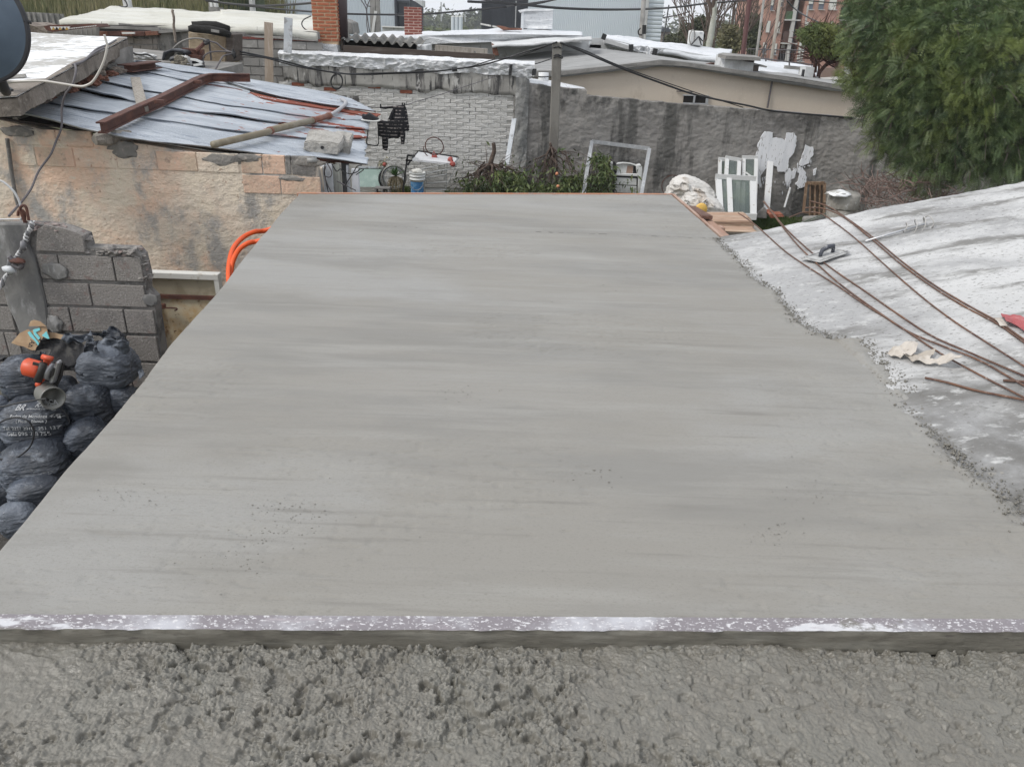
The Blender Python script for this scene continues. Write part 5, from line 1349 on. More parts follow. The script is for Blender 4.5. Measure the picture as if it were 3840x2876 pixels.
# corner return + white parapet stub at the left end (rear)
MB().prism([P('B', 355, 450, BY - .06), P('B', 640, 380, BY + 1.4), P('B', 660, 420, BY + 1.4), P('B', 440, 500, BY - .06)], (0, .3, 0)).build('parapet_return', m_silver, w1)
w2 = thing('rendered_wall', 'long grey cement rendered wall closing the courtyard at the right', 'wall', (4.3, BY, GROUND))
topw = [('C', 290, 620), ('C', 380, 690), ('C', 620, 725), ('C', 885, 750), ('C', 886, 795), ('C', 1300, 828), ('C', 1700, 865), ('C', 2209, 905), ('D', 300, 890), ('D', 870, 945), ('D', 1250, 985), ('D', 1900, 1050), ('D', 2600, 1120), ('D', 3400, 1190)]
tpz = [P(*t, BY) for t in topw]
xs_ = np.array([p.x for p in tpz]); zs_ = np.array([p.z for p in tpz])
def wall2(u, v):
 x = xs_[0] + (xs_[-1] - xs_[0]) * u
 zt = np.interp(x, xs_, zs_) + .012 * fbm(x * 5, x * 0, 0, 3)
 z = GROUND + (zt - GROUND) * v
 y = BY + .02 * fbm(x * .8, z * .8, 0, 2) + .012 * fbm(x * 3.5, z * 3.5, 5, 4) + .006 * fbm(x * 14, z * 18, 5, 2)
 return np.stack([x, y, z], 1)
g_ = MB().grid(wall2, 620, 150)
thick(g_, 620, 150, Vector((0, .2, 0))).build('wall', m_grey, w2, smooth=True)
# pilaster between the two walls
def pil(u, v):
 x0 = wx('C', 290, 900); x1 = wx('C', 400, 900)
 x = x0 + (x1 - x0) * u; zt = wz('C', 330, 640)
 z = GROUND + (zt - GROUND) * v
 y = BY - .05 - .03 * np.sin(np.pi * u) + .025 * fbm(x * 6, z * 3, 5, 4)
 return np.stack([x, y, z], 1)
MB().grid(pil, 30, 150).build('pilaster', mat('pale_grey_render', (0.29, .29, .28), .95, var=[('noise', 2, (.21, .21, .205), .44, .6, U1), ('noise', 6, (.38, .38, .375), .54, .66, (1, 1, .5))], bump=[('noise', 9, .9, .05, U1)]), w2, smooth=True)
# daubs of white paint
m_wp = mat('white_paint_daub', (0.85, 0.865, 0.90), .7, var=[('noise', 4, (.76, .78, .82), .45, .65, (3, 1, .4)), ('noise', 9, (.30, .29, .28), .60, .63, (4, 1, .7))])
def daub(pts, amt=.02):
 ps = [P('D', x, y, BY - .045) for x, y in pts]
 out_ = []
 for i in range(len(ps)):
  a, b = ps[i], ps[(i + 1) % len(ps)]
  for t in np.linspace(0, 1, 6, endpoint=False):
   q_ = a.lerp(b, t); out_.append(q_ + Vector((amt * float(fbm(q_.x * 12, q_.z * 12, 1, 2)), 0, amt * float(fbm(q_.x * 12, q_.z * 12, 9, 2)))))
 return MB().prism(out_, (0, .03, 0)).build('paint_daub', m_wp, w2)
daub([(140, 1050), (215, 1060), (200, 1100), (250, 1090), (300, 1130), (320, 1065), (380, 1060), (400, 1120), (385, 1200), (345, 1270), (330, 1360), (255, 1365), (240, 1330), (190, 1310), (110, 1400), (125, 1500), (85, 1470), (75, 1380), (80, 1200), (100, 1130)])
daub([(470, 1160), (530, 1170), (525, 1230), (500, 1300), (440, 1330), (415, 1320), (440, 1250)])
daub([(300, 1370), (350, 1330), (360, 1370), (395, 1350), (380, 1420), (350, 1440), (320, 1510), (305, 1440)], .03)
daub([(400, 1345), (450, 1340), (480, 1400), (470, 1470), (425, 1500), (385, 1480), (415, 1430)], .03)
daub([(540, 1350), (560, 1340), (550, 1395), (532, 1400)], .01)
# concrete post in front of the wall
ps_ = thing('concrete_post', 'square concrete post carrying cables in front of the grey wall', 'post', (P('C', 610, 1360, 15.9).x, 15.9, GROUND))
pa, pb = P('C', 640, 352, 15.9), P('C', 606, 1350, 15.9)
pb = pa + (pb - pa) * ((GROUND - pa.z) / (pb.z - pa.z))
m_post = mat('concrete_post', (.215, .205, .185), .9, var=[('noise', 4, (.16, .15, .135), .45, .62, (1, 1, .4)), ('noise', 2, (.32, .31, .30), .5, .62, U1, 'Z', 1.6, .6)], bump=[('noise', 30, .5, .01, U1)])
MB().bar(pb, pa, .175, .16).build('shaft', m_post, ps_, bevel=.012)
for y in (395, 460, 475):
 c = P('C', 640, y, 15.9); MB().tube([c + Vector((.1 * math.cos(a), .1 * math.sin(a), .02 * math.sin(3 * a))) for a in np.linspace(0, 6.28, 14)], .013, 6).build('wire_wrap', m_cable_b, ps_)
# white leaning plank by the pilaster
solo('plank', MB().bar(P('C', 285, 985, 16.3), P('C', 222, 1365, 15.9), .09, .03), mwp, 'flaking white plank leaning in the corner by the grey pilaster', 'plank')
# white vent stub and debris at the wall corner
vt = thing('vent_pipe', 'short white vent pipe with black band on the wall corner', 'vent pipe', P('C', 525, 690, 17.2))
MB().tube([P('C', 524, 700, 17.2), P('C', 527, 604, 17.2)], .105, 16).build('pipe', mat('white_pvc', (.72, .73, .74), .5), vt, smooth=True)
MB().tube([P('C', 525, 640, 17.2), P('C', 525, 632, 17.2)], .112, 16).build('band', m_tar, vt)
# low white ledge behind the wall top
MB_l = MB().prism([P('C', 400, 650, 17.0), P('C', 420, 695, 16.72), P('C', 885, 752, 16.72), P('C', 860, 725, 17.8), P('C', 600, 670, 18.2)], (0, 0, -.12))
solo('ledge', MB_l, m_silver, 'silver covered ledge behind the top of the grey wall', 'ledge')
# == branches piled against the wall
m_bark = mat('brown_bark', (.075, .052, .042), .9, var=[('noise', 9, (.12, .09, .07), .5, .65, U1)])
m_leafd = mat('cut_leaves', (.065, .10, .028), .6, var=[('cell', 9, (.13, .16, .05), .3, .8, U1), ('noise', 3, (.035, .055, .02), .5, .66, U1)])
def leaf_cloud(pts, size, m, parent, name='leaves', asp=.3, down=.6, bend=True):
 """many separate pointed leaves, each with a fold along its middle"""
 pts = np.asarray(pts, float); n = len(pts)
 d = rng.normal(0, 1, (n, 3)); d[:, 2] -= down * 2.2
 d /= np.linalg.norm(d, axis=1)[:, None]
 w = np.cross(d, rng.normal(0, 1, (n, 3))); w /= np.linalg.norm(w, axis=1)[:, None]
 up = np.cross(w, d)
 L_ = size * rng.uniform(.6, 1.3, n)[:, None]
 W_ = L_ * asp
 v0 = pts; v1 = pts + d * L_ * .45 + w * W_ * .5; v2 = pts + d * L_ - up * L_ * .15; v3 = pts + d * L_ * .45 - w * W_ * .5; vm = pts + d * L_ * .5 - up * W_ * .25
 V_ = np.stack([v0, v1, v2, v3, vm], 1).reshape(-1, 3)
 b = np.arange(n)[:, None] * 5
 F_ = np.concatenate([b + np.array([[0, 1, 4]]), b + np.array([[1, 2, 4]]), b + np.array([[2, 3, 4]]), b + np.array([[3, 0, 4]])], 0)
 o = nmesh(name, V_, F_, m, parent)
 if parent is not None: o['kind'] = 'stuff'
 return o
def twigs(start, ends, r0, parent, m=m_bark, name='branch', sub=4, jitter=.10, each=True):
 tips = []
 for e in ends:
  s = Vector(start); e = Vector(e)
  mid = [s]
  k = 5
  for i in range(1, k + 1):
   t = i / k
   q_ = s.lerp(e, t) + Vector([random.gauss(0, jitter * (t * (1 - t) * 2 + .1)) for _ in range(3)])
   mid.append(q_)
  rs = [r0 * (1 - .75 * i / k) for i in range(k + 1)]
  mb = MB().tube(mid, rs, 6)
  for i in range(2, k + 1):
   for _ in range(sub):
    q0 = mid[i - 1].lerp(mid[i], random.random())
    dirn = (e - s).normalized() + Vector([random.gauss(0, .55) for _ in range(3)])
    q1 = q0 + dirn * random.uniform(.12, .4)
    mb.tube([q0, q0.lerp(q1, .5) + Vector([random.gauss(0, .02) for _ in range(3)]), q1], [rs[i] * .5, rs[i] * .35, rs[i] * .15], 4, cap=False)
    tips.append(q1)
  tips.append(e)
  mb.build(name, m, parent)
 return tips
def heap(name, label, k, trunk, ends, Y, leaves, lm=m_leafd, r=.035, group='cut branches piled along the courtyard wall', size=.13):
 t = thing(name, label, 'cut branch', P(k, *trunk[-1], Y))
 tp_ = [P(k, x, y, Y) for x, y in trunk]
 MB().tube(bez(tp_, 4), [r * (1 + .5 * i / (len(bez(tp_, 4)))) for i in range(len(bez(tp_, 4)))], 8).build('stem', m_bark, t, smooth=True)
 E_ = [P(k, x, y, Y + random.uniform(-.5, .35)) for x, y in ends]
 tips = twigs(tp_[-1], E_, r * .75, t)
 pts = []
 for (x0, x1, y0, y1, n) in leaves:
  for _ in range(n):
   q_ = P(k, random.uniform(x0, x1), random.uniform(y0, y1), Y + random.uniform(-.6, .3)); pts.append(q_[:])
 pts += [tp__[:] for tp__ in tips]
 leaf_cloud(pts, size, lm, t)
heap('cut_branch', 'upturned cut branch with a thick stem and drooping leaves, left of the pole', 'e', [(318, 52), (325, 150), (300, 230), (280, 300)],
     [(20, 440), (80, 500), (140, 440), (200, 480), (240, 520), (300, 500), (360, 480), (420, 440), (520, 420), (620, 400), (690, 430), (-60, 480), (300, 600), (120, 600), (450, 580)], 15.6,
     [(-40, 720, 470, 720, 900), (300, 700, 370, 520, 260), (0, 740, 560, 720, 500)])
heap('cut_branch', 'upturned cut branch fanning into bare dark twigs just right of the pole foot', 'e', [(988, 50), (1000, 90)],
     [(760, 470), (820, 520), (880, 540), (930, 560), (1000, 520), (1060, 560), (1120, 520), (1180, 480), (1240, 430), (1300, 380), (1340, 400), (960, 620), (1060, 640), (850, 620), (1140, 620)], 15.7,
     [(780, 1120, 520, 720, 360), (1130, 1370, 430, 720, 520), (900, 1200, 600, 720, 200)], r=.022)
heap('cut_branch', 'dark matted cut branch with a leafy shoot before the white shelf unit', 'e', [(1710, 240), (1680, 290)],
     [(1440, 340), (1480, 420), (1520, 500), (1400, 560), (1440, 640), (1540, 620), (1620, 560), (1600, 650), (1680, 600), (1380, 680)], 15.6,
     [(1480, 1690, 170, 330, 190), (1400, 1720, 420, 720, 420), (1560, 1740, 330, 560, 200)], r=.022)
leaf_cloud([P('e', random.uniform(1690, 2040), random.uniform(310, 680), 15.7)[:] for _ in range(40)], .14, m_leafd, bpy.data.objects['cut_branch.002'])
m_or2 = mat('orange_fruit', (.60, .25, .13), .5)
for j, (x, y) in enumerate([(1068, 418), (1082, 565)]):
 solo('fruit', lump(P('e', x, y, 15.1), .032, None, 'raw', sub=2, amp=.05), m_or2, ['upper orange fruit among the dark twigs', 'lower orange fruit among the dark twigs'][j], 'fruit', 'orange fruits in the branch pile', smooth=True)
# == basketball board on black stand
m_blackm = mat('black_painted_steel', (.02, .02, .022), .5)
m_board = mat('white_board', (.66, .67, .69), .5, var=[('noise', 7, (.55, .55, .56), .5, .66, U1)])
bb = thing('basketball_board', 'small white basketball board tipped flat on its black stand with a bare hoop', 'basketball board', P('d', 1700, 300, 15.6))
q4 = [P('d', 1460, 285, 15.3), P('d', 1548, 182, 16.1), P('d', 2095, 268, 16.1), P('d', 2020, 345, 15.3)]
MB().prism(q4, (0, 0, -.035)).build('board', m_board, bb)
bp_ = Plane(q4[0], q4[1], q4[2])
def bpt(x, y, l=.004): return bp_.hit('d', x, y, l)
fr_ = MB()
for a, b in [((1605, 268), (1645, 228)), ((1645, 228), (1950, 280)), ((1950, 280), (1912, 312)), ((1912, 312), (1605, 268))]:
 MB().bar(bpt(*a), bpt(*b), .03, .006).build('painted_line', m_blackm, bb)
for a, b in [((1460, 285), (1548, 182)), ((1548, 182), (2095, 268)), ((2095, 268), (2020, 345)), ((2020, 345), (1460, 285))]:
 MB().bar(bpt(*a, -.02), bpt(*b, -.02), .02, .05).build('edge_trim', m_blackm, bb)
hc = P('d', 1765, 108, 15.7); hr = (P('d', 1890, 108, 15.7) - hc).length
MB().tube([hc + Vector((hr * math.cos(a), -.08 * math.sin(a), hr * 1.0 * math.sin(a))) for a in np.linspace(0, 2 * math.pi, 40)], .011, 7).build('hoop', m_rust, bb, smooth=True)
MB().tube([hc + Vector((-.03 + hr * math.cos(a) * 1.02, -.1 * math.sin(a), -.06 + hr * math.sin(a))) for a in np.linspace(2.8, 5.2, 20)], .009, 6).build('hoop_brace', m_rust, bb, smooth=True)
c = bpt(1765, 262, .02)
m_redp = mat('faded_red_plastic', (.33, .07, .055), .5)
MB().bar(c + Vector((-.05, 0, 0)), c + Vector((.05, .02, .02)), .05, .06).build('bracket', m_redp, bb, bevel=.01)
MB().tube([c + Vector((-.04, 0, .03)), c + Vector((-.01, 0, .12)), c + Vector((.03, 0, .03))], .012, 6).build('bracket_arm', m_redp, bb, smooth=True)
for a, b in [((1395, 235), (1335, 700)), ((1395, 235), (1500, 245)), ((1370, 300), (1480, 310)), ((1440, 300), (1395, 370))]:
 MB().bar(P('d', *a, 15.35), P('d', *b, 15.35), .032, .032).build('stand_tube', m_blackm, bb)
pz = P('d', 1335, 700, 15.35)
MB().bar(pz, Vector((pz.x, pz.y, GROUND)), .032, .032).build('stand_tube', m_blackm, bb)
# == shopping cart
m_cart = mat('dull_zinc_wire', (.30, .31, .31), .45, .6)
CY0, CY1 = 15.0, 15.5
ct = thing('shopping_cart', 'wire shopping cart with red handle ends parked under the basketball board', 'shopping cart', Vector((P('d', 1780, 700, 15.2).x, 15.2, GROUND)))
def cwire(a, b, Y, r=.008): MB().tube([P('d', *a, Y), P('d', *b, Y)], r, 6).build('wire', m_cart, ct)
for Y in (CY0, CY1):
 for a, b in [((1560, 430), (1940, 345)), ((1645, 495), (1945, 420)), ((1640, 545), (1935, 495)), ((1620, 620), (1940, 600)), ((1600, 700), (1930, 710)), ((1940, 345), (1930, 710)), ((1560, 430), (1620, 700)), ((1640, 470), (1985, 430)), ((2060, 380), (1950, 640)), ((1940, 345), (2060, 380)), ((2100, 410), (1950, 600))]:
  cwire(a, b, Y, .009)
nb = 22
def lerp2(a, b, t): return (a[0] + (b[0] - a[0]) * t, a[1] + (b[1] - a[1]) * t)
mbw_ = MB()
for Y in (CY0, CY1):
 for i in range(nb):
  t = i / (nb - 1)
  a = lerp2((1600, 500), (1935, 420), t); b = lerp2((1640, 700), (1925, 705), t)
  mbw_.tube([P('d', *a, Y), P('d', *b, Y)], .004, 4)
for i in range(9):
 t = i / 8
 for e in ((1935, 420), (1925, 700)):
  p0_, p1_ = P('d', *e, CY0), P('d', *e, CY1)
 a = P('d', 1935, 420, CY0).lerp(P('d', 1935, 420, CY1), t); b = P('d', 1925, 705, CY0).lerp(P('d', 1925, 705, CY1), t)
 mbw_.tube([a, b], .004, 4)
o = mbw_.build('basket_wires', m_cart, ct); o['kind'] = 'stuff'
for Y, (x, y) in ((CY0, (2020, 355)), (CY1, (1985, 290))):
 lump(P('d', x, y, Y), .05, m_redp, ct, 'handle_end', 3, .2, (1.1, .8, 1.0))
MB().tube([P('d', 2020, 355, CY0), P('d', 1985, 290, CY1)], .02, 8).build('handle', m_redp, ct, smooth=True)
for x in (1640, 1900):
 for Y in (CY0, CY1):
  w_ = P('d', x, 720, Y); MB().lathe(Vector((w_.x, w_.y, GROUND + .11)), [(.02, -.015), (.06, -.015), (.06, .015), (.02, .015)], 14, 'Y').build('wheel', m_blackm, ct)
  MB().tube([Vector((w_.x, w_.y, GROUND + .11)), Vector((w_.x, w_.y, w_.z))], .01, 6).build('wheel_leg', m_cart, ct)
# bucket
m_bk = mat('white_bucket', (.60, .61, .60), .5, var=[('noise', 8, (.48, .48, .46), .5, .66, U1)])
m_bl = mat('blue_label', (.04, .15, .32), .5, var=[('noise', 12, (.12, .26, .42), .52, .6, U1)])
bc0 = P('d', 1530, 770, 14.9); bct = P('d', 1530, 475, 14.9)
rb_ = (P('d', 1640, 475, 14.9) - bct).length
bk = thing('bucket', 'white plastic bucket with a blue label standing in front of the cart', 'bucket', Vector((bct.x, 14.9, bct.z - .42)))
zt_ = bct.z; hb = .42 * rb_ / .15
MB().lathe(Vector((bct.x, 14.9, zt_)), [(.001, -hb), (rb_ * .82, -hb), (rb_ * .93, -.12), (rb_ * .99, -.12), (rb_ * .99, -.10), (rb_ * .94, -.10), (rb_ * .94, -.06), (rb_ * 1.0, -.06), (rb_ * 1.0, -.045), (rb_ * .95, -.045), (rb_ * .97, 0), (rb_ * 1.03, 0), (rb_ * 1.03, .012), (rb_ * .94, .012), (rb_ * .80, -hb + .02), (.001, -hb + .02)], 36).build('pail', m_bk, bk, smooth=True)
lb_ = MB()
aa = np.linspace(math.pi * 1.15, math.pi * 1.85, 20)
for i, a in enumerate(aa):
 for f_, z_ in ((.905, -.15), (.855, -.15 - (hb - .19))):
  lb_.v.append((bct.x + rb_ * (f_ + .02) * math.cos(a), 14.9 + rb_ * (f_ + .02) * math.sin(a), zt_ + z_))
for i in range(19): lb_.f.append((i * 2, i * 2 + 1, i * 2 + 3, i * 2 + 2))
thk = len(lb_.v); lb_.build('label', m_bl, bk, smooth=True)
MB().tube([Vector((bct.x + rb_ * 1.0 * math.cos(a), 14.9 - rb_ * 1.02 - .02 * abs(math.sin(a)), zt_ - .05 + rb_ * 1.6 * math.sin(a))) for a in np.linspace(math.pi, 2 * math.pi, 20)], .006, 6).build('handle', m_cart, bk, smooth=True)
lump(Vector((bct.x, 14.9, zt_ + .02)), rb_ * .65, mat('white_rag', (.55, .54, .5), .9), bk, 'rag', 3, .3, (1, .8, .6))
MB().box((bct.x - .3, 14.6, GROUND), (bct.x + .3, 15.15, zt_ - hb))
solo('crate', MB().box((bct.x - .25, 14.65, GROUND), (bct.x + .25, 15.12, zt_ - hb - .002)), m_wood_grey, 'low wooden crate carrying the blue labelled bucket', 'crate')
# bicycle wheel, green glass sheet, cinder block, spiky plant
gl = thing('glass_sheet', 'greenish glass sheet with a pale top rail leaning on the white brick wall', 'glass sheet', P('d', 880, 670, 15.9))
m_gl = mat('green_dusty_glass', (.25, .34, .30), .25, var=[('noise', 4, (.33, .42, .38), .5, .66, U1)], spec=.6)
MB().prism([P('d', 715, 400, 16.3), P('d', 1060, 405, 16.3), P('d', 1100, 675, 15.95), P('d', 700, 668, 15.95)], (0, .012, 0)).build('pane', m_gl, gl)
MB().bar(P('d', 715, 397, 16.28), P('d', 1060, 403, 16.28), .03, .035).build('rail', mwp, gl)
def rim_(c, r, yaw, label, tyre=True):
 t = thing('bicycle_wheel', label, 'bicycle wheel', c + Vector((0, 0, -r)), 'bicycle wheels leaning on the wall')
 def rp(a, rr): return c + Vector((math.cos(a) * rr, math.cos(a) * rr * yaw, math.sin(a) * rr))
 MB().tube([rp(a, r) for a in np.linspace(0, 2 * math.pi, 48)], .022, 8).build('tyre', m_blackm if tyre else m_can, t, smooth=True)
 MB().tube([rp(a, r - .035) for a in np.linspace(0, 2 * math.pi, 48)], .014, 8).build('rim', m_zinc, t, smooth=True)
 for k in range(16):
  a = k * math.pi / 8
  MB().tube([c, rp(a, r - .04)], .0025, 4).build('spoke', m_zinc, t)
 MB().tube([c + Vector((0, -.04, 0)), c + Vector((0, .04, 0))], .025, 8).build('hub', m_zinc, t)
wr_ = 155 / 3.687 / 2901 * 15.8
rim_(P('d', 1180, 560, 15.85), wr_ * 1.08, .25, 'dark tyred bicycle wheel, rear one of the two leaning together')
rim_(P('d', 1205, 540, 15.65), wr_, .15, 'bare silver bicycle rim, front one of the two leaning together', False)
cbk = thing('cinder_block', 'hollow concrete block lying before the bicycle wheels', 'concrete block', P('d', 1040, 760, 15.2))
c0, c1 = P('d', 940, 765, 15.2), P('d', 1142, 690, 15.2)
for (u0, u1, v0, v1) in [(0, 1, .85, 1), (0, .12, 0, .85), (.44, .56, 0, .85), (.88, 1, 0, .85), (.12, .44, 0, .1), (.56, .88, 0, .1)]:
 MB().box((c0.x + (c1.x - c0.x) * u0 + .001, 15.2, c0.z + (c1.z - c0.z) * v0 + .001), (c0.x + (c1.x - c0.x) * u1, 15.4, c0.z + (c1.z - c0.z) * v1)).build('web', m_conc, cbk)
m_agave = mat('spiky_green_leaf', (.05, .12, .025), .5, var=[('noise', 6, (.10, .19, .05), .5, .66, U1)])
ag = thing('spiky_plant', 'green spiky plant with a dry skirt growing between the bicycle wheels', 'plant', P('d', 1230, 700, 15.45))
c = P('d', 1230, 520, 15.45)
mb, mb2_ = MB(), MB()
for i in range(42):
 a = random.uniform(0, 6.28); el_ = random.uniform(.2, 1.4); L_ = random.uniform(.13, .27)
 d = Vector((math.cos(a) * math.cos(el_), math.sin(a) * math.cos(el_) * .7, math.sin(el_)))
 w = d.cross(Vector((0, 0, 1))).normalized() * .016
 mb.add([c - w, c + w, c + d * L_ * .6 + w * .9, c + d * L_, c + d * L_ * .6 - w * .9], [(0, 1, 2, 3, 4)])
for i in range(90):
 a = random.uniform(0, 6.28); L_ = random.uniform(.15, .33)
 e = c + Vector((math.cos(a) * .17, math.sin(a) * .1, -L_)); mb2_.tube([c + Vector((math.cos(a) * .03, 0, 0)), c.lerp(e, .5) + Vector((math.cos(a) * .05, 0, .03)), e], .004, 4, cap=False)
mb.build('leaves', m_agave, ag); mb2_.build('dry_skirt', mat('dry_straw', (.20, .165, .10), .9), ag)
# small plant with a red flower on the brick wall
fp = thing('potted_shoot', 'small dry plant with one red flower against the white bricks', 'plant', P('d', 1060, 380, 16.2))
leaf_cloud([P('d', 1060 + random.gauss(0, 25), 330 + random.gauss(0, 30), 16.2)[:] for _ in range(40)], .09, mat('pale_dry_leaf', (.30, .28, .17), .8), fp)
lump(P('d', 1078, 360, 16.1), .04, m_redp, fp, 'flower', 2, .3)
# == hanging jumper
m_knit = mat('striped_knit', (.014, .014, .017), .95, var=[('wave', 6.5, (.30, .27, .26), .80, .90, (1, 1, 1)), ('noise', 26, (.016, .016, .019), .46, .54, (1, 1, .6))], bump=[('noise', 90, .4, .004, U1)])
m_plain = mat('black_knit', (.014, .014, .017), .95, bump=[('noise', 90, .4, .004, U1)])
JY = 11.6
jm = thing('jumper', 'black jumper with grey pattern bands hanging upside down from the washing line', 'jumper', P('B', 1280, 1230, JY))
def puff(k, L_, Rr, Y, th, m, name, nv=26, nu=14, wob=.012, parent=jm):
 """cloth volume between a left and a right outline, swelling by th"""
 L3 = bez([P(k, x, y, Y) for x, y in L_], 6); R3 = bez([P(k, x, y, Y) for x, y in Rr], 6)
 def at(e, t):
  f = t * (len(e) - 1); i = min(int(f), len(e) - 2); return e[i].lerp(e[i + 1], f - i)
 mb = MB(); n2 = nu * 2
 for j in range(nv):
  t = j / (nv - 1); a, b = at(L3, t), at(R3, t)
  for i in range(n2):
   th_ = 2 * math.pi * i / n2
   u = .5 - .5 * math.cos(th_); q_ = a.lerp(b, u)
   yy = math.sin(th_) * th * .5
   fold_ = wob * float(fbm(q_.x * 22, q_.z * 3.5 + q_.x * 5, 0, 2))
   mb.v.append((q_.x, q_.y + yy + fold_, q_.z + wob * .5 * math.sin(q_.x * 40)))
 for j in range(nv - 1):
  for i in range(n2): mb.f.append((j * n2 + i, j * n2 + (i + 1) % n2, (j + 1) * n2 + (i + 1) % n2, (j + 1) * n2 + i))
 mb.f.append(tuple(range(n2))[::-1]); mb.f.append(tuple((nv - 1) * n2 + k2 for k2 in range(n2)))
 return mb.build(name, m, parent, smooth=True)
puff('B', [(1262, 885), (1265, 950), (1235, 1000), (1145, 1000), (1140, 1060), (1145, 1125), (1190, 1145)], [(1370, 878), (1385, 930), (1395, 1000), (1400, 1080), (1345, 1090), (1320, 1140), (1250, 1150)], JY, .09, m_knit, 'body', 44)
puff('B', [(1155, 890), (1160, 905)], [(1330, 878), (1330, 892)], JY + .02, .05, m_plain, 'hem_roll', 8)
puff('B', [(1178, 1130), (1175, 1180), (1182, 1235), (1200, 1245)], [(1225, 1140), (1228, 1180), (1222, 1240), (1210, 1245)], JY - .02, .05, m_knit, 'sleeve')
puff('B', [(1332, 1080), (1328, 1130), (1335, 1195)], [(1372, 1080), (1370, 1140), (1362, 1198)], JY - .02, .05, m_knit, 'sleeve')
puff('B', [(1268, 900), (1240, 960), (1225, 990)], [(1290, 900), (1280, 960), (1262, 1000)], JY - .03, .04, m_plain, 'placket', 14)
for x, y in [(1165, 882), (1345, 872), (1362, 876)]:
 q_ = P('B', x, y, JY - .03); MB().box((q_.x - .008, q_.y - .01, q_.z - .03), (q_.x + .008, q_.y + .02, q_.z + .03)).build('peg', m_cloth, jm)
solo('washing_line', MB().tube(bez([P('B', x, y, Y) for x, y, Y in [(940, 872, 11.3), (1100, 890, 11.5), (1170, 890, JY), (1360, 872, JY), (1450, 848, 12.5), (1700, 772, 14), (2150, 625, 16.3)]], 8), .006, 6), m_cable_g, 'thin washing line from the tin roof up to the far wall', 'washing line', smooth=True)
# bent wire rack hanging below the roof end
solo('wire_rack', MB().tube(bez([P('B', x, y, 11.4) for x, y in [(1060, 1060), (1058, 1120), (1050, 1190), (1090, 1205), (1138, 1208), (1140, 1195)]], 5), .009, 6), m_cable_b, 'bent black wire hanging beside the tin roof end', 'wire', smooth=True)
solo('hanger', MB().tube(bez([P('B', x, y, 11.5) for x, y in [(1140, 1010), (1145, 1090), (1148, 1180), (1146, 1195)]], 5), .007, 6), m_cable_b, 'thin dark wire hanging left of the jumper', 'wire', smooth=True)
# == frames, shelf, sack, windows
m_alf = mat('grey_white_frame', (.42, .43, .44), .5, .2, var=[('noise', 9, (.55, .56, .57), .5, .65, U1)])
mf = thing('metal_frame', 'large empty grey metal frame leaning crookedly on the rendered wall', 'frame', P('e', 1800, 660, 15.9))
fpts = [((1430, 345, 15.6), (1483, 35, 16.35)), ((1483, 35, 16.35), (2165, 120, 16.35)), ((2165, 120, 16.35), (2065, 680, 15.4)), ((1430, 345, 15.6), (1385, 660, 15.1))]
for a, b in fpts:
 MB().bar(P('e', *a), P('e', *b), .07, .04, up=(0, 1, 0)).build('profile', m_alf, mf)
m_wpl = mat('white_plastic', (.66, .67, .66), .45, var=[('noise', 6, (.55, .55, .52), .5, .66, U1)])
su = thing('shelf_unit', 'white plastic unit with rounded top and black gaps, standing inside the leaning frame', 'shelf unit', P('e', 1890, 680, 15.9))
def wpoly(pts, Y, d, m, name, par, k='e', bevel=0): return MB().prism([P(k, x, y, Y) for x, y in pts], (0, d, 0)).build(name, m, par, bevel=bevel)
wpoly([(1775, 300), (1800, 288), (1860, 284), (1940, 292), (2000, 310), (2030, 330), (2032, 440), (2028, 700), (1745, 700), (1760, 460)], 15.95, .1, m_blackm, 'carcass', su)
wpoly([(1775, 300), (1800, 288), (1860, 284), (1940, 292), (2005, 310), (2005, 328), (1940, 308), (1860, 300), (1780, 312)], 15.88, .06, m_wpl, 'top_rim', su, bevel=.006)
wpoly([(1775, 314), (1860, 302), (1975, 322), (1970, 412), (1780, 406)], 15.92, .05, m_wpl, 'back_panel', su)
wpoly([(1905, 322), (1975, 326), (1965, 412), (1890, 408)], 15.915, .02, mat('stained_brown', (.33, .23, .18), .8), 'stain_panel', su)
wpoly([(1770, 412), (2030, 422), (2030, 452), (1762, 440)], 15.86, .06, m_wpl, 'shelf', su, bevel=.008)
for y0, y1 in [(462, 545), (556, 640), (650, 700)]:
 wpoly([(1762, y0), (2015, y0 + 12), (2012, y1 + 12), (1752, y1)], 15.89, .04, m_wpl, 'drawer_front', su, bevel=.006)
wpoly([(2005, 318), (2060, 305), (2080, 340), (2078, 480), (2060, 700), (2026, 700), (2035, 480), (2018, 400)], 15.84, .12, m_wpl, 'side_rail', su, bevel=.012)
wpoly([(1735, 285), (1755, 280), (1770, 300), (1755, 500), (1745, 700), (1722, 700), (1735, 480)], 15.84, .1, m_blackm, 'side_rail', su)
wpoly([(1695, 270), (1735, 285), (1735, 470), (1720, 520), (1700, 400)], 15.86, .08, m_wpl, 'side_rail', su, bevel=.01)
solo('wire_hoop', MB().tube([P('g', 235 + 135 * math.cos(a), 440 + 130 * math.sin(a), 16.35) for a in np.linspace(2.2, 6.6, 30)], .008, 6), m_rust, 'thin rusty wire hoop leaning on the grey wall behind the white sack', 'hoop', smooth=True)
m_sack = mat('white_woven_sack', (.62, .60, .57), .8, var=[('noise', 3, (.46, .41, .36), .50, .66, U1)], bump=[('noise', 12, .7, .03, U1)])
def drape2(k, corners, Y, dy, m, name, label, cat, amp, f): return drape(k, corners, Y, m, name, label, cat, None, amp, f, 46, 40, dy, .01)
wsk = thing('white_sack', 'crumpled white woven sack heaped beyond the far right corner of the slab', 'sack', P('g', 480, 700, 13.6))
V_, F_ = bag_mesh(P('g', 430, 545, 13.8)[:], (.40, .3, .30), 0, 4.4, .16, -.35, n=150); nmesh('sack', V_, F_, m_sack, wsk, smooth=True)
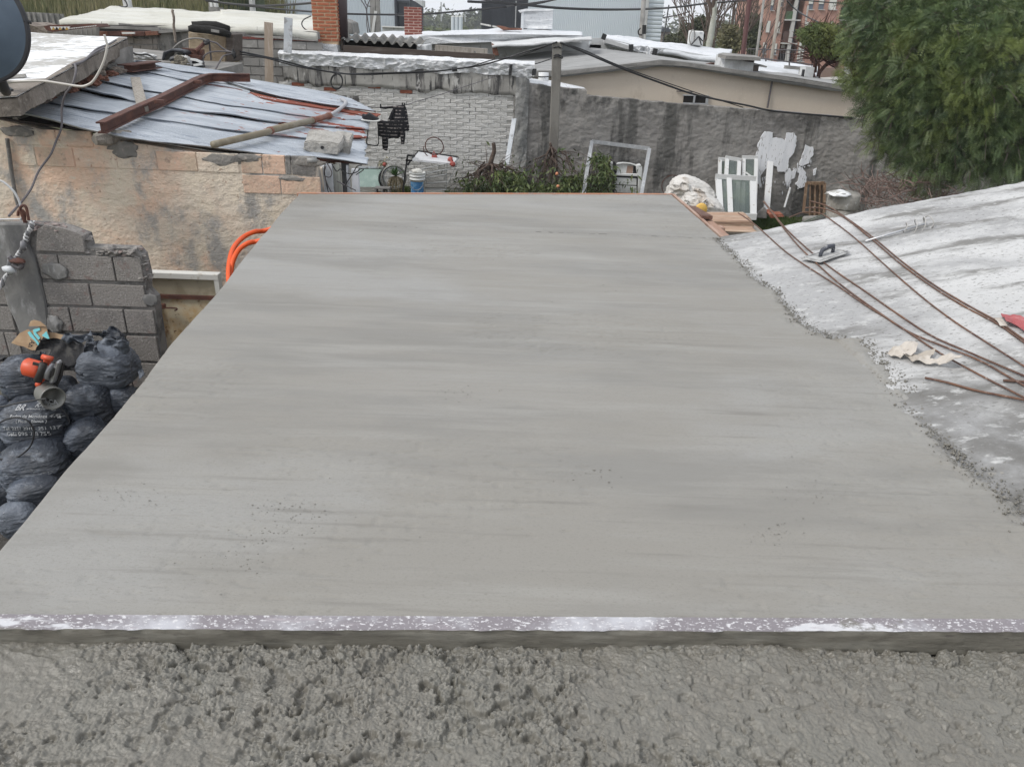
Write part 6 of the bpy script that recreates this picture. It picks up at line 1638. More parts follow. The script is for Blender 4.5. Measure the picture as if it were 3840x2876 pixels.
V_, F_ = bag_mesh(P('g', 560, 650, 13.5)[:], (.36, .3, .20), 0, 9.4, .18, -.35, n=150); nmesh('fold', V_, F_, m_sack, wsk, smooth=True)
V_, F_ = bag_mesh(P('g', 690, 690, 13.3)[:], (.22, .2, .13), 0, 2.4, .18, -.5, n=110); nmesh('fold', V_, F_, m_sack, wsk, smooth=True)
for j, (cs, Y_) in enumerate([([(195, 540), (345, 405), (470, 430), (420, 600)], 13.45), ([(400, 430), (555, 450), (640, 600), (400, 620)], 13.4), ([(350, 620), (560, 560), (650, 620), (520, 720)], 13.2), ([(560, 600), (640, 600), (780, 700), (640, 690)], 13.1)]):
 drape('g', cs, Y_, m_sack, 'fold', parent=wsk, amp=.07, f=5)
sl = MB()
for i in range(46):
 cx, cy = random.choice([(150, 1450), (345, 1440), (400, 1480), (420, 1340), (120, 1500), (230, 1440), (390, 1120), (460, 1330), (300, 1500)])
 x_, y_ = cx + random.gauss(0, 22), cy + random.gauss(0, 40); h_ = random.uniform(8, 42); w_ = random.uniform(2, 6)
 sl.prism([P('D', x_, y_, BY - .042), P('D', x_ + w_, y_ - h_ * .5, BY - .042), P('D', x_ + w_ * .6, y_ - h_, BY - .042), P('D', x_ - w_, y_ - h_ * .5, BY - .042)], (0, .02, 0))
o = sl.build('paint_drips', m_wp, w2); o['kind'] = 'stuff'
solo('lid', MB().lathe(P('g', 568, 712, 12.9), [(.001, -.02), (.085, -.02), (.10, 0), (.10, .02), (.085, .025), (.001, .02)], 26, 'Y'), mat('yellow_plastic', (.72, .45, .10), .5), 'round yellow plastic lid among the debris below the white sack', 'lid', smooth=True)
solo('debris_bin', MB().prism([P('g', x, y, 13.2) for x, y in [(610, 675), (720, 672), (728, 745), (640, 760)]], (0, .2, 0)).rough(.02, 8), m_wood_grey, 'small box of scraps beside the yellow lid', 'box')
for j, (a, b) in enumerate([((790, 760), (835, 712)), ((740, 775), (800, 790))]):
 solo('scrap_wood', MB().bar(P('g', *a, 13.2), P('g', *b, 13.2), .04, .03), m_wood_grey, ['short stick poking up beside the lowest window', 'flat stick beside the box of scraps'][j], 'stick')
m_wf = mat('flaking_white_wood', (.68, .685, .68), .6, var=[('noise', 14, (.42, .38, .34), .60, .68, U1)])
m_wg = mat('dusty_window_glass', (.11, .14, .13), .12, spec=.7, var=[('noise', 3, (.16, .20, .165), .45, .64, U1)], alpha=.62)
def window(label, corners, Y, w, name='window_sash', group='old window sashes leaning on the grey wall', mullions=()):
 """corners tl tr br bl in sheet g, with depth each"""
 c = [P('g', *q_) for q_ in corners]
 t = thing(name, label, 'window sash', (c[2] + c[3]) / 2, group)
 for i in range(4):
  a, b = c[i], c[(i + 1) % 4]
  d = (b - a).normalized() * (w * .5)
  MB().bar(a - d * (1 if i % 2 == 0 else -1), b + d * (1 if i % 2 == 0 else -1), w, .035, up=(0, 1, 0)).build('frame_rail', m_wf, t)
 for (t0) in mullions:
  MB().bar(c[0].lerp(c[1], t0), c[3].lerp(c[2], t0), w * .8, .03, up=(0, 1, 0)).build('mullion', m_wf, t)
 off_ = Vector((0, .012, 0))
 MB().prism([q_ + off_ for q_ in c], (0, .005, 0)).build('pane', m_wg, t)
 return t
window('narrow sash with white frame, rear left one of the leaning windows', [(790, 118, 16.3), (932, 125, 16.3), (925, 800, 15.5), (775, 780, 15.5)], 0, .07)
window('tilted sash in front of the rear left one, top leaning right', [(875, 102, 16.2), (1018, 128, 16.2), (985, 800, 15.3), (838, 780, 15.3)], 0, .075)
window('rear right sash with a torn top corner by the white paint daub', [(1072, 98, 16.3), (1218, 100, 16.3), (1200, 800, 15.5), (1060, 790, 15.5)], 0, .07)
t = window('large front window with two panes and a wide white frame, foremost of the leaning windows', [(770, 332, 15.6), (1178, 355, 15.6), (1185, 800, 14.95), (795, 795, 14.95)], 0, .12, mullions=(.31,))
solo('batten', MB().bar(P('g', 1095, 275, 16.1), P('g', 1190, 345, 16.0), .03, .02, up=(0, 1, 0)), m_wf, 'thin white batten slanting across the rear right sash', 'batten')
solo('white_profile', MB().bar(P('g', 1386, 150, 16.35), P('g', 1338, 760, 15.6), .12, .05, up=(0, 1, 0)), m_wf, 'tall double white profile leaning on the wall right of the windows', 'profile', bevel=.004)
solo('white_stick', MB().bar(P('g', 1622, 455, 16.3), P('g', 1552, 690, 15.9), .03, .02, up=(0, 1, 0)), m_wf, 'thin white stick leaning below the paint daubs', 'stick')
# stone slab, bricks, timber pile, gate, pipe
solo('stone_slab', MB().prism([P('g', x, y, 15.2) for x, y in [(1210, 815), (1225, 770), (1320, 688), (1350, 730), (1348, 820)]], (.0, .12, -.02)).rough(.012, 8), m_conc, 'grey triangular piece of stone leaning at the foot of the white profile', 'stone', bevel=.01)
for j, (pts_, m_) in enumerate([([(1370, 765), (1530, 760), (1548, 800), (1400, 812)], m_redb), ([(1350, 735), (1420, 730), (1450, 760), (1360, 775)], m_redb)]):
 solo('broken_tile', MB().prism([P('g', x, y, 15.0 + .2 * j) for x, y in pts_], (0, .2, 0)).rough(.015, 9), m_, ['flat reddish tile fragment on the soil', 'smaller reddish fragment behind the flat one'][j], 'tile', 'tile fragments by the stone', bevel=.008)
m_log = mat('split_timber', (.40, .255, .175), .85, var=[('noise', 3, (.50, .38, .28), .42, .62, (.5, 4, 6)), ('noise', 8, (.20, .12, .085), .54, .64, (.35, 5, 9))], bump=[('noise', 8, .8, .03, (.35, 5, 8))])
for j, (pts_, d_) in enumerate([([(640, 800), (1120, 798), (1160, 822), (1165, 858), (690, 850)], .25), ([(690, 850), (1170, 855), (1195, 905), (1180, 945), (870, 950), (740, 900)], .3), ([(840, 968), (1240, 975), (1245, 990), (850, 985)], .25)]):
 mb = MB().prism([P('g', x, y, [9.6, 9.3, 8.9][j]) for x, y in pts_], (0, d_, 0))
 solo('timber_baulk', mb.rough(.006, 6), m_log, ['upper pinkish split timber baulk beside the formwork', 'lower thicker split timber baulk beside the formwork', 'thin timber lath lowest in the gap between slab and roof'][j], 'timber', 'timber stacked beyond the formwork', bevel=.008)
solo('timber_stack_base', MB().box((P('g', 660, 900, 9.7).x, 9.2, GROUND), (P('g', 1180, 900, 9.7).x, 9.85, P('g', 900, 945, 9.3).z - .01)), m_wood_grey, 'stacked packing under the split timber', 'timber')
gt = thing('iron_gate', 'small rusty iron grille gate standing against the grey wall', 'gate', P('g', 1910, 780, 16.0))
m_rg = mat('rusty_gate_iron', (.16, .10, .06), .85, var=[('noise', 14, (.26, .19, .13), .5, .65, U1)])
for a, b, w in [((1820, 402), (2028, 402), .06), ((1815, 400), (1778, 745), .05), ((2030, 402), (2025, 640), .05), ((1918, 405), (1908, 790), .03), ((1975, 405), (1965, 790), .02), ((1860, 405), (1850, 790), .02), ((1785, 745), (2020, 780), .04), ((2025, 640), (2020, 790), .05)]:
 MB().bar(P('g', *a, 16.2), P('g', *b, 15.9), w, .03, up=(0, 1, 0)).build('bar', m_rg, gt)
MB().prism([P('g', x, y, 16.22) for x, y in [(1870, 410), (2020, 410), (2020, 790), (1860, 790)]], (0, .01, 0)).build('sheet', mat('brown_rust_sheet', (.11, .085, .065), .9, var=[('noise', 5, (.17, .12, .085), .45, .62, U1)]), gt)
solo('drain_tube', MB().tube([P('g', 1790, 840, 13.8), P('g', 2010, 828, 13.9)], .07, 14), m_conc, 'short grey pipe lying in the grass before the iron gate', 'pipe', smooth=True)
for j, (a, b) in enumerate([((1700, 890), (2080, 745)), ((1720, 905), (2090, 760))]):
 solo('green_rod', MB().tube([P('g', *a, 12.5), P('g', *b, 13.5)], .008, 6), mat('greenish_rod', (.16, .2, .15), .6), ['thin greenish rod, upper of two over the grass', 'thin greenish rod, lower of two over the grass'][j], 'rod', 'thin rods in the grass')
# round concrete pedestal
pc = P('D', 780, 1545, 12.6); pr = (P('D', 903, 1545, 12.6) - pc).length
pd_ = thing('concrete_pedestal', 'round pale concrete pedestal with a thick cap rising behind the neighbouring roof', 'pedestal', (pc.x, pc.y, GROUND))
m_ped = mat('pale_concrete', (.33, .315, .285), .92, var=[('noise', 4, (.24, .225, .20), .45, .62, U1), ('noise', 14, (.46, .45, .43), .58, .66, U1)], bump=[('noise', 18, .6, .02, U1)])
zt = pc.z + .02
MB().lathe(Vector((pc.x, pc.y, zt)), [(.001, 0), (pr * .93, 0), (pr, -.03), (pr * 1.01, -.22), (pr * .96, -.25), (.001, -.25)], 40).rough(.008, 5).build('cap', m_ped, pd_, smooth=True)
MB().lathe(Vector((pc.x, pc.y, zt - .251)), [(.001, 0), (pr * .93, 0), (pr * .86, -.14), (pr * .80, -.3), (pr * .80, -.251 + GROUND - zt + .5), (.001, -.251 + GROUND - zt + .5)], 40).build('drum', m_ped, pd_, smooth=True)
lump(Vector((pc.x - pr * .6, pc.y - pr * .6, zt)), .13, m_wash, pd_, 'crust', 3, .4, (1.2, 1, .35))
# == grass in the yard
m_grass = mat('short_grass', (.055, .095, .018), .7, var=[('noise', 2, (.085, .12, .03), .45, .65, U1)])
gp = []
def tuft(n, k, x0, x1, y0, y1, hh, z=GROUND + .06):
 for _ in range(n):
  q_ = Gz(k, random.uniform(x0, x1), random.uniform(y0, y1), z)
  if q_.y > 16.4 or q_.y < 4: continue
  gp.append((q_, hh * random.uniform(.5, 1.3)))
tuft(1500, 'g', 1000, 1600, 830, 1000, .07); tuft(500, 'g', 1540, 1720, 700, 790, .22); tuft(900, 'g', 1540, 2200, 780, 900, .06)
tuft(500, 'd', 1140, 1420, 700, 800, .12, -1.65); tuft(700, 'g', 1150, 1500, 830, 930, .11); tuft(250, 'd', 1900, 2212, 700, 800, .1, -1.7)
A_ = np.array([p[0][:] for p in gp]); H_ = np.array([p[1] for p in gp])
A_ = np.repeat(A_, 4, 0) + rng.normal(0, .03, (len(A_) * 4, 3)) * np.array([1, 1, 0]); H_ = np.repeat(H_, 4) * rng.uniform(.6, 1.2, len(A_))
n = len(A_); an = rng.uniform(0, 6.28, n); lean = rng.normal(0, .35, (n, 2)) * H_[:, None]
w_ = np.stack([np.cos(an), np.sin(an), 0 * an], 1) * .005
tipv = A_ + np.concatenate([lean, H_[:, None]], 1)
V_ = np.stack([A_ - w_, A_ + w_, tipv], 1).reshape(-1, 3); F_ = np.arange(3 * n).reshape(-1, 3)
o = nmesh('grass', V_, F_, m_grass); tag(o, 'short green grass on the yard soil beyond the slab', 'grass', kind='stuff')
# dry thorny twigs behind the pedestal
m_twig = mat('dry_twig', (.21, .15, .13), .9)
mbt = MB()
for i in range(420):
 x, y = random.uniform(880, 1640), random.uniform(1400, 1657)
 if y < 1657 - (x - 850) * .05 - 250: continue
 p_ = P('D', x, y, random.uniform(12.4, 14.5)); q_ = p_ + Vector((random.gauss(0, .22), random.gauss(0, .2), random.gauss(.05, .16)))
 mbt.tube([p_, p_.lerp(q_, .5) + Vector((random.gauss(0, .03), 0, random.gauss(0, .03))), q_], [.008, .006, .003], 4, cap=False)
for pts_ in [[(1030, 1560), (1035, 1470), (1045, 1360)], [(1080, 1390), (1150, 1480), (1170, 1530)], [(1220, 1430), (1300, 1500), (1390, 1590)], [(950, 1600), (1000, 1500), (1060, 1440)], [(1250, 1640), (1330, 1540), (1400, 1480)], [(1540, 1510), (1580, 1560), (1600, 1530)]]:
 mbt.tube(bez([P('D', x, y, 12.9) for x, y in pts_], 4), .012, 5)
o = mbt.build('dry_twigs', m_twig, None); tag(o, 'tangle of dry reddish twigs behind the round concrete pedestal', 'twigs', kind='stuff')
# == helpers for the buildings behind
def fr(k, x0, y0, x1, y1, Y, d, mb=None, ground=False, g=0.0):
 """upright box facing the yard, its edges surveyed, at distance Y and d deep"""
 mb = mb or MB()
 xm, ym = (x0 + x1) / 2, (y0 + y1) / 2
 X0, X1 = P(k, x0, ym, Y).x, P(k, x1, ym, Y).x
 Z0, Z1 = P(k, xm, y1, Y).z, P(k, xm, y0, Y).z
 if ground: Z0 = GROUND
 return mb.box((X0 + g, Y, Z0 + g), (X1 - g, Y + d, Z1 - g))
def surf(pts, th=.12):
 return MB().prism([P(*q_) for q_ in pts], (0, 0, -th))
def cable(label, pts, r=.012, m=None, group=None, name='cable', n=10):
 return solo(name, MB().tube(bez([P(*q_) for q_ in pts], n), r, 6), m or m_cable_b, label, 'cable', group, smooth=True)
m_cream = mat('cream_membrane', (0.540, 0.531, 0.468), .85, var=[('noise', .7, (0.594, 0.590, 0.540), .42, .6, U1), ('noise', 3, (0.450, 0.441, 0.387), .53, .68, (.5, 2, 1)), ('noise', 14, (0.360, 0.351, 0.315), .64, .72, U1)], bump=[('noise', 4, .5, .04, (.6, 2, 1))])
m_lightblk = mat('light_grey_block', (.275, .265, .25), .95, var=[('noise', 1.2, (.22, .215, .205), .42, .6, U1), ('noise', 7, (.34, .33, .315), .52, .68, U1)], bump=[('noise', 30, .6, .01, U1)])
m_red1 = mat('orange_red_brick', (.40, .135, .065), .9, var=[('noise', 3, (.31, .095, .05), .42, .6, U1), ('noise', 20, (.46, .2, .11), .56, .7, U1)], bump=[('noise', 24, .6, .01, U1)])
m_red2 = mat('dark_red_brick', (.24, .065, .045), .9, var=[('noise', 3, (.17, .05, .04), .42, .6, U1), ('noise', 20, (.34, .14, .10), .56, .7, U1)], bump=[('noise', 24, .6, .01, U1)])
m_joint = mat('sandy_mortar', (.52, .38, .25), .95, bump=[('noise', 30, .6, .01, U1)])
m_joint2 = mat('pinkish_mortar', (.56, .42, .36), .95, bump=[('noise', 30, .6, .01, U1)])
m_fibre = mat('fibre_cement_sheet', (.20, .19, .17), .95, var=[('noise', 2, (.135, .13, .12), .42, .6, U1), ('noise', 9, (.42, .41, .38), .62, .69, (1.4, .7, 1)), ('noise', 30, (.28, .27, .245), .55, .7, U1)], bump=[('noise', 24, .5, .01, U1)])
m_whw = mat('white_warehouse_sheet', (.60, .655, .70), .6, var=[('noise', .2, (.57, .63, .68), .4, .6, U1)])
m_whp = mat('old_white_paint_wall', (.55, .56, .56), .9, var=[('noise', 1.2, (.46, .46, .455), .44, .62, U1), ('noise', 5, (.32, .31, .30), .60, .70, (1.5, 1, .6)), ('noise', 2, (.66, .67, .67), .52, .66, U1)], bump=[('noise', 12, .5, .02, U1)])
m_dkw = mat('charcoal_sheet', (.045, .05, .062), .6)
m_beam = mat('dark_old_timber', (.075, .058, .048), .9, var=[('noise', 5, (.12, .10, .085), .5, .65, (.4, 3, 3))], bump=[('noise', 12, .6, .01, (.4, 3, 3))])
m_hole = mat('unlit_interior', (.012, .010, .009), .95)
# -- far ground cover, tree line, field
def far_trees(name, label, n, x0, x1, Y0, Y1, h, m, seed, w=7):
 r_ = np.random.default_rng(seed); pts = []
 for i in range(n):
  cx, cy = r_.uniform(x0, x1), r_.uniform(Y0, Y1); hh = h * r_.uniform(.55, 1.15); rw = w * r_.uniform(.6, 1.3)
  q_ = r_.normal(0, 1, (160, 3)); q_ /= np.linalg.norm(q_, axis=1)[:, None]
  q_ *= r_.uniform(.5, 1, (160, 1)); q_[:, 2] = np.abs(q_[:, 2])
  pts.append(q_ * np.array([rw, rw * .6, hh]) + np.array([cx, cy, GROUND]))
 pts = np.vstack(pts); n_ = len(pts)
 d = r_.normal(0, 1, (n_, 3, 3)) * np.array([1.1, .8, .7]) * (w / 14.0)
 V_ = (pts[:, None, :] + d).reshape(-1, 3)
 o = nmesh(name, V_, np.arange(3 * n_).reshape(-1, 3), m); tag(o, label, 'trees', kind='stuff'); return o
m_far = mat('far_foliage', (.06, .075, .035), .9, var=[('noise', .08, (.09, .10, .05), .4, .6, U1)])
far_trees('far_wood', 'distant line of dark trees along the horizon', 360, -260, 330, 290, 340, 8.5, m_far, 3, 10)
far_trees('field_scrub', 'green scrub on the far field beside the white tanks', 160, -60, 40, 120, 230, 2.6, mat('scrub_green', (.075, .10, .03), .9, var=[('noise', .2, (.12, .13, .05), .4, .6, U1)]), 5, 5)
# -- left distance: reeds, hedge, panel fence
m_reed = mat('dry_reeds', (.20, .18, .085), .9, var=[('noise', .35, (.11, .12, .045), .42, .58, U1), ('noise', 1.5, (.27, .235, .13), .52, .68, U1), ('noise', .22, (.045, .055, .025), .56, .64, U1)])
n = 15000
bx = rng.uniform(-34, -12.5, n); by = rng.uniform(36, 47, n); bz = -1.2 + (by - 36) * .16
hh = rng.uniform(1.6, 3.4, n); an = rng.uniform(-.9, .9, n)
base_ = np.stack([bx, by, bz], 1); ww = np.stack([np.cos(an), np.sin(an), 0 * an], 1) * rng.uniform(.02, .06, (n, 1))
tip_ = base_ + np.stack([rng.normal(.15, .35, n), rng.normal(0, .3, n), hh], 1)
mid_ = base_ * .45 + tip_ * .55 + np.stack([rng.normal(0, .08, n), 0 * bx, 0 * bx], 1)
V_ = np.stack([base_ - ww, base_ + ww, mid_ + ww, tip_, mid_ - ww], 1).reshape(-1, 3)
o = nmesh('reed_bank', V_, np.arange(5 * n).reshape(-1, 5), m_reed); tag(o, 'bank of tall dry olive reeds beyond the cream roof', 'reeds', kind='stuff')
mbk = MB().grid(lambda u, v: np.stack([-60 + 49 * u, 35.5 + 12 * v, -1.6 + 1.9 * v + .2 * fbm(u * 30, v * 4, 0, 3)], 1), 80, 12)
mbk.v += [(x, y, GROUND - .1) for x, y, z in mbk.v[:80]]
n0 = 80 * 12
mbk.f += [(i + 1, i, n0 + i, n0 + i + 1) for i in range(79)]
tag(mbk.build('bank', m_soil, None, smooth=True), kind='structure')
hd = thing('hedge', 'tall dark green clipped hedge ending sharply beside the white warehouse', 'hedge', (P('b', 1710, 100, 38).x, 38, GROUND))
m_hedge = mat('hedge_green', (.055, .075, .035), .9, var=[('noise', 1.5, (.09, .11, .055), .45, .62, U1)], bump=[('noise', 3, 1, .2, U1)])
fr('b', 1370, -120, 2045, 330, 38, 1.2, ground=True).build('mass', m_hedge, hd)
x0_, x1_ = P('b', 1370, 60, 38).x, P('b', 2045, 60, 38).x
leaf_cloud(np.stack([rng.uniform(x0_, x1_, 3800), rng.uniform(37.8, 38, 3800), rng.uniform(-.8, 4, 3800)], 1), .14, m_hedge, hd, 'leaves')
pf = thing('panel_fence', 'pale concrete panel fence far behind the whitewashed roof', 'fence', (P('a', 550, 300, 30).x, 30, GROUND))
for a, b in zip([150, 255, 330, 400, 470, 565, 640, 725, 800], [255, 330, 400, 470, 565, 640, 725, 800, 885]):
 fr('a', a, 152 + (a - 150) * .055, b, 330, 30, .08, ground=True, g=.02).build('panel', m_lightblk, pf)
 q_ = P('a', a, 200, 29.9); MB().box((q_.x - .05, 29.9, GROUND), (q_.x + .02, 30.02, P('a', a, 158 + (a - 150) * .055, 30).z)).build('post', m_conc, pf)
solo('rubble_ledge', MB().prism([P('a', x, y, 15.5) for x, y in [(250, 300), (340, 320), (480, 355), (640, 350), (640, 440), (250, 440)]], (0, 1.0, 0)).rough(.05, 5), m_rub, 'rubble strewn ledge behind the satellite dish', 'rubble')
# rusty tank with white triangles and grey trough behind the white roof
jt = thing('scrap_trough', 'grey trough with rusty rim and white zigzag trim behind the whitewashed roof', 'trough', P('a', 1000, 480, 14.5))
MB().prism([P('a', x, y, 14.0) for x, y in [(720, 450), (1330, 375), (1330, 500), (760, 480)]], (0, .1, 0)).build('front_panel', mat('grey_slats', (.235, .22, .20), .9, var=[('noise', 3, (.19, .18, .165), .45, .6, (6, 1, .4))]), jt)
for i in range(8):
 x = 800 + i * 66
 MB().bar(P('a', x, 448 - i * 6, 13.98), P('a', x + 2, 495, 13.98), .012, .012, up=(0, 1, 0)).build('joint_line', m_conc, jt)
MB().prism([P('a', x, y, 14.2) for x, y in [(600, 365), (690, 350), (1280, 330), (1330, 375), (720, 445), (640, 420)]], (0, .5, 0)).build('rust_body', m_rust, jt)
m_tri = mat('white_enamel', (.66, .66, .64), .6)
m_yel = mat('yellow_ochre', (.45, .27, .06), .7)
for i in range(6):
 x = 690 + i * 46
 MB().prism([P('a', x, 372, 14.1), P('a', x + 44, 372, 14.1), P('a', x + 22, 418, 14.1)], (0, .02, 0)).build('tooth', m_tri, jt)
 if i < 5: MB().prism([P('a', x + 24, 418, 14.08), P('a', x + 66, 416, 14.08), P('a', x + 45, 385, 14.08)], (0, .02, 0)).build('tooth', m_yel if i % 2 == 0 else m_hole, jt)
for i in range(16):
 x = 945 + i * 24; y = 400 - i * 2.6
 MB().prism([P('a', x, y - 5, 14.05), P('a', x + 22, y - 7, 14.05), P('a', x + 11, y + 9, 14.05)], (0, .02, 0)).build('tooth', m_tri, jt)
# -- house with the cream roof
ch_ = thing('cream_roof_house', 'long house with a cream membrane roof and grey block wall, upper left', 'house', (P('b', 1000, 400, 17).x, 17, GROUND))
fe = [('a', 815, 325, 17.5), ('a', 1400, 335, 17.3), ('b', 0, 440, 17.2), ('b', 780, 462, 17.0), ('b', 1620, 478, 16.8), ('b', 2209, 512, 16.7), ('B', 640, 300, 16.7)]
te = [('B', 640, 128, 25), ('b', 2209, 212, 25.5), ('b', 1490, 168, 26), ('b', 1400, 203, 26), ('b', 650, 165, 26.5), ('a', 1900, 108, 27), ('a', 1600, 92, 27), ('a', 1200, 190, 22), ('a', 815, 290, 17.6)]
def roof_patch(f, t, m, name, par, nu=60, nv=20, amp=.03, th=.13):
 F3 = bez([P(*q_) for q_ in f], 6); T3 = bez([P(*q_) for q_ in t], 6)
 F3 = np.array([p[:] for p in F3]); T3 = np.array([p[:] for p in T3])
 def al(e, u):
  s_ = u * (len(e) - 1); i = np.clip(s_.astype(int), 0, len(e) - 2); w = (s_ - i)[:, None]; return e[i] * (1 - w) + e[i + 1] * w
 def fn(u, v):
  p = al(F3, u) * (1 - v[:, None]) + al(T3, u) * v[:, None]
  p[:, 2] += amp * fbm(p[:, 0] * 1.5, p[:, 1] * 1.5, 0, 3)
  return p
 return thick(MB().grid(fn, nu, nv), nu, nv, Vector((0, 0, -th))).build(name, m, par, smooth=True)
topf = [('a', 815, 292, 17.5), ('a', 1400, 303, 17.3), ('b', 0, 408, 17.2), ('b', 780, 432, 17.0), ('b', 1620, 452, 16.8), ('b', 2209, 480, 16.7), ('B', 640, 268, 16.7)]
topb = [('a', 830, 280, 18), ('a', 1600, 92, 27), ('a', 1900, 108, 27), ('b', 650, 165, 26.5), ('b', 1400, 203, 26), ('b', 1490, 170, 25.8), ('b', 2209, 213, 25.5), ('B', 640, 128, 25)]
roof_patch(topf, topb, m_cream, 'roof', ch_, 110, 26)
F3 = [P(*q_) for q_ in topf]
MB().prism(F3 + [q_ + Vector((0, 0, -.17)) for q_ in F3[::-1]], (0, .2, 0)).build('fascia', m_conc, ch_)
BW = 16.75
for r, (yt, yb) in enumerate([(290, 300), (310, 333), (338, 403), (410, 478), (485, 552), (558, 625), (632, 700), (706, 780), (786, 860)]):
 if r == 1:
  xs2 = [-20 + 115 * i for i in range(7)]; mm = m_red2
 else:
  xs2 = [(-60 if r % 2 else 20) + 160 / 2.209 * 2.0 * .92 * i for i in range(6)]; mm = m_lightblk
 for a, b in zip(xs2[:-1], xs2[1:]):
  xx0, xx1 = P('B', a, 420, BW).x, P('B', b, 420, BW).x
  z1_, z0_ = P('B', 200, yt, BW).z, P('B', 200, yb, BW).z
  if r == 0: continue
  MB().box((xx0 + .006, BW - random.uniform(.008, .018), z0_ + .006), (xx1 - .006, BW + .05, z1_ - .004)).build('brick' if r == 1 else 'block', mm, ch_)
xw0, xw1 = P('b', 300, 600, BW).x, P('B', 640, 500, BW).x
MB().box((xw0, BW, GROUND), (xw1, BW + .15, P('B', 200, 275, BW).z)).build('wall_core', m_mortar, ch_)
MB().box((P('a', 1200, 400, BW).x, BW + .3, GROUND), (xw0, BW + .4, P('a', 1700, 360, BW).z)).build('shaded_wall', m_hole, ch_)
MB().bar(P('a', 1390, 375, BW - .4), P('a', 2209, 405, BW - .4), .1, .05).build('pale_board', m_conc, ch_)
# electric post and pipes on it
po = thing('service_post', 'white service post with looping wires at the ridge of the cream roof', 'post', P('a', 1720, 100, 26.5))
fr('a', 1680, -200, 1755, 105, 26.5, .25).build('shaft', m_whp, po)
cable('black wire looped round the white service post', [('a', 1700, -10, 26.3), ('a', 1740, 30, 26.3), ('a', 1755, 90, 26.3), ('a', 1700, 100, 26.3), ('a', 1640, 85, 26.3)], .02)
solo('twisted_rebar', MB().tube(bez([P('b', x, y, 14.9) for x, y in [(655, 165), (650, 210), (665, 270), (672, 350), (668, 420), (680, 520), (692, 620), (700, 710)]], 6), .022, 7).rough(.008, 14), m_rub, 'crooked cement crusted rod standing before the cream roof', 'rod', smooth=True)
vb = thing('vent_stack', 'two white vent tiles on a grey block beyond the cream roof', 'vent', P('b', 1320, 205, 27))
fr('b', 1250, 125, 1405, 215, 27, .5).build('block', m_conc, vb)
for x in (1262, 1325): fr('b', x, 8, x + 46, 124, 27.02, .2).build('tile', m_tri, vb, bevel=.01)
fr('b', 1240, -60, 1258, 130, 27.3, .1).build('post', m_conc, vb)
solo('utility_post', fr('b', 1912, -200, 1965, 200, 32, .35, ground=True), m_whp, 'pale square post before the dark hedge', 'post')
# -- low block wall, slabs, oven chimney behind the tin roof
lw = thing('low_wall', 'low wall of blocks and grey render behind the tin roof, dark tiles along its top', 'wall', (P('b', 400, 800, 15.2).x, 15.2, GROUND))
LY = 15.2
x0, x1 = P('a', 1330, 600, LY).x, P('b', 920, 700, LY).x
zt = P('b', 400, 590, LY).z
MB().prism([Vector((x0, LY, P('a', 1330, 505, LY).z)), Vector((P('b', 400, 560, LY).x, LY, P('b', 400, 560, LY).z)), Vector((x1, LY, P('b', 920, 505, LY).z)), Vector((x1, LY, GROUND)), Vector((x0, LY, GROUND))], (0, .15, 0)).build('render', m_grey, lw)
for (y0, y1, xs2, kk) in [(500, 605, [1600, 1740, 1845], 'a'), (615, 690, [1600, 1700, 1845], 'a'), (640, 742, [10, 318, 405], 'b'), (752, 830, [0, 120, 325, 400], 'b')]:
 for a, b in zip(xs2[:-1], xs2[1:]):
  fr(kk, a, y0, b, y1, LY - .02, .06, g=.008).build('block', mat('warm_grey_block', (.23, .20, .175), .95, var=[('noise', 4, (.30, .27, .245), .48, .62, U1)], bump=[('noise', 26, .8, .015, U1)]), lw)
for i, (a, b) in enumerate([(1340, 1520), (1525, 1700), (1710, 1860), (1870, 2030), (2040, 2209)]):
 MB().bar(P('a', a, 470 - 2 * i, LY - .05), P('a', b, 468 - 2 * i, LY - .05), .2, .07).rough(.01, 8).build('tile', m_rust if i % 2 else m_rb, lw)
MB().bar(P('a', 1690, 462, LY - .2), P('a', 1860, 460, LY - .2), .04, .03).build('white_lath', m_tri, lw)
MB().prism([P('b', x, y, LY - .1) for x, y in [(230, 550), (300, 515), (620, 505), (920, 500), (910, 520), (400, 560)]], (0, .4, 0)).build('mortar_cap', m_conc, lw)
fs = thing('flat_slab', 'plain grey concrete slab roof between the block wall and the tin roof', 'roof', P('b', 200, 900, 13.5))
MB().prism([P('a', 1740, 660, 14.8), P('b', 500, 850, 14.8), P('b', 480, 985, 13.0), P('b', 0, 960, 13.0), P('a', 1740, 800, 13.0)], (0, 0, -.1)).build('slab', m_conc, fs)
MB().prism([P('b', x, y, 12.6) for x, y in [(-300, 985), (0, 1010), (420, 1022), (705, 1050), (700, 1180), (240, 1150), (-300, 1140)]], (0, .25, 0)).rough(.01, 6).build('edge_beam', m_conc, fs)
solo('cement_bag_scrap', lump(P('b', 185, 930, 12.9), .07, None, 'raw', sub=3, amp=.5, sc=(2.2, 1, .6), f=2), m_whp, 'crumpled white scrap lying on the plain grey slab', 'scrap')
s2_ = thing('concrete_canopy', 'thin concrete canopy slab jutting beside the oven chimney', 'canopy', P('b', 1400, 1100, 13))
MB().prism([P('b', 980, 1230, 12.4), P('b', 1150, 1010, 13.7), P('b', 1780, 1040, 13.7), P('b', 1812, 1052, 13.6), P('b', 1230, 1200, 12.5)], (0, 0, -.13)).build('slab', m_conc, s2_)
MB().prism([P('b', 1620, 1190, 13.5), P('b', 1700, 1180, 13.5), P('b', 1700, 1330, 13.5), P('b', 1600, 1330, 13.5)], (0, .1, 0)).build('prop', m_lumpc, s2_)
ov = thing('oven_chimney', 'squat beige masonry chimney with a burnt black top and dark corner pillar', 'chimney', (P('b', 1250, 1050, 13.9).x, 13.9, P('b', 1250, 1050, 13.9).z))
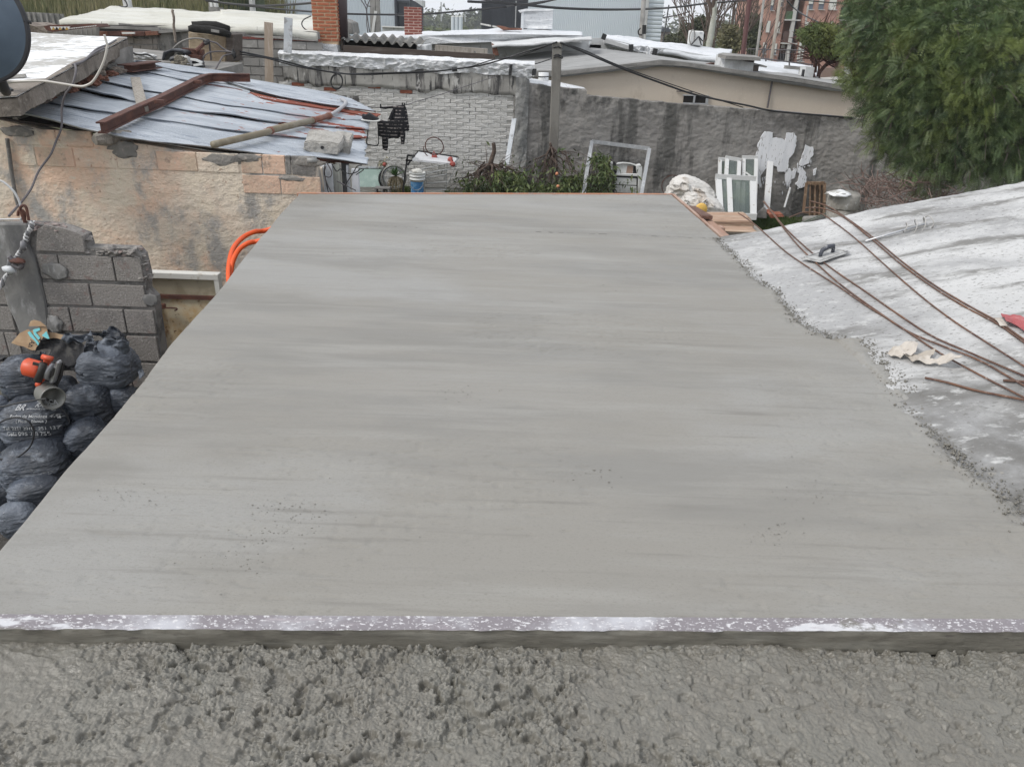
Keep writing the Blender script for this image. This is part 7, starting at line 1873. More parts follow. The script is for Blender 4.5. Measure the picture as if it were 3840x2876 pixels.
m_beige = mat('beige_render', (.34, .27, .185), .95, var=[('noise', 1.8, (.27, .205, .14), .44, .62, U1), ('noise', 6, (.42, .35, .26), .54, .68, U1), ('noise', 3, (.07, .06, .05), .5, .64, U1, 'Z', .75, .95), ('noise', 9, (.2, .17, .13), .58, .68, U1)], bump=[('noise', 12, .8, .04, U1)])
MB().prism([P('b', x, y, 13.9) for x, y in [(905, 520), (1550, 590), (1540, 1060), (1150, 1050), (920, 1040)]], (0, .7, 0)).build('body', m_beige, ov, bevel=.02)
MB().prism([P('b', x, y, 13.86) for x, y in [(1545, 560), (1650, 575), (1640, 1020), (1545, 1040)]], (0, .5, 0)).rough(.01, 6).build('pillar', m_beam, ov)
m_char = mat('charred_black', (.014, .013, .012), .9, bump=[('noise', 14, .8, .03, U1)])
MB().tube([P('b', x, y, 13.8) for x, y in [(930, 470), (1000, 465), (1250, 500), (1500, 545), (1620, 570)]], [.04, .06, .065, .06, .045], 10).rough(.02, 6).build('charred_lid', m_char, ov, smooth=True)
MB().tube([P('b', x, y, 14.1) for x, y in [(980, 420), (1150, 412), (1380, 440), (1600, 500)]], [.05, .065, .07, .06], 10).rough(.015, 6).build('charred_lid', m_char, ov, smooth=True)
MB().bar(P('b', 1290, 510, 13.62), P('b', 1420, 530, 13.62), .02, .04).build('pale_slip', m_conc, ov)
# car bumper and junk
jb = thing('car_bumper', 'black plastic car bumper shell lying on the slabs behind the tin roof', 'bumper', P('b', 650, 1000, 12.9))
def bpoly(pts, Y, d, m, name, par, bevel=.01): return MB().prism([P('b', x, y, Y) for x, y in pts], (0, d, 0)).build(name, m, par, bevel=bevel)
m_bp = mat('black_bumper_plastic', (.016, .018, .024), .45)
bpoly([(490, 860), (620, 815), (800, 835), (860, 870), (845, 960), (820, 895), (700, 862), (580, 880), (545, 920), (510, 1010), (460, 1000)], 12.8, .3, m_bp, 'shell', jb, .02)
bpoly([(560, 1010), (600, 950), (680, 925), (770, 960), (830, 985), (800, 1060), (700, 1050)], 12.6, .25, m_bp, 'inner_arch', jb, .03)
bpoly([(700, 885), (830, 890), (835, 935), (800, 985), (740, 940)], 13.0, .05, m_whp, 'pale_insert', jb)
rbm = thing('rusty_channel', 'pair of rusty channels stacked behind the black bumper', 'steel beam', P('b', 1000, 950, 13.1))
MB().bar(P('b', 830, 872, 13.1), P('b', 1165, 900, 13.1), .1, .13).build('channel', m_rust, rbm)
MB().bar(P('b', 850, 940, 13.0), P('b', 1130, 968, 13.0), .1, .07).build('channel', m_rust, rbm)
solo('rusty_rod', MB().tube([P('b', 1025, 860, 13.0), P('b', 1195, 705, 13.3)], .03, 7), m_rust, 'rusty angled rod propping the wire bundle before the chimney', 'rod')
solo('straw_nest', lump(P('b', 815, 1095, 12.2), .12, None, 'raw', sub=4, amp=.5, sc=(1.1, .8, .9), f=3), mat('matted_fibres', (.24, .215, .17), .95, var=[('noise', 20, (.12, .105, .085), .5, .62, (1, 1, 2.5))], bump=[('noise', 24, 1, .03, (1, 1, 2.5))]), 'matted ball of dusty fibres beside the white rag', 'fibre ball')
solo('rag', lump(P('b', 905, 1035, 12.2), .075, None, 'raw', sub=3, amp=.5, sc=(.9, .6, 1.0), f=2.5), m_whp, 'white rag hanging over the beam behind the tin roof', 'rag', smooth=True)
tn = thing('trainers', 'pair of dark trainers with pale stripes on the junk behind the tin roof', 'shoe', P('b', 1060, 1130, 12.3))
for (pts_, mm) in [([(945, 975), (1010, 985), (1120, 1030), (1140, 1065), (1090, 1070), (1000, 1040), (960, 1100), (1000, 1220), (940, 1200)], m_bp), ([(1000, 1110), (1140, 1080), (1142, 1130), (1010, 1145)], m_bp)]:
 bpoly(pts_, 12.2, .14, mm, 'upper', tn, .015)
for a, b in [((950, 985), (1040, 1000)), ((1040, 1000), (1140, 1045)), ((1000, 1085), (1130, 1068))]:
 MB().bar(P('b', *a, 12.17), P('b', *b, 12.17), .03, .03).build('stripe', m_tri, tn)
GW = 'wires tangled behind the tin roof'
for lb_, pts_, r_, mm in [
 ('pale double wire arching over the junk from the left', [(660, 810, 13.3), (760, 720, 13.3), (900, 655, 13.3), (1060, 640, 13.3), (1200, 665, 13.3), (1270, 690, 13.2)], .014, m_conc),
 ('wire dropping from the knot beside the beige chimney', [(1255, 700, 13.2), (1270, 820, 13.3), (1290, 1000, 13.4)], .014, m_cable_g),
 ('wire running from the knot to the dark pillar', [(1270, 690, 13.2), (1380, 720, 13.2), (1460, 790, 13.2), (1560, 850, 13.2), (1640, 870, 13.1)], .014, m_cable_g),
 ('wide hanging wire loop right of the junk', [(1170, 1080, 13), (1160, 960, 13), (1250, 880, 13), (1420, 855, 13.1), (1640, 865, 13.1)], .012, m_cable_g),
 ('wire bow reaching down to the canopy edge', [(1640, 900, 13.1), (1500, 930, 13), (1440, 1010, 12.8), (1360, 1160, 12.6)], .012, m_cable_g),
 ('slack wire lying on the canopy slab', [(1150, 1090, 12.8), (1230, 1140, 12.6), (1300, 1180, 12.5), (1390, 1195, 12.5)], .012, m_cable_g),
 ('white wire bowing over the bent beam', [(1020, 1160, 12.3), (1100, 1145, 12.2), (1190, 1170, 12.1), (1230, 1220, 12.0), (1220, 1280, 11.9)], .012, m_cable_w),
 ('white wire tail beside the fibre ball', [(930, 1135, 12.1), (970, 1170, 12), (1010, 1240, 11.9)], .010, m_cable_w),
 ('dark wire snaking over the plain slab', [(-60, 850, 12.8), (40, 900, 12.8), (130, 910, 12.8), (220, 905, 12.8), (320, 950, 12.8), (410, 1020, 12.7)], .014, m_cable_b)]:
 cable(lb_, [('b', x, y, Y) for x, y, Y in pts_], r_, mm, GW, 'wire')
solo('cable_knot', lump(P('b', 1215, 700, 13.2), .045, None, 'raw', sub=2, amp=.5, sc=(1.3, .8, .9)), m_cable_b, 'dark knot of wires at the tip of the rusty rod', 'wire knot')
solo('cable_clamp', lump(P('b', 1665, 900, 13.0), .04, None, 'raw', sub=2, amp=.5, sc=(.8, .8, 1.5)), m_cable_b, 'dark insulator clamp on the corner pillar', 'clamp')
# planks
for lb_, a, b, Y, w in [('tall raw plank standing against the block wall, left of two', (236, 188), (243, 728), 15.4, .15), ('shorter whitish plank standing behind the silver coping, right of two', (401, 150), (395, 440), 16.2, .15)]:
 solo('plank', MB().bar(P('B', *a, Y), P('B', *b, Y), w, .035, up=(0, 1, 0)).rough(.002, 8), mat('raw_pale_plank', (.36, .29, .23), .85, var=[('noise', 5, (.44, .37, .31), .5, .65, (4, 1, .5))]) if Y < 16 else mwp, lb_, 'plank', 'planks standing behind the tin roof')
# -- brick chimneys
def chimney(label, k, xl, xr, yt, yb, Y, bl_, bh_, m, mj, depth, base=None):
 z1, z0 = P(k, (xl + xr) / 2, yt, Y).z, P(k, (xl + xr) / 2, yb, Y).z
 X0, X1 = P(k, xl, (yt + yb) / 2, Y).x, P(k, xr, (yt + yb) / 2, Y).x
 t = thing('brick_chimney', label, 'chimney', ((X0 + X1) / 2, Y, z0))
 MB().box((X0 + .012, Y + .012, z0), (X1 - .012, Y + depth - .012, z1 - .005)).build('mortar_core', mj, t)
 n_ = int((z1 - z0) / bh_)
 full = [chamfer_mesh('brick', m, bl_ - .026, .11, bh_ - .024, .005, .003, s_) for s_ in range(4)]
 half = [chamfer_mesh('brick', m, .094, .11, bh_ - .024, .005, .003, s_) for s_ in range(3)]
 side = [chamfer_mesh('brick', m, .11, bl_ - .026, bh_ - .024, .005, .003, s_) for s_ in range(3)]
 W = X1 - X0
 for r in range(n_):
  z = z1 - (r + .5) * bh_
  x = X0
  seq = ([bl_] * 9) if r % 2 else ([.12] + [bl_] * 9)
  for L_ in seq:
   if x >= X1 - .02: break
   L2 = min(L_, X1 - x)
   me = random.choice(full if L_ > .13 else half)
   s_ = L2 / L_
   piece('brick', me, t, (x + L2 / 2, Y + .05 + random.uniform(-.006, .006), z), (0, random.uniform(-.01, .01), 0), (s_ * .985, 1, 1))
   x += L2
  for xs_side in (X0 + .05, X1 - .05):
   y = Y + .12
   while y < Y + depth - .05:
    piece('brick', random.choice(side), t, (xs_side + random.uniform(-.004, .004), y + bl_ / 2, z), (0, 0, 0), (1, .98, 1)); y += bl_
 return t
c1 = chimney('large orange brick chimney rising out of frame behind the silver coping', 'B', 590, 797, -160, 372, 17.2, .262, .0655, m_red1, m_joint, .55)
MB().prism([P('B', x, y, 17.15) for x, y in [(600, 365), (800, 372), (812, 455), (650, 440), (598, 400)]], (0, .8, 0)).rough(.02, 6).build('flashing', m_silver, c1, smooth=False)
solo('flue_pipe', MB().tube([P('B', 825, 312, 17.6), P('B', 812, -150, 17.6)], .175, 16), mat('dark_oxide_flue', (.045, .028, .03), .6), 'dark metal flue standing right behind the large orange chimney', 'flue', smooth=True)
chimney('smaller dark red brick chimney behind the corrugated roof', 'B', 1357, 1495, 60, 315, 22.5, .262, .068, m_red2, m_joint2, .35)
solo('cap_block', MB().prism([P('B', x, y, 20) for x, y in [(848, 155), (925, 190), (940, 285), (848, 285)]], (0, .8, 0)), m_conc, 'grey concrete cowl beside the dark flue', 'cowl', bevel=.02)
# -- shed with corrugated roof behind the coping
shd = thing('shed', 'low shed with a scalloped fibre cement roof and dark opening behind the silver coping', 'shed', (P('B', 1180, 440, 17.4).x, 17.4, P('B', 1180, 440, 17.4).z - .1))
a_, b_, c_, d_ = P('B', 835, 328, 17.3), P('B', 1500, 380, 17.3), P('B', 1548, 325, 18.6), P('B', 868, 280, 18.6)
def corr(i0, i1, n_=9.0, dz=0.0):
 def fn(u, v):
  u2 = i0 + (i1 - i0) * u
  p = np.array(a_)[None] * ((1 - u2) * (1 - v))[:, None] + np.array(b_)[None] * (u2 * (1 - v))[:, None] + np.array(c_)[None] * (u2 * v)[:, None] + np.array(d_)[None] * ((1 - u2) * v)[:, None]
  p[:, 2] += .038 * np.sin(u2 * n_ * 2 * np.pi) + dz + .012 * (u - .5)
  return p
 return thick(MB().grid(fn, 60, 8), 60, 8, Vector((0, 0, -.012))).build('roof_sheet', m_fibre, shd, smooth=True)
corr(0, .36); corr(.34, .68, dz=.012); corr(.665, 1.0)
xsh = P('B', 1500, 400, 17.5).x
fr('B', 855, 345, 1465, 450, 17.9, .1).build('dark_back', m_hole, shd)
fr('B', 1465, 375, 1545, 460, 17.35, 1.0).build('jamb', m_whp, shd, bevel=.01)
fr('B', 835, 330, 855, 420, 17.4, .1).build('jamb', m_beam, shd)
MB().bar(P('B', 1005, 397, 17.6), P('B', 1330, 415, 17.6), .02, .03).build('rail', m_beam, shd)
MB().bar(P('B', 860, 425, 17.25), P('C', 120, 500, 17.25), .12, .22).build('sill_beam', m_beam, shd)
# -- silver roofed house in the middle
sh_ = thing('silver_roof_house', 'white walled house with silver membrane roof slabs in the centre distance', 'house', (P('C', 100, 400, 22).x, 22, GROUND))
m_silver2 = mat('smooth_silver_roof', (.66, .68, .70), .45, .2, var=[('noise', 1.5, (.74, .75, .77), .44, .6, U1), ('noise', 6, (.50, .51, .53), .58, .70, (1, 1, 2)), ('noise', 20, (.4, .4, .4), .66, .73, U1)], bump=[('noise', 5, .6, .05, (1, 1, 2))])
roof_patch([('B', 980, 300, 21.6), ('B', 1500, 300, 21.6), ('B', 1800, 292, 21.7), ('B', 2209, 285, 21.8), ('C', 350, 275, 22), ('C', 850, 290, 22)], [('B', 1100, 270, 25), ('B', 1500, 262, 25), ('B', 1800, 252, 25.5), ('B', 2209, 236, 26), ('C', 350, 240, 26), ('C', 840, 265, 25)], m_silver2, 'roof', sh_, 80, 14)
fc = [P(*q_) for q_ in [('B', 1500, 303, 21.55), ('B', 1800, 293, 21.6), ('B', 2209, 286, 21.7), ('C', 350, 276, 21.9), ('C', 850, 291, 21.9)]]
MB().prism(fc + [q_ + Vector((0, 0, -.18)) for q_ in fc[::-1]], (0, .1, 0)).rough(.015, 5).build('roof_edge', m_silver, sh_)
fr('B', 1545, 300, 2095, 520, 21.9, .2, ground=True).build('wall', m_whp, sh_)
fr('C', 95, 300, 900, 480, 22.2, .2, ground=True).build('wall', m_whp, sh_)
roof_patch([('C', 100, 385, 20.5), ('C', 300, 365, 20.5), ('C', 610, 345, 20.6), ('C', 930, 325, 20.8)], [('C', 95, 345, 21.8), ('C', 300, 330, 21.8), ('C', 610, 315, 21.8), ('C', 925, 305, 21.8)], m_whp, 'old_roof_strip', sh_, 40, 8, th=.05)
solo('gutter_end', MB().prism([P('C', x, y, 20.6) for x, y in [(95, 360), (130, 380), (155, 460), (110, 465), (100, 410)]], (0, .3, 0)).rough(.01, 8), m_rb, 'broken red tiled gutter end at the middle roofs', 'gutter', bevel=.01)
solo('roof_beam', MB().bar(P('B', 1618, 402, 19.5), P('B', 2050, 435, 19.5), .2, .14), m_wood_grey, 'grey wooden beam lying on the low white wall behind the shed', 'beam')
lww = thing('parapet', 'low white parapet with small grey piers behind the shed', 'parapet', P('B', 1800, 500, 19.2))
MB().prism([P('B', x, y, 19.3) for x, y in [(1550, 425), (1640, 430), (2050, 455), (2060, 530), (1560, 500)]], (0, .2, 0)).build('wall', m_whp, lww)
for x in (1705, 1945): fr('B', x - 8, 425, x + 8, 475, 19.25, .05).build('pier', m_conc, lww)
for pts_ in [[(1590, 380), (1700, 360), (1720, 470)], ]:
 pass
tk = thing('wrapped_tank', 'boxy roof tank wrapped in crinkled silver membrane', 'tank', P('C', 470, 245, 24))
def wrap(u, v):
 q_ = P('C', 355, 85, 24); q2 = P('C', 607, 78, 24); q3 = P('C', 598, 245, 24)
 x = q_.x + (q2.x - q_.x) * u; z = q3.z + (q_.z - q3.z) * v
 y = 24 + .035 * fbm(x * 2, z * 9, 0, 3)
 return np.stack([x, y, z], 1)
thick(MB().grid(wrap, 60, 60), 60, 60, Vector((0, 1.2, 0))).build('body', m_silver, tk, smooth=False)
MB().prism([P('C', x, y, 23.9) for x, y in [(315, 88), (385, 75), (608, 78), (605, 92), (380, 95), (330, 105)]], (0, 1.4, 0)).build('lid', m_silver, tk)
fr('C', 340, 95, 362, 245, 23.95, .3).build('side_fold', m_silver2, tk)
solo('tile_pile', MB().prism([P('C', x, y, 23) for x, y in [(140, 215), (190, 225), (240, 232), (350, 240), (345, 250), (190, 255)]], (0, .4, 0)).rough(.03, 8), m_rb, 'small heap of reddish tiles beside the wrapped tank', 'tiles')
# -- cream gabled house behind the grey wall
gh = thing('gable_house', 'cream rendered house with a shallow gable and grey concrete roof behind the grey wall', 'house', (P('C', 1500, 800, 18.5).x, 18.5, GROUND))
m_crw = mat('cream_render', (.60, .525, .435), .9, var=[('noise', .6, (.57, .49, .40), .4, .62, U1), ('noise', 2.5, (.50, .43, .35), .60, .74, (1.4, 1, .6)), ('noise', 20, (.64, .57, .48), .55, .7, U1)], bump=[('noise', 40, .3, .006, U1)])
GY = 18.5
gp_ = [P(k, x, y, GY) for k, x, y in [('C', 420, 640), ('C', 700, 622), ('C', 1100, 578), ('C', 1350, 552), ('C', 1500, 543), ('C', 1640, 548), ('C', 1900, 582), ('C', 2209, 628), ('D', 400, 660), ('D', 880, 742), ('D', 1500, 850)]]
MB().prism(gp_ + [Vector((gp_[-1].x, GY, GROUND)), Vector((gp_[0].x, GY, GROUND))], (0, .2, 0)).build('wall', m_crw, gh)
fa = [P(k, x, y, GY - .18) for k, x, y in [('C', 440, 590), ('C', 700, 588), ('C', 1100, 548), ('C', 1350, 515), ('C', 1500, 500), ('C', 1700, 515), ('C', 1900, 545), ('C', 2209, 592), ('D', 400, 622), ('D', 880, 702), ('D', 1500, 810)]]
fbm_ = [P(k, x, y, GY - .18) for k, x, y in [('C', 440, 642), ('C', 700, 622), ('C', 1100, 578), ('C', 1350, 550), ('C', 1500, 540), ('C', 1700, 550), ('C', 1900, 580), ('C', 2209, 626), ('D', 400, 655), ('D', 880, 738), ('D', 1500, 850)]]
MB().prism(fa + fbm_[::-1], (0, .22, 0)).rough(.006, 6).build('fascia', m_conc, gh)
m_grroof = mat('ribbed_grey_roof', (.30, .30, .295), .85, var=[('noise', 1.2, (.24, .24, .235), .42, .6, (.4, 1, 1)), ('noise', 5, (.38, .38, .375), .52, .66, (.3, 2, 1))], bump=[('noise', 5, .5, .05, (.3, 3, 1))])
roof_patch([('C', 440, 588, GY - .15), ('C', 700, 586, GY - .15), ('C', 1100, 546, GY - .15), ('C', 1500, 498, GY - .15)], [('C', 130, 500, 20.5), ('C', 440, 445, 22), ('C', 700, 415, 22.5), ('C', 920, 400, 23)], m_grroof, 'roof_slope', gh, 60, 14, .02)
roof_patch([('C', 1500, 498, GY - .15), ('C', 1700, 513, GY - .15), ('C', 2209, 590, GY - .15), ('D', 880, 700, GY - .15)], [('C', 920, 400, 23), ('C', 1300, 440, 23), ('C', 1700, 500, 22.5), ('D', 500, 600, 22)], m_grroof, 'roof_slope', gh, 60, 14, .02)
wn_ = fr('C', 1685, 795, 1892, 860, GY - .02, .1).build('window', m_hole, gh)
for a in [(1682, 790, 1895, 798), (1682, 856, 1895, 864), (1768, 797, 1782, 858), (1872, 797, 1893, 858)]:
 fr('C', *a, GY - .05, .06).build('frame', m_alf, wn_)
MB().tube([P('D', 203, 648, GY - .05), P('D', 165, 862, GY - .05)], .022, 6).build('joint', m_cable_g, gh)
MB().bar(P('C', 1628, 757, GY - .03), P('C', 1760, 765, GY - .03), .02, .02).build('wire_stub', m_cable_g, gh)
# house behind it, silver strip, grey wall, AC unit, vent box
bh = thing('back_house', 'grey walled house with crinkled silver roof edging behind the cream gable', 'house', (P('C', 1700, 450, 23.5).x, 23.5, GROUND))
fr('C', 150, 360, 1000, 470, 23.4, .2).build('white_wall', m_whp, bh)
MB().prism([P('C', x, y, 23.4) for x, y in [(930, 320), (1040, 315), (1240, 365), (1260, 440), (900, 410)]], (0, .2, 0)).build('white_wall', m_whp, bh)
MB().prism([P('C', x, y, 23.3) for x, y in [(1255, 400), (1520, 415), (1700, 450), (2030, 500), (2020, 560), (1700, 520), (1300, 455)]], (0, .2, 0)).build('grey_wall', m_grroof, bh)
roof_patch([('C', 1030, 335, 23.2), ('C', 1260, 392, 23.1), ('C', 1520, 408, 23), ('C', 2030, 492, 22.8)], [('C', 1045, 290, 26), ('C', 1400, 330, 26), ('C', 1700, 370, 26), ('C', 2090, 412, 26)], m_silver2, 'roof', bh, 70, 14, .05)
fc = [P('C', x, y, 23.0) for x, y in [(1030, 320), (1250, 385), (1520, 400), (1760, 440), (2030, 485)]]
MB().prism(fc + [q_ + Vector((0, 0, -.10)) for q_ in fc[::-1]], (0, .15, 0)).build('roof_edge', m_whp, bh)
drape('C', [(1265, 378), (1520, 405), (1445, 470), (1268, 425)], 22.9, m_silver, 'loose_membrane', parent=bh, amp=.07, f=5)
for a, b in [((1035, 285), (1018, 330)), ((1252, 370), (1250, 430)), ((1455, 405), (1442, 460))]:
 MB().bar(P('C', *a, 22.8), P('C', *b, 22.8), .12, .05, up=(0, 1, 0)).build('tar_joint', m_tar, bh)
ac = thing('air_conditioner', 'white air conditioner outdoor unit strapped on the silver roof', 'air conditioner', P('C', 1795, 385, 25.5))
m_acw = mat('white_enamel_case', (.66, .665, .65), .4)
MB().prism([P('C', x, y, 25.5) for x, y in [(1745, 255), (1858, 262), (1845, 388), (1732, 372)]], (0, .35, 0)).build('case', m_acw, ac, bevel=.03)
cc = P('C', 1757, 310, 25.46)
MB().tube([cc + Vector((.075 * math.cos(a), 0, .20 * math.sin(a))) for a in np.linspace(0, 6.28, 30)], .018, 6).build('fan_ring', m_conc, ac, smooth=True)
for a, b in [((1748, 375), (1812, 305)), ((1812, 305), (1845, 345)), ((1812, 305), (1835, 380))]:
 MB().tube([P('C', *a, 25.42), P('C', *b, 25.42)], .02, 6).build('strap', m_cable_b, ac)
MB().bar(P('h', 620, 345, 25.43), P('h', 645, 350, 25.43), .06, .01, up=(0, 1, 0)).build('badge', m_alf, ac)
vx = thing('vent_box', 'white masonry vent box with an overhanging grey slab lid on the cream house roof', 'vent box', P('h', 1020, 740, 19.2))
MB().prism([P('h', x, y, 18.5) for x, y in [(890, 580), (1190, 598), (1170, 745), (860, 712)]], (0, .9, 0)).rough(.008, 8).build('body', m_whp, vx)
MB().prism([P('h', x, y, 18.46) for x, y in [(960, 590), (1185, 602), (1178, 650), (1100, 640), (1020, 620)]], (0, .02, 0)).build('dark_patch', m_beam, vx)  # thin dark plate on the box front, just below the lid
MB().prism([P('h', 812, 560, 18.5), P('h', 890, 578, 18.3), P('h', 1255, 600, 18.3), P('h', 1200, 578, 19.6), P('h', 860, 548, 19.6)], (0, 0, -.07)).build('lid', m_conc, vx)
fr('h', 1175, 680, 1230, 742, 19.6, .5).build('step', m_beam, vx)
MB().prism([P('h', x, y, 19.6) for x, y in [(1180, 655), (1260, 672), (1320, 690), (1310, 705), (1180, 685)]], (0, .6, 0)).build('slab', m_conc, vx)
solo('rusty_scrap', MB().prism([P('h', x, y, 19.6) for x, y in [(700, 672), (760, 655), (860, 670), (855, 695), (740, 682)]], (0, .3, 0)).rough(.03, 6), m_rust, 'rusty scrap lying on the roof left of the vent box', 'scrap')
wrf = thing('white_roof', 'bright white membrane roof with rod rails right of the vent box', 'roof', P('h', 1500, 700, 22))
roof_patch([('h', 1180, 745, 20.2), ('h', 1500, 800, 20.2), ('h', 1850, 850, 20.2)], [('h', 1190, 612, 25), ('h', 1500, 650, 25), ('h', 1850, 690, 25)], m_silver2, 'roof', wrf, 40, 14, .03)
for a, b in [((1190, 600), (1820, 680)), ((1200, 735), (1700, 745)), ((1305, 615), (1305, 640)), ((1548, 650), (1548, 690))]:
 MB().tube([P('h', *a, 22.5), P('h', *b, 22.5)], .02, 6).build('rail', m_cable_g, wrf)
MB().bar(P('h', 1500, 697, 21.5), P('h', 1770, 722, 21.5), .12, .08).build('ledge', m_conc, wrf)
fr('h', 1688, 725, 1705, 815, 20.5, .1).build('dark_pipe', m_tar, wrf)
fr('h', 1710, 700, 1800, 830, 21.0, .5).build('white_pier', m_whp, wrf)
# garden wall and scene under the small tree
gw = thing('garden_wall', 'brown garden wall and pale slab behind the small tree', 'wall', P('D', 740, 690, 27))
fr('D', 590, 545, 880, 700, 30, .2, ground=True).build('wall', mat('brown_wall', (.24, .17, .14), .9), gw)
MB().prism([P('D', 585, 620, 27), P('D', 740, 612, 28), P('D', 790, 632, 26), P('D', 600, 650, 25)], (0, 0, -.1)).build('slab', m_lumpc, gw)
fr('D', 580, 640, 900, 760, 24, .2, ground=True).build('lower_wall', m_conc, gw)
solo('stone_pillar', lump(P('D', 835, 620, 24), .3, None, 'raw', sub=4, amp=.35, sc=(.75, .7, 1.6), f=4), m_whp, 'whitewashed stony pillar half hidden by the big tree', 'pillar')
# -- warehouses and far buildings
def corrug(k, x0, y0, x1, y1, Y, d, n_, m, name, par, ground=True, horiz=False):
 xm, ym = (x0 + x1) / 2, (y0 + y1) / 2
 X0, X1 = P(k, x0, ym, Y).x, P(k, x1, ym, Y).x; Z1 = P(k, xm, y0, Y).z; Z0 = GROUND if ground else P(k, xm, y1, Y).z
 def fn(u, v):
  x = X0 + (X1 - X0) * u; z = Z0 + (Z1 - Z0) * v
  t = (v if horiz else u) * n_
  f = np.abs((t % 1) - .5) * 2
  return np.stack([x, Y - d * sstep(.25, .45, f), z], 1)
 nu_, nv_ = (2, int(n_ * 8)) if horiz else (int(n_ * 8), 2)
 return thick(MB().grid(fn, nu_, nv_), nu_, nv_, Vector((0, .3, 0))).build(name, m, par)
wh = thing('warehouse', 'large plain pale blue white warehouse wall behind the orange chimney', 'warehouse', (P('B', 700, 150, 45).x, 45, GROUND))
corrug('B', 140, -200, 1282, 300, 45, .03, 90, m_whw, 'wall', wh)
mw = m_whw
fr('B', 1282, 0, 1300, 300, 44.9, .2, ground=True).build('corner_trim', m_dkw, wh)
lf = thing('dark_annex', 'dark clad annex with a tall barred window beside the small brick chimney', 'building', (P('B', 1400, 150, 44.5).x, 44.5, GROUND))
fr('B', 1283, -5, 1410, 235, 45.2, .3, ground=True).build('window_wall', mat('grey_cladding', (.15, .165, .185), .6), lf)
w_ = fr('B', 1305, 25, 1385, 230, 45.15, .05).build('window', mat('dark_annex_glass', (.03, .035, .045), .2), lf)
fr('B', 1288, 12, 1400, 20, 45.0, .15).build('frame', m_dkw, w_); fr('B', 1288, 130, 1400, 136, 45.0, .15).build('frame', m_alf, w_)
for x in (1293, 1303, 1392): fr('B', x, 15, x + 6, 235, 45.02, .1).build('frame', m_dkw, w_)
MB().prism([P('B', 1410, -5, 45.2), P('B', 1455, 20, 46), P('B', 1515, 60, 47), P('B', 1515, 290, 47), P('B', 1410, 290, 45.2)], (0, .3, 0)).build('side_wall', m_dkw, lf)
fr('B', 1445, 5, 1510, 60, 50, 1.5).build('roof_unit', m_whp, lf)
wl2 = thing('pale_low_wall', 'low white rendered wall beside the twin concrete poles', 'wall', P('c', 640, 460, 33))
fr('c', 495, 385, 800, 470, 33, .3).build('wall', m_whp, wl2); fr('c', 480, 370, 800, 387, 32.9, .4).build('coping', m_tri, wl2)
wh2 = thing('warehouse', 'tall pale blue white warehouse wall behind the wrapped tank', 'warehouse', (P('C', 880, 150, 46).x, 46, GROUND))
corrug('C', 398, -200, 1362, 330, 46, .02, 60, m_whw, 'wall', wh2)
corrug('C', 1392, -200, 1520, 335, 45.5, .04, 30, m_whw, 'stepped_cladding', wh2, horiz=True)
fr('C', 1362, -200, 1396, 335, 45.3, .4, ground=True).build('corner_pier', m_whp, wh2)
dw = thing('dark_warehouse', 'long charcoal sheet metal warehouse beyond the white tanks', 'warehouse', (P('C', 200, 150, 80).x, 80, GROUND))
corrug('c', 1865, 45, 2140, 330, 80, .05, 40, m_dkw, 'wall', dw)
MB().prism([P('c', 1865, 45, 79.9), P('c', 1990, 5, 79.9), P('c', 2140, -20, 79.9), P('c', 2140, 60, 79.9), P('c', 1865, 60, 79.9)], (0, .3, 0)).build('gable', m_dkw, dw)
corrug('C', 95, -60, 400, 245, 70, .05, 30, m_dkw, 'front_wall', dw)
for a in [('c', 2022, 165, 2052, 268), ('c', 2000, 290, 2010, 318)]: fr(*a, 79.7, .1).build('opening', m_hole, dw)
fr('C', 292, 10, 300, 230, 69.7, .1).build('downpipe', m_alf, dw)
MB().prism([P('c', 1850, 325, 78), P('c', 2110, 375, 66), P('c', 2110, 400, 66), P('c', 1850, 345, 78)], (0, 1, 0)).build('plinth', m_whp, dw)
tn_ = thing('white_tanks', 'three upright white tanks with domed caps standing in the field', 'tanks', (P('c', 1520, 400, 95).x, 95, GROUND))
for i in range(3):
 x = 1470 + i * 54
 c0_ = P('c', x, 240, 95); r_ = (P('c', x + 27, 240, 95).x - c0_.x) * .95
 MB().lathe(Vector((c0_.x, 95, 0)), [(.01, c0_.z + r_ * .55), (r_ * .6, c0_.z + r_ * .4), (r_, c0_.z), (r_, GROUND), (.01, GROUND)], 24).build('tank', m_whw, tn_, smooth=False)
 MB().lathe(Vector((c0_.x, 95, 0)), [(.01, c0_.z + r_ * .62), (r_ * .7, c0_.z + r_ * .45), (r_ * 1.05, c0_.z + .05), (r_ * 1.05, c0_.z), (.01, c0_.z - .05)], 24).build('cap', m_tri, tn_)
fh = thing('distant_house', 'small dark roofed house on the horizon left of the bare trees', 'house', P('h', 265, 400, 120))
fr('h', 215, 330, 318, 430, 120, 6, ground=True).build('wall', mat('brownish_wall', (.2, .16, .15), .9), fh)
MB().prism([P('h', x, y, 119.5) for x, y in [(208, 335), (235, 295), (300, 292), (322, 335)]], (0, 7, 0)).build('roof', m_dkw, fh)
for x in (1310, 1640): solo('mast', MB().tube([P('c', x, 300 if x < 1400 else 310, 150), P('c', x - 5, 35 if x < 1400 else 200, 150)], .12, 6), m_alf, 'thin tall mast far off right of the small chimney' if x < 1400 else 'short distant mast right of the white tanks', 'mast')
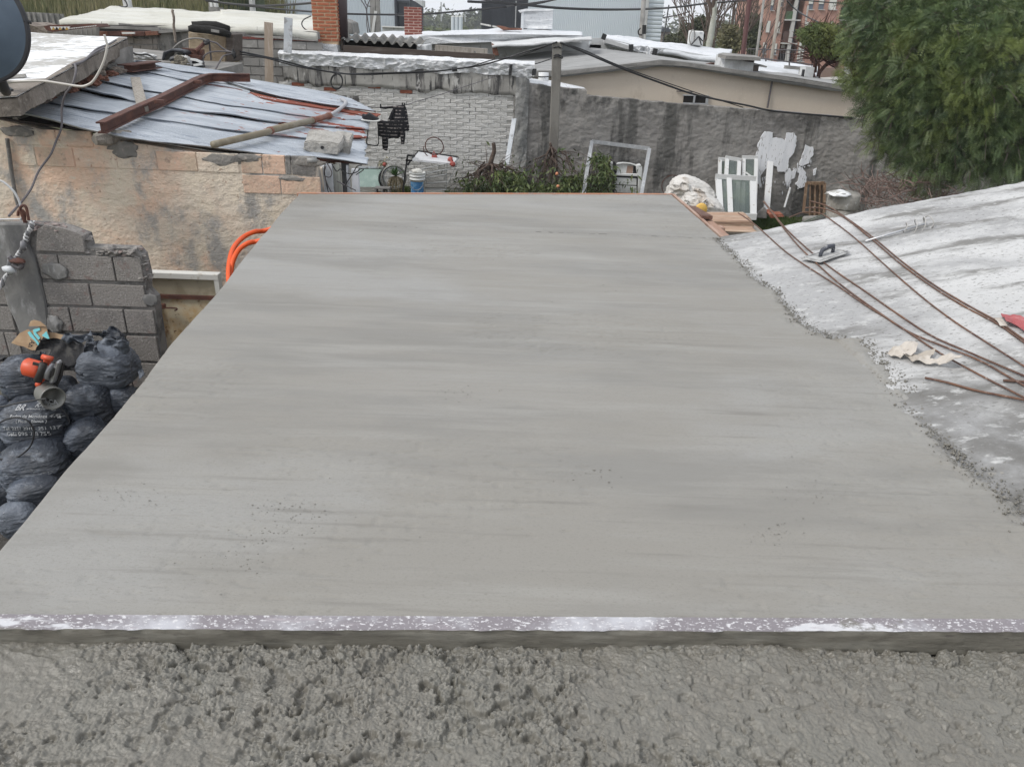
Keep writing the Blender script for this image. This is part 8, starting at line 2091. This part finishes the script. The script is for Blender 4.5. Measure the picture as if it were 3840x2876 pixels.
# -- poles
def pole(label, k, xt, yt, xb, yb, Y, w, m, cat='pole', name='utility_pole', taper=1.25, n_=12):
 a, b = P(k, xt, yt, Y), P(k, xb, yb, Y)
 w /= 1.5; d = b - a; b = a + d * ((GROUND - a.z) / d.z) if abs(d.z) > 1e-3 else b
 return solo(name, MB().tube([a, b], [w / 2, w / 2 * taper], n_), m, label, cat, smooth=n_ > 4)
m_cpole = mat('grey_concrete_pole', (.30, .29, .275), .9, var=[('noise', 3, (.23, .225, .21), .45, .62, U1)])
tp_ = thing('twin_pole', 'twin concrete poles with a white diagonal brace before the white warehouse', 'pole', (P('B', 1120, 270, 28).x, 28, GROUND))
for (xt, xb, w) in [(1098, 1105, .17), (1135, 1150, .12)]:
 a, b = P('B', xt, -150, 28), P('B', xb, 280, 28); b = a + (b - a) * ((GROUND - a.z) / (b - a).z)
 MB().bar(a, b, w, .16, up=(0, 1, 0)).build('pole', m_cpole, tp_)
MB().bar(P('B', 1125, 95, 27.8), P('B', 1098, 275, 27.8), .08, .08, up=(0, 1, 0)).build('brace', m_tri, tp_)
for j, pts_ in enumerate([[(1000, 0), (1045, 80), (1050, 200), (1060, 280)], [(1075, 0), (1050, 80), (1060, 180), (1075, 270)], [(1030, -5), (1050, 45), (1085, 58)]]):
 cable(['outer slack wire hanging left of the twin poles', 'crossing slack wire left of the twin poles', 'short wire sagging into the twin poles'][j], [('B', x, y, 27.5) for x, y in pts_], .018, m_cable_g, 'slack wires by the twin poles', 'wire')
mp_ = thing('utility_pole', 'tapered grey pole with a small black box before the right white warehouse', 'pole', (P('C', 1350, 320, 30).x, 30, GROUND))
a, b = P('C', 1366, -150, 30), P('C', 1335, 325, 30); b = a + (b - a) * ((GROUND - a.z) / (b - a).z)
MB().tube([a, b], [.075, .10], 14).build('shaft', m_cpole, mp_, smooth=True)
MB().tube([P('C', 1362, 210, 29.6), P('C', 1358, 285, 29.6)], .07, 10).build('splice_box', m_tar, mp_)
MB().tube(bez([P('C', x, y, 29.6) for x, y in [(1330, 235), (1312, 260), (1318, 290), (1345, 292)]], 5), .025, 6).build('cable_loop', m_cable_b, mp_)
pole('thin black leaning pole at the left edge of the bare trees', 'h', 300, 55, 240, 430, 45, .10, m_cable_b)
pole('pale concrete pole with small crossarm by the far house', 'h', 422, 150, 388, 430, 60, .17, m_cpole)
pole('thick rusty red steel pole rising out of frame', 'h', 1142, -60, 1068, 560, 24.5, .20, mat('dark_red_oxide', (.07, .024, .022), .7), taper=1.25)
pole('grey concrete pole right of the rusty red pole', 'h', 1292, -60, 1205, 600, 30, .13, m_cpole)
pole('weathered wooden pole before the red brick apartments', 'h', 1462, -60, 1360, 640, 28, .15, m_wood_grey)
pole('short grey pole reaching the second storey of the apartments', 'h', 1745, 60, 1655, 660, 42, .13, m_cpole)
pole('thin black fence post before the apartments', 'h', 1292, 475, 1280, 610, 35, .06, m_cable_b)
# -- overhead cables
GO = 'overhead cables crossing the top of the view'
for lb_, pts_, r_ in [
 ('upper heavy cable from the left across to the orange chimney', [('b', 1150, -10, 24), ('b', 1500, 55, 24), ('b', 2000, 98, 23.5), ('B', 250, 50, 23), ('B', 590, 28, 22.5), ('B', 900, -20, 22)], .030),
 ('lower heavy cable passing behind the orange chimney to the small one', [('b', 1200, 20, 24.5), ('b', 2000, 115, 24.5), ('B', 590, 100, 24), ('B', 900, 118, 24), ('B', 1350, 125, 24), ('B', 1600, 115, 24), ('B', 2209, 60, 24)], .028),
 ('cable from the right crossing the white warehouse to the thin pole', [('C', -100, 15, 24), ('C', 300, 38, 25), ('C', 700, 72, 26), ('C', 1150, 82, 28), ('C', 1560, 68, 35), ('C', 1900, 30, 38), ('C', 2250, 5, 42)], .04),
 ('second cable dipping before the dark warehouse', [('C', -60, -10, 24), ('C', 200, 22, 24), ('C', 420, 40, 24), ('C', 640, -5, 24)], .025),
 ('cable slanting over the dark warehouse', [('B', 1500, 120, 26), ('C', 0, 85, 26), ('C', 280, 50, 25), ('C', 630, 0, 24)], .022)]:
 cable(lb_, pts_, r_, m_cable_b, GO)
GP = 'cables strung to the concrete post'
for lb_, pts_, r_ in [
 ('left cable sagging from the post top down across the coping', [('C', 640, 350, 15.8), ('C', 520, 390, 15.8), ('C', 380, 430, 15.9), ('C', 200, 490, 16), ('C', 0, 545, 16.1), ('B', 1770, 575, 16.1), ('B', 1550, 600, 16.1), ('B', 1250, 612, 16.1), ('B', 1030, 620, 16), ('B', 830, 610, 15.5), ('B', 600, 570, 15), ('B', 330, 500, 14.6), ('B', 0, 430, 14)], .016),
 ('second cable beside it, slightly higher, from the post to the chimney side', [('C', 610, 360, 15.8), ('C', 350, 455, 15.9), ('C', 100, 500, 16), ('B', 1880, 560, 16.1), ('B', 1600, 590, 16.1), ('B', 960, 612, 16), ('B', 820, 605, 15.5), ('B', 500, 558, 14.8), ('B', 200, 480, 14.3), ('B', 0, 452, 14)], .012),
 ('right heavy cable from the post falling past the cream gable', [('C', 665, 355, 15.8), ('C', 850, 430, 15.9), ('C', 1180, 570, 16), ('C', 1500, 690, 16.2), ('C', 1800, 790, 16.3), ('C', 2209, 875, 16.35), ('D', 250, 890, 16.4), ('D', 850, 940, 16.5)], .020),
 ('thin twin of the right cable just above it', [('C', 665, 352, 15.8), ('C', 860, 418, 15.9), ('C', 1190, 560, 16), ('C', 1760, 760, 16.3), ('C', 2180, 892, 16.35)], .010),
 ('thin level wire from the post over the grey roof', [('C', 615, 480, 15.8), ('C', 500, 520, 16.5), ('C', 380, 555, 16.6), ('C', 330, 600, 16.5)], .010)]:
 cable(lb_, pts_, r_, m_cable_b, GP)
solo('cable_coil', MB().tube([P('B', 802 + 48 * math.cos(a) * (1 + .04 * math.sin(a * .6)), 672 + 62 * math.sin(a) + 1.2 * a, 15.4) for a in np.linspace(-1.5, 11, 60)], .012, 6), m_cable_b, 'coil of black cable hanging under the line before the stained wall', 'cable coil', smooth=True)
solo('splice', MB().tube([P('B', 1757, 578, 16.05), P('B', 1798, 574, 16.05)], .04, 8), m_tar, 'black splice box on the sagging cable', 'splice box')
cable('thin looped wire left of the orange chimney', [('B', 590, 135, 17), ('B', 530, 165, 17), ('B', 512, 205, 17), ('B', 540, 245, 17), ('B', 590, 268, 17)], .012)
cable('thin wire from the apartments down to the small tree', [('h', 1520, 10, 40), ('h', 1600, 90, 40), ('h', 1700, 160, 38), ('h', 1850, 235, 35)], .03)
cable('long thin wire before the apartments near the top', [('h', 1640, 0, 45), ('h', 1900, 25, 45), ('h', 2212, 45, 45)], .03)
cable('wire from the leaning black pole to the pale one', [('h', 225, 190, 50), ('h', 400, 158, 55), ('h', 520, 120, 60)], .04)
# -- red brick apartment block
AY = 60.0
ap = thing('apartment_block', 'red brick apartment block with recessed balconies and white shutters', 'apartment block', (P('h', 1800, 600, AY).x, AY, GROUND))
m_apt = mat('salmon_brick_cladding', (.40, .23, .185), .9, var=[('noise', .3, (.46, .28, .22), .4, .6, U1), ('noise', 3, (.33, .165, .13), .55, .7, U1)], bump=[('noise', 6, .4, .03, (.6, 1, 3))])
m_aptg = mat('blue_grey_panel', (.13, .15, .185), .8)
m_slabw = mat('pale_balcony_slab', (.5, .49, .47), .8)
m_shut = mat('white_shutter', (.62, .62, .58), .7)
m_grn = mat('green_balcony_screen', (.07, .12, .06), .8)
fr('h', 1285, -300, 1500, 640, AY, 8, ground=True).build('brick_face', m_apt, ap)
fr('h', 1500, -300, 1690, 640, AY + 1.6, 6, ground=True).build('recess_back', m_apt, ap)
fr('h', 1590, -300, 1690, 640, AY + 1.2, .3, ground=True).build('recess_panel', m_aptg, ap)
fr('h', 1685, -300, 2080, 700, AY, 8, ground=True).build('brick_face', m_apt, ap)
fr('h', 2080, -300, 2200, 700, AY + 1.6, 6, ground=True).build('recess_back', m_apt, ap)
fr('h', 2200, -300, 2900, 700, AY, 8, ground=True).build('brick_face', m_apt, ap)
def hx(x, y): # slant compensation: verticals lean in the survey sheet
 return x
for y in (-30, 205, 448):
 o_ = -0.15 * 0
 s_ = (448 - y) * .145
 fr('h', 1465 + s_ - 5, y, 1628 + s_ + 5, y + 14, AY - .1, 1.9).build('balcony_slab', m_slabw, ap)
 if y < 400:
  fr('h', 1475 + s_, y - 85, 1560 + s_, y, AY, .1).build('balcony_screen', m_grn if y > 100 else m_grn, ap)
for y, m_ in ((448, m_aptg),):
 s_ = (448 - y) * .145
 fr('h', 1482, 330, 1560, 445, AY + .05, .08).build('balcony_rail', mat('dark_rail_mesh', (.10, .06, .05), .8), ap)
a, b = P('h', 1633, -60, AY - .05), P('h', 1520, 640, AY - .05)
xm_ = (a.x + b.x) / 2
MB().box((P('h', 1577, 300, AY).x - .12, AY - .06, GROUND), (P('h', 1577, 300, AY).x + .12, AY + .2, a.z + 3)).build('column', m_slabw, ap)
def awin(x0, y0, x1, y1, lower=.0):
 w_ = fr('h', x0, y0, x1, y1, AY - .05, .1).build('window', m_aptg, ap)
 sh = (1 - lower)
 fr('h', x0 + 2, y0, x1 - 2, y0 + (y1 - y0) * sh, AY - .09, .06).build('shutter', m_shut, w_)
 fr('h', x0 - 5, y1, x1 + 5, y1 + 7, AY - .15, .2).build('sill', m_slabw, w_)
for w in [(1757, -60, 1803, 102, .35), (1862, -60, 1915, 102, .35), (1965, -60, 2042, 103, .0), (1312, 220, 1350, 335, .0), (1425, 228, 1455, 342, .0), (1362, -60, 1392, 112, .3), (1275, 445, 1308, 560, .5), (1395, 455, 1418, 570, .2), (1640, 440, 1700, 640, .1), (1720, 228, 1768, 330, .1), (1960, 225, 2000, 330, .1), (1770, 500, 1820, 620, .2), (2130, 600, 2170, 665, .3), (1465, -60, 1490, 66, .3)]:
 awin(*w)
fr('h', 2070, 205, 2190, 218, AY - .1, 1.9).build('balcony_slab', m_slabw, ap)
fr('h', 2075, 80, 2190, 205, AY, .1).build('balcony_screen', m_grn, ap)
fr('h', 1465, 455, 1502, 505, AY + .5, .4).build('cooling_unit', m_acw, ap)
fr('h', 1440, 560, 1520, 640, AY + .1, .1).build('gate_panel', m_hole, ap)
# railing before the block
rl_ = thing('railing', 'thin dark railing in front of the red brick apartments', 'railing', (P('h', 1500, 560, 45).x, 45, GROUND))
MB().tube([P('h', 1120, 512, 45), P('h', 1850, 530, 45)], .03, 5).build('top_rail', m_cable_g, rl_)
for i in range(24):
 x = 1120 + i * 31; MB().tube([P('h', x, 513, 45), P('h', x - 8, 640, 45)], .012, 4).build('bar', m_cable_g, rl_)
# -- trees and bushes in the distance
def grow(mb, p, d, L_, r, lvl, tips, spread=.45, up=.15):
 k = 4; q_ = p; pts_ = [p]
 for i in range(k):
  d = (d + Vector((random.gauss(0, .12), random.gauss(0, .12), random.gauss(up * .3, .08)))).normalized()
  q_ = q_ + d * L_ / k; pts_.append(q_)
 mb.tube(pts_, [r * (1 - .45 * i / k) for i in range(k + 1)], 6 if lvl > 1 else 4, cap=False)
 if lvl == 0: tips.append(q_); return
 for _ in range(3 if lvl > 1 else 4):
  t = random.uniform(.35, 1)
  i = min(int(t * k), k - 1); s_ = pts_[i].lerp(pts_[i + 1], t * k - i)
  nd = (d + Vector((random.gauss(0, spread), random.gauss(0, spread), random.gauss(up, spread * .5)))).normalized()
  grow(mb, s_, nd, L_ * random.uniform(.55, .8), r * .55, lvl - 1, tips, spread, up)
m_bare = mat('bare_twig_bark', (.115, .085, .07), .9)
for j, (k, xb, Y, n_, L_, lb_, tr) in enumerate([('h', 640, 42, 4, 3.0, 'leafless many stemmed tree left of the pale trunk', 0), ('h', 880, 40, 4, 3.0, 'leafless spreading tree behind the rusty red pole', 0), ('h', 1000, 50, 2, 2.8, 'leafless tree between the rusty pole and the grey pole', 0), ('h', 1225, 56, 1, 2.4, 'fine leafless tree at the apartment corner', 0)]):
 base = P(k, xb, 520, Y); base.z = GROUND
 t = thing('bare_tree', lb_, 'tree', base, 'leafless trees behind the silver roof')
 mb = MB(); tips = []
 MB().tube([base, base + Vector((0, 0, 1.6))], [.12, .10], 8).build('trunk', m_bare, t)
 for i in range(n_ + 2):
  d = Vector((random.uniform(-.5, .5), random.uniform(-.3, .3), 1)).normalized()
  grow(mb, base + Vector((0, 0, 1.4)), d, L_, .055, 3, tips, .38, .25)
 mb.build('branches', m_bare, t)
m_pale = mat('pale_patchy_bark', (.42, .43, .38), .8, var=[('noise', 2, (.28, .28, .23), .5, .6, (1, 1, .5)), ('noise', 5, (.5, .5, .46), .5, .65, U1)])
t = thing('pale_trunk_tree', 'tree with a thick pale patchy trunk behind the air conditioner', 'tree', (P('h', 715, 470, 32).x, 32, GROUND))
a, b = P('h', 782, -80, 32), P('h', 718, 460, 32); c = b + (b - a) * ((GROUND - b.z) / (b - a).z)
MB().tube([a + (a - b) * .3, a, a.lerp(b, .5) + Vector((.05, 0, 0)), b, c], [.07, .085, .10, .12, .14], 14).build('trunk', m_pale, t, smooth=True)
mb = MB(); tips = []
for i in range(7): grow(mb, a.lerp(b, random.uniform(0, .5)), Vector((random.uniform(-.9, .9), random.uniform(-.3, .3), .7)).normalized(), 1.8, .07, 2, tips, .4, .2)
mb.build('branches', m_bare, t)
def bush(name, label, k, boxes, Y, m, n_, size, cat='bush', grp=None):
 cx = sum((b_[0] + b_[1]) / 2 for b_ in boxes) / len(boxes)
 t = thing(name, label, cat, (P(k, cx, boxes[0][3], Y).x, Y, GROUND), grp)
 pts_ = []
 for (x0, x1, y0, y1) in boxes:
  for _ in range(n_ // len(boxes)):
   a_ = random.uniform(0, 6.28); rr2 = math.sqrt(random.random())
   pts_.append(P(k, (x0 + x1) / 2 + (x1 - x0) / 2 * rr2 * math.cos(a_), (y0 + y1) / 2 + (y1 - y0) / 2 * rr2 * math.sin(a_), Y + random.uniform(-1, 1))[:])
 leaf_cloud(pts_, size, m, t, 'leaves', .45, .2)
 mb = MB()
 for _ in range(14):
  q_ = Vector(random.choice(pts_)); mb.tube([Vector((q_.x * .3 + t.location.x * .7, Y, GROUND)), q_.lerp(Vector((t.location.x, Y, GROUND)), .4), q_], [.06, .04, .015], 5, cap=False)
 mb.build('stems', m_bare, t)
 return t
m_olive = mat('olive_foliage', (.15, .14, .075), .8, var=[('noise', .6, (.11, .105, .055), .42, .6, U1), ('noise', 3, (.20, .19, .075), .52, .68, U1)])
m_dull = mat('dull_dark_foliage', (.06, .07, .035), .85, var=[('noise', .6, (.10, .10, .055), .42, .6, U1)])
bush('ivy_bush', 'olive green ivy covered bush left of the rusty red pole', 'h', [(800, 1090, 250, 520), (820, 1050, 300, 560)], 33, m_olive, 1700, .15)
bush('dark_bush', 'dull dark bush behind the air conditioner', 'h', [(400, 700, 230, 480), (560, 720, 170, 400)], 52, m_dull, 2600, .22)
bush('dark_bush', 'grey green bush between the rusty pole and the grey concrete pole', 'h', [(1110, 1230, 330, 560), (1100, 1260, 150, 420)], 48, m_dull, 2200, .2)
bush('low_scrub', 'low scrub between the thin black pole and the pale pole', 'h', [(240, 420, 370, 450), (420, 540, 330, 450)], 60, m_dull, 1200, .25)
# small tree
m_smt = mat('small_tree_leaf', (.075, .105, .025), .7, var=[('noise', 1.1, (.13, .15, .035), .45, .62, U1), ('noise', 4, (.045, .065, .018), .52, .68, U1)])
st = thing('small_tree', 'small tree with forked reddish stems and a rounded green crown before the apartments', 'tree', (P('D', 555, 640, 21.5).x, 21.5, P('D', 555, 640, 21.5).z - .3))
m_rbk = mat('reddish_bark', (.10, .05, .04), .9)
stm = []
for ends in [[(545, 640), (530, 560), (540, 480), (500, 400), (460, 300)], [(575, 640), (590, 560), (640, 500), (700, 420), (740, 340)], [(560, 640), (575, 540), (570, 440), (580, 330), (600, 260)], [(575, 600), (620, 540), (680, 500), (760, 450)], [(548, 580), (560, 500), (610, 430), (650, 350)], [(530, 560), (545, 520), (520, 470)]]:
 pts_ = bez([P('D', x, y, 21.5 + random.uniform(-.3, .3)) for x, y in ends], 5)
 n_ = len(pts_); MB().tube(pts_, [.034 * (1 - .8 * i / n_) for i in range(n_)], 7).build('stem', m_rbk, st, smooth=True)
 stm += pts_[n_ // 2:]
mb = MB()
for p_ in stm:
 for _ in range(6):
  e = p_ + Vector((random.gauss(0, .3), random.gauss(0, .3), random.gauss(.25, .2))); mb.tube([p_, p_.lerp(e, .5) + Vector((0, 0, .04)), e], [.018, .012, .004], 4, cap=False)
o = mb.build('twigs', m_rbk, st); o['kind'] = 'stuff'
pts_ = []
for (cx, cy, rx_, ry_, n_) in [(470, 270, 70, 60, 900), (560, 230, 90, 50, 1100), (660, 240, 100, 60, 1300), (600, 300, 140, 80, 1800), (730, 300, 100, 100, 1500), (520, 330, 90, 60, 900), (650, 390, 120, 70, 900), (760, 400, 70, 70, 600), (570, 400, 70, 60, 400)]:
 for _ in range(n_):
  v_ = Vector((random.gauss(0, 1), random.gauss(0, 1), random.gauss(0, 1))).normalized() * random.random() ** .4
  pts_.append(P('D', cx + rx_ * v_.x, cy + ry_ * v_.z, 21.5 + v_.y * .9)[:])
leaf_cloud(pts_, .095, m_smt, st, 'crown', .28, .25)
# -- big pepper tree on the right
m_pep = mat('pepper_tree_leaf', (0.101, 0.152, 0.058), .45, var=[('noise', 1.0, (0.173, 0.218, 0.061), .48, .62, U1), ('noise', 2.6, (0.056, 0.094, 0.046), .50, .64, U1), ('noise', 12, (0.264, 0.315, 0.142), .56, .66, U1)])  # lighter greens are leaf highlights put into the colour
m_pbark = mat('grey_brown_bark', (.12, .10, .085), .9, bump=[('noise', 14, .8, .02, U1)])
PY = 13.6
tb0 = P('D', 2300, 1500, PY + .6); tb0.z = GROUND
pt = thing('pepper_tree', 'big drooping feathery green tree overhanging the wall at the right', 'tree', tb0)
cc_ = P('D', 1900, 450, PY)
MB().tube([tb0, tb0 + Vector((-.1, 0, 1.2)), tb0 + Vector((-.4, -.1, 2.3))], [.34, .28, .24], 12).build('trunk', m_pbark, pt, smooth=True)
clumps = []
for (x, y, r, dY) in [(1000, 160, .42, .0), (950, 350, .42, .1), (930, 560, .36, .2), (1060, 60, .5, .3), (1150, 250, .55, -.3), (1200, 500, .55, -.5), (1100, 680, .5, -.2), (1020, 820, .32, .1), (1180, 860, .5, -.4), (1140, 1000, .3, -.2), (1350, 80, .6, -.2), (1400, 330, .6, -.7), (1450, 620, .6, -.9), (1400, 880, .6, -.8), (1350, 1120, .45, -.7), (1330, 1330, .32, -.6), (1500, 1360, .42, -.9), (1600, 1130, .6, -1.0), (1650, 850, .6, -1.2), (1680, 560, .6, -1.2), (1620, 260, .6, -.9), (1600, 20, .6, -.4), (1850, 120, .6, -.9), (1900, 400, .6, -1.3), (1920, 700, .6, -1.5), (1880, 1000, .6, -1.4), (1780, 1330, .42, -1.2), (1950, 1280, .5, -1.3), (2100, 1150, .6, -1.4), (2150, 850, .6, -1.5), (2180, 500, .6, -1.4), (2150, 180, .6, -1.0), (2100, -60, .6, -.5), (1350, -120, .6, .2), (1700, -150, .6, .0), (2050, 1350, .3, -1.1), (2300, 700, .7, -1), (2300, 1100, .6, -1), (2300, 300, .7, -.8), (2400, 1400, .4, -.8), (1240, 1000, .45, .1), (905, 190, .3, .2), (860, 430, .26, .2), (850, 620, .28, .1), (950, 900, .22, .1), (1050, 1110, .26, 0), (960, 40, .32, .3), (1130, 1230, .2, 0), (880, 680, .22, .3), (1250, 1190, .3, -.3)]:
 clumps.append((P('D', x, y, PY + dY), r))
mb = MB()
for c, r in clumps[::2]:
 s_ = tb0 + Vector((-.4, -.1, 2.2)); m1 = s_.lerp(c, .5) + Vector((random.gauss(0, .15), random.gauss(0, .1), .35))
 mb.tube(bez([s_, m1, c + Vector((0, 0, .1))], 6), [.09 - .075 * i / 12 for i in range(13)], 6)
mb.build('limbs', m_pbark, pt, smooth=True)
mbt = MB()
cen, dirs, scl = [], [], []
for c, r in clumps:
 r *= .84
 n_ = int(900 * (r / .5) ** 2)
 ph = random.uniform(0, 6)
 for _ in range(n_):
  v_ = rng.normal(0, 1, 3); v_ /= np.linalg.norm(v_)
  if v_[2] < -.2 and random.random() < .4: v_[2] *= -1
  rad = .96 * r * (random.random() ** .34) * (1 + .36 * math.sin(v_[0] * 5 + ph) * math.cos(v_[2] * 4 + ph))
  cen.append(np.array(c) + v_ * rad * np.array([1, 1, .92]))
  dirs.append(v_ * .55 + rng.normal(0, .32, 3) + np.array([0, -.1, -.22]))
  scl.append(random.uniform(.10, .19))
 for _ in range(14):
  v_ = rng.normal(0, 1, 3); v_ /= np.linalg.norm(v_)
  e = Vector(np.array(c) + v_ * r * 1.08); s_ = Vector(c)
  mbt.tube([s_, s_.lerp(e, .55) + Vector((0, 0, .06)), e + Vector((0, 0, -.08))], [.012, .008, .003], 4, cap=False)
o = mbt.build('twigs', m_pbark, pt); o['kind'] = 'stuff'
cen, dirs, scl = np.array(cen), np.array(dirs), np.array(scl)[:, None]
dirs /= np.linalg.norm(dirs, axis=1)[:, None]
side = np.cross(dirs, rng.normal(0, 1, dirs.shape)); side /= np.linalg.norm(side, axis=1)[:, None]
NP = 7
Vl = []
nrm_ = np.cross(dirs, side)
for i in range(NP):
 t_ = .12 + .85 * i / (NP - 1)
 drop = np.array([0, 0, -1.0]) * (t_ ** 2) * .22
 b_ = cen + (dirs * t_ + drop) * scl
 ll = scl * .36 * (1 - .35 * abs(t_ - .45))
 for sgn in (-1, 1):
  d_ = side * sgn * .82 + dirs * .5 + nrm_ * .12
  w_ = np.cross(d_, nrm_); w_ /= np.linalg.norm(w_, axis=1)[:, None]
  Vl.append(np.stack([b_, b_ + d_ * ll * .45 + w_ * ll * .085, b_ + d_ * ll, b_ + d_ * ll * .45 - w_ * ll * .085], 1))
V_ = np.concatenate(Vl, 0).reshape(-1, 3)
o = nmesh('crown', V_, np.arange(len(V_)).reshape(-1, 4), m_pep, pt); o['kind'] = 'stuff'
print('FRONDS', len(cen), 'quads', len(V_) // 4)
# -- thin air haze round the whole place
hz = MB().box((-352, -75, GROUND - 1.5), (352, 396, 22)).build('haze', None)
hm = bpy.data.materials.new('haze'); hm.use_nodes = True
hn = hm.node_tree; hn.nodes.clear()
ho = hn.nodes.new('ShaderNodeOutputMaterial'); hv = hn.nodes.new('ShaderNodeVolumePrincipled')
hv.inputs['Color'].default_value = (.86, .9, .95, 1); hv.inputs['Density'].default_value = .0007
hn.links.new(hv.outputs[0], ho.inputs['Volume'])
hz.data.materials.clear(); hz.data.materials.append(hm)
tag(hz, 'thin pale haze over the place', 'haze', kind='stuff')
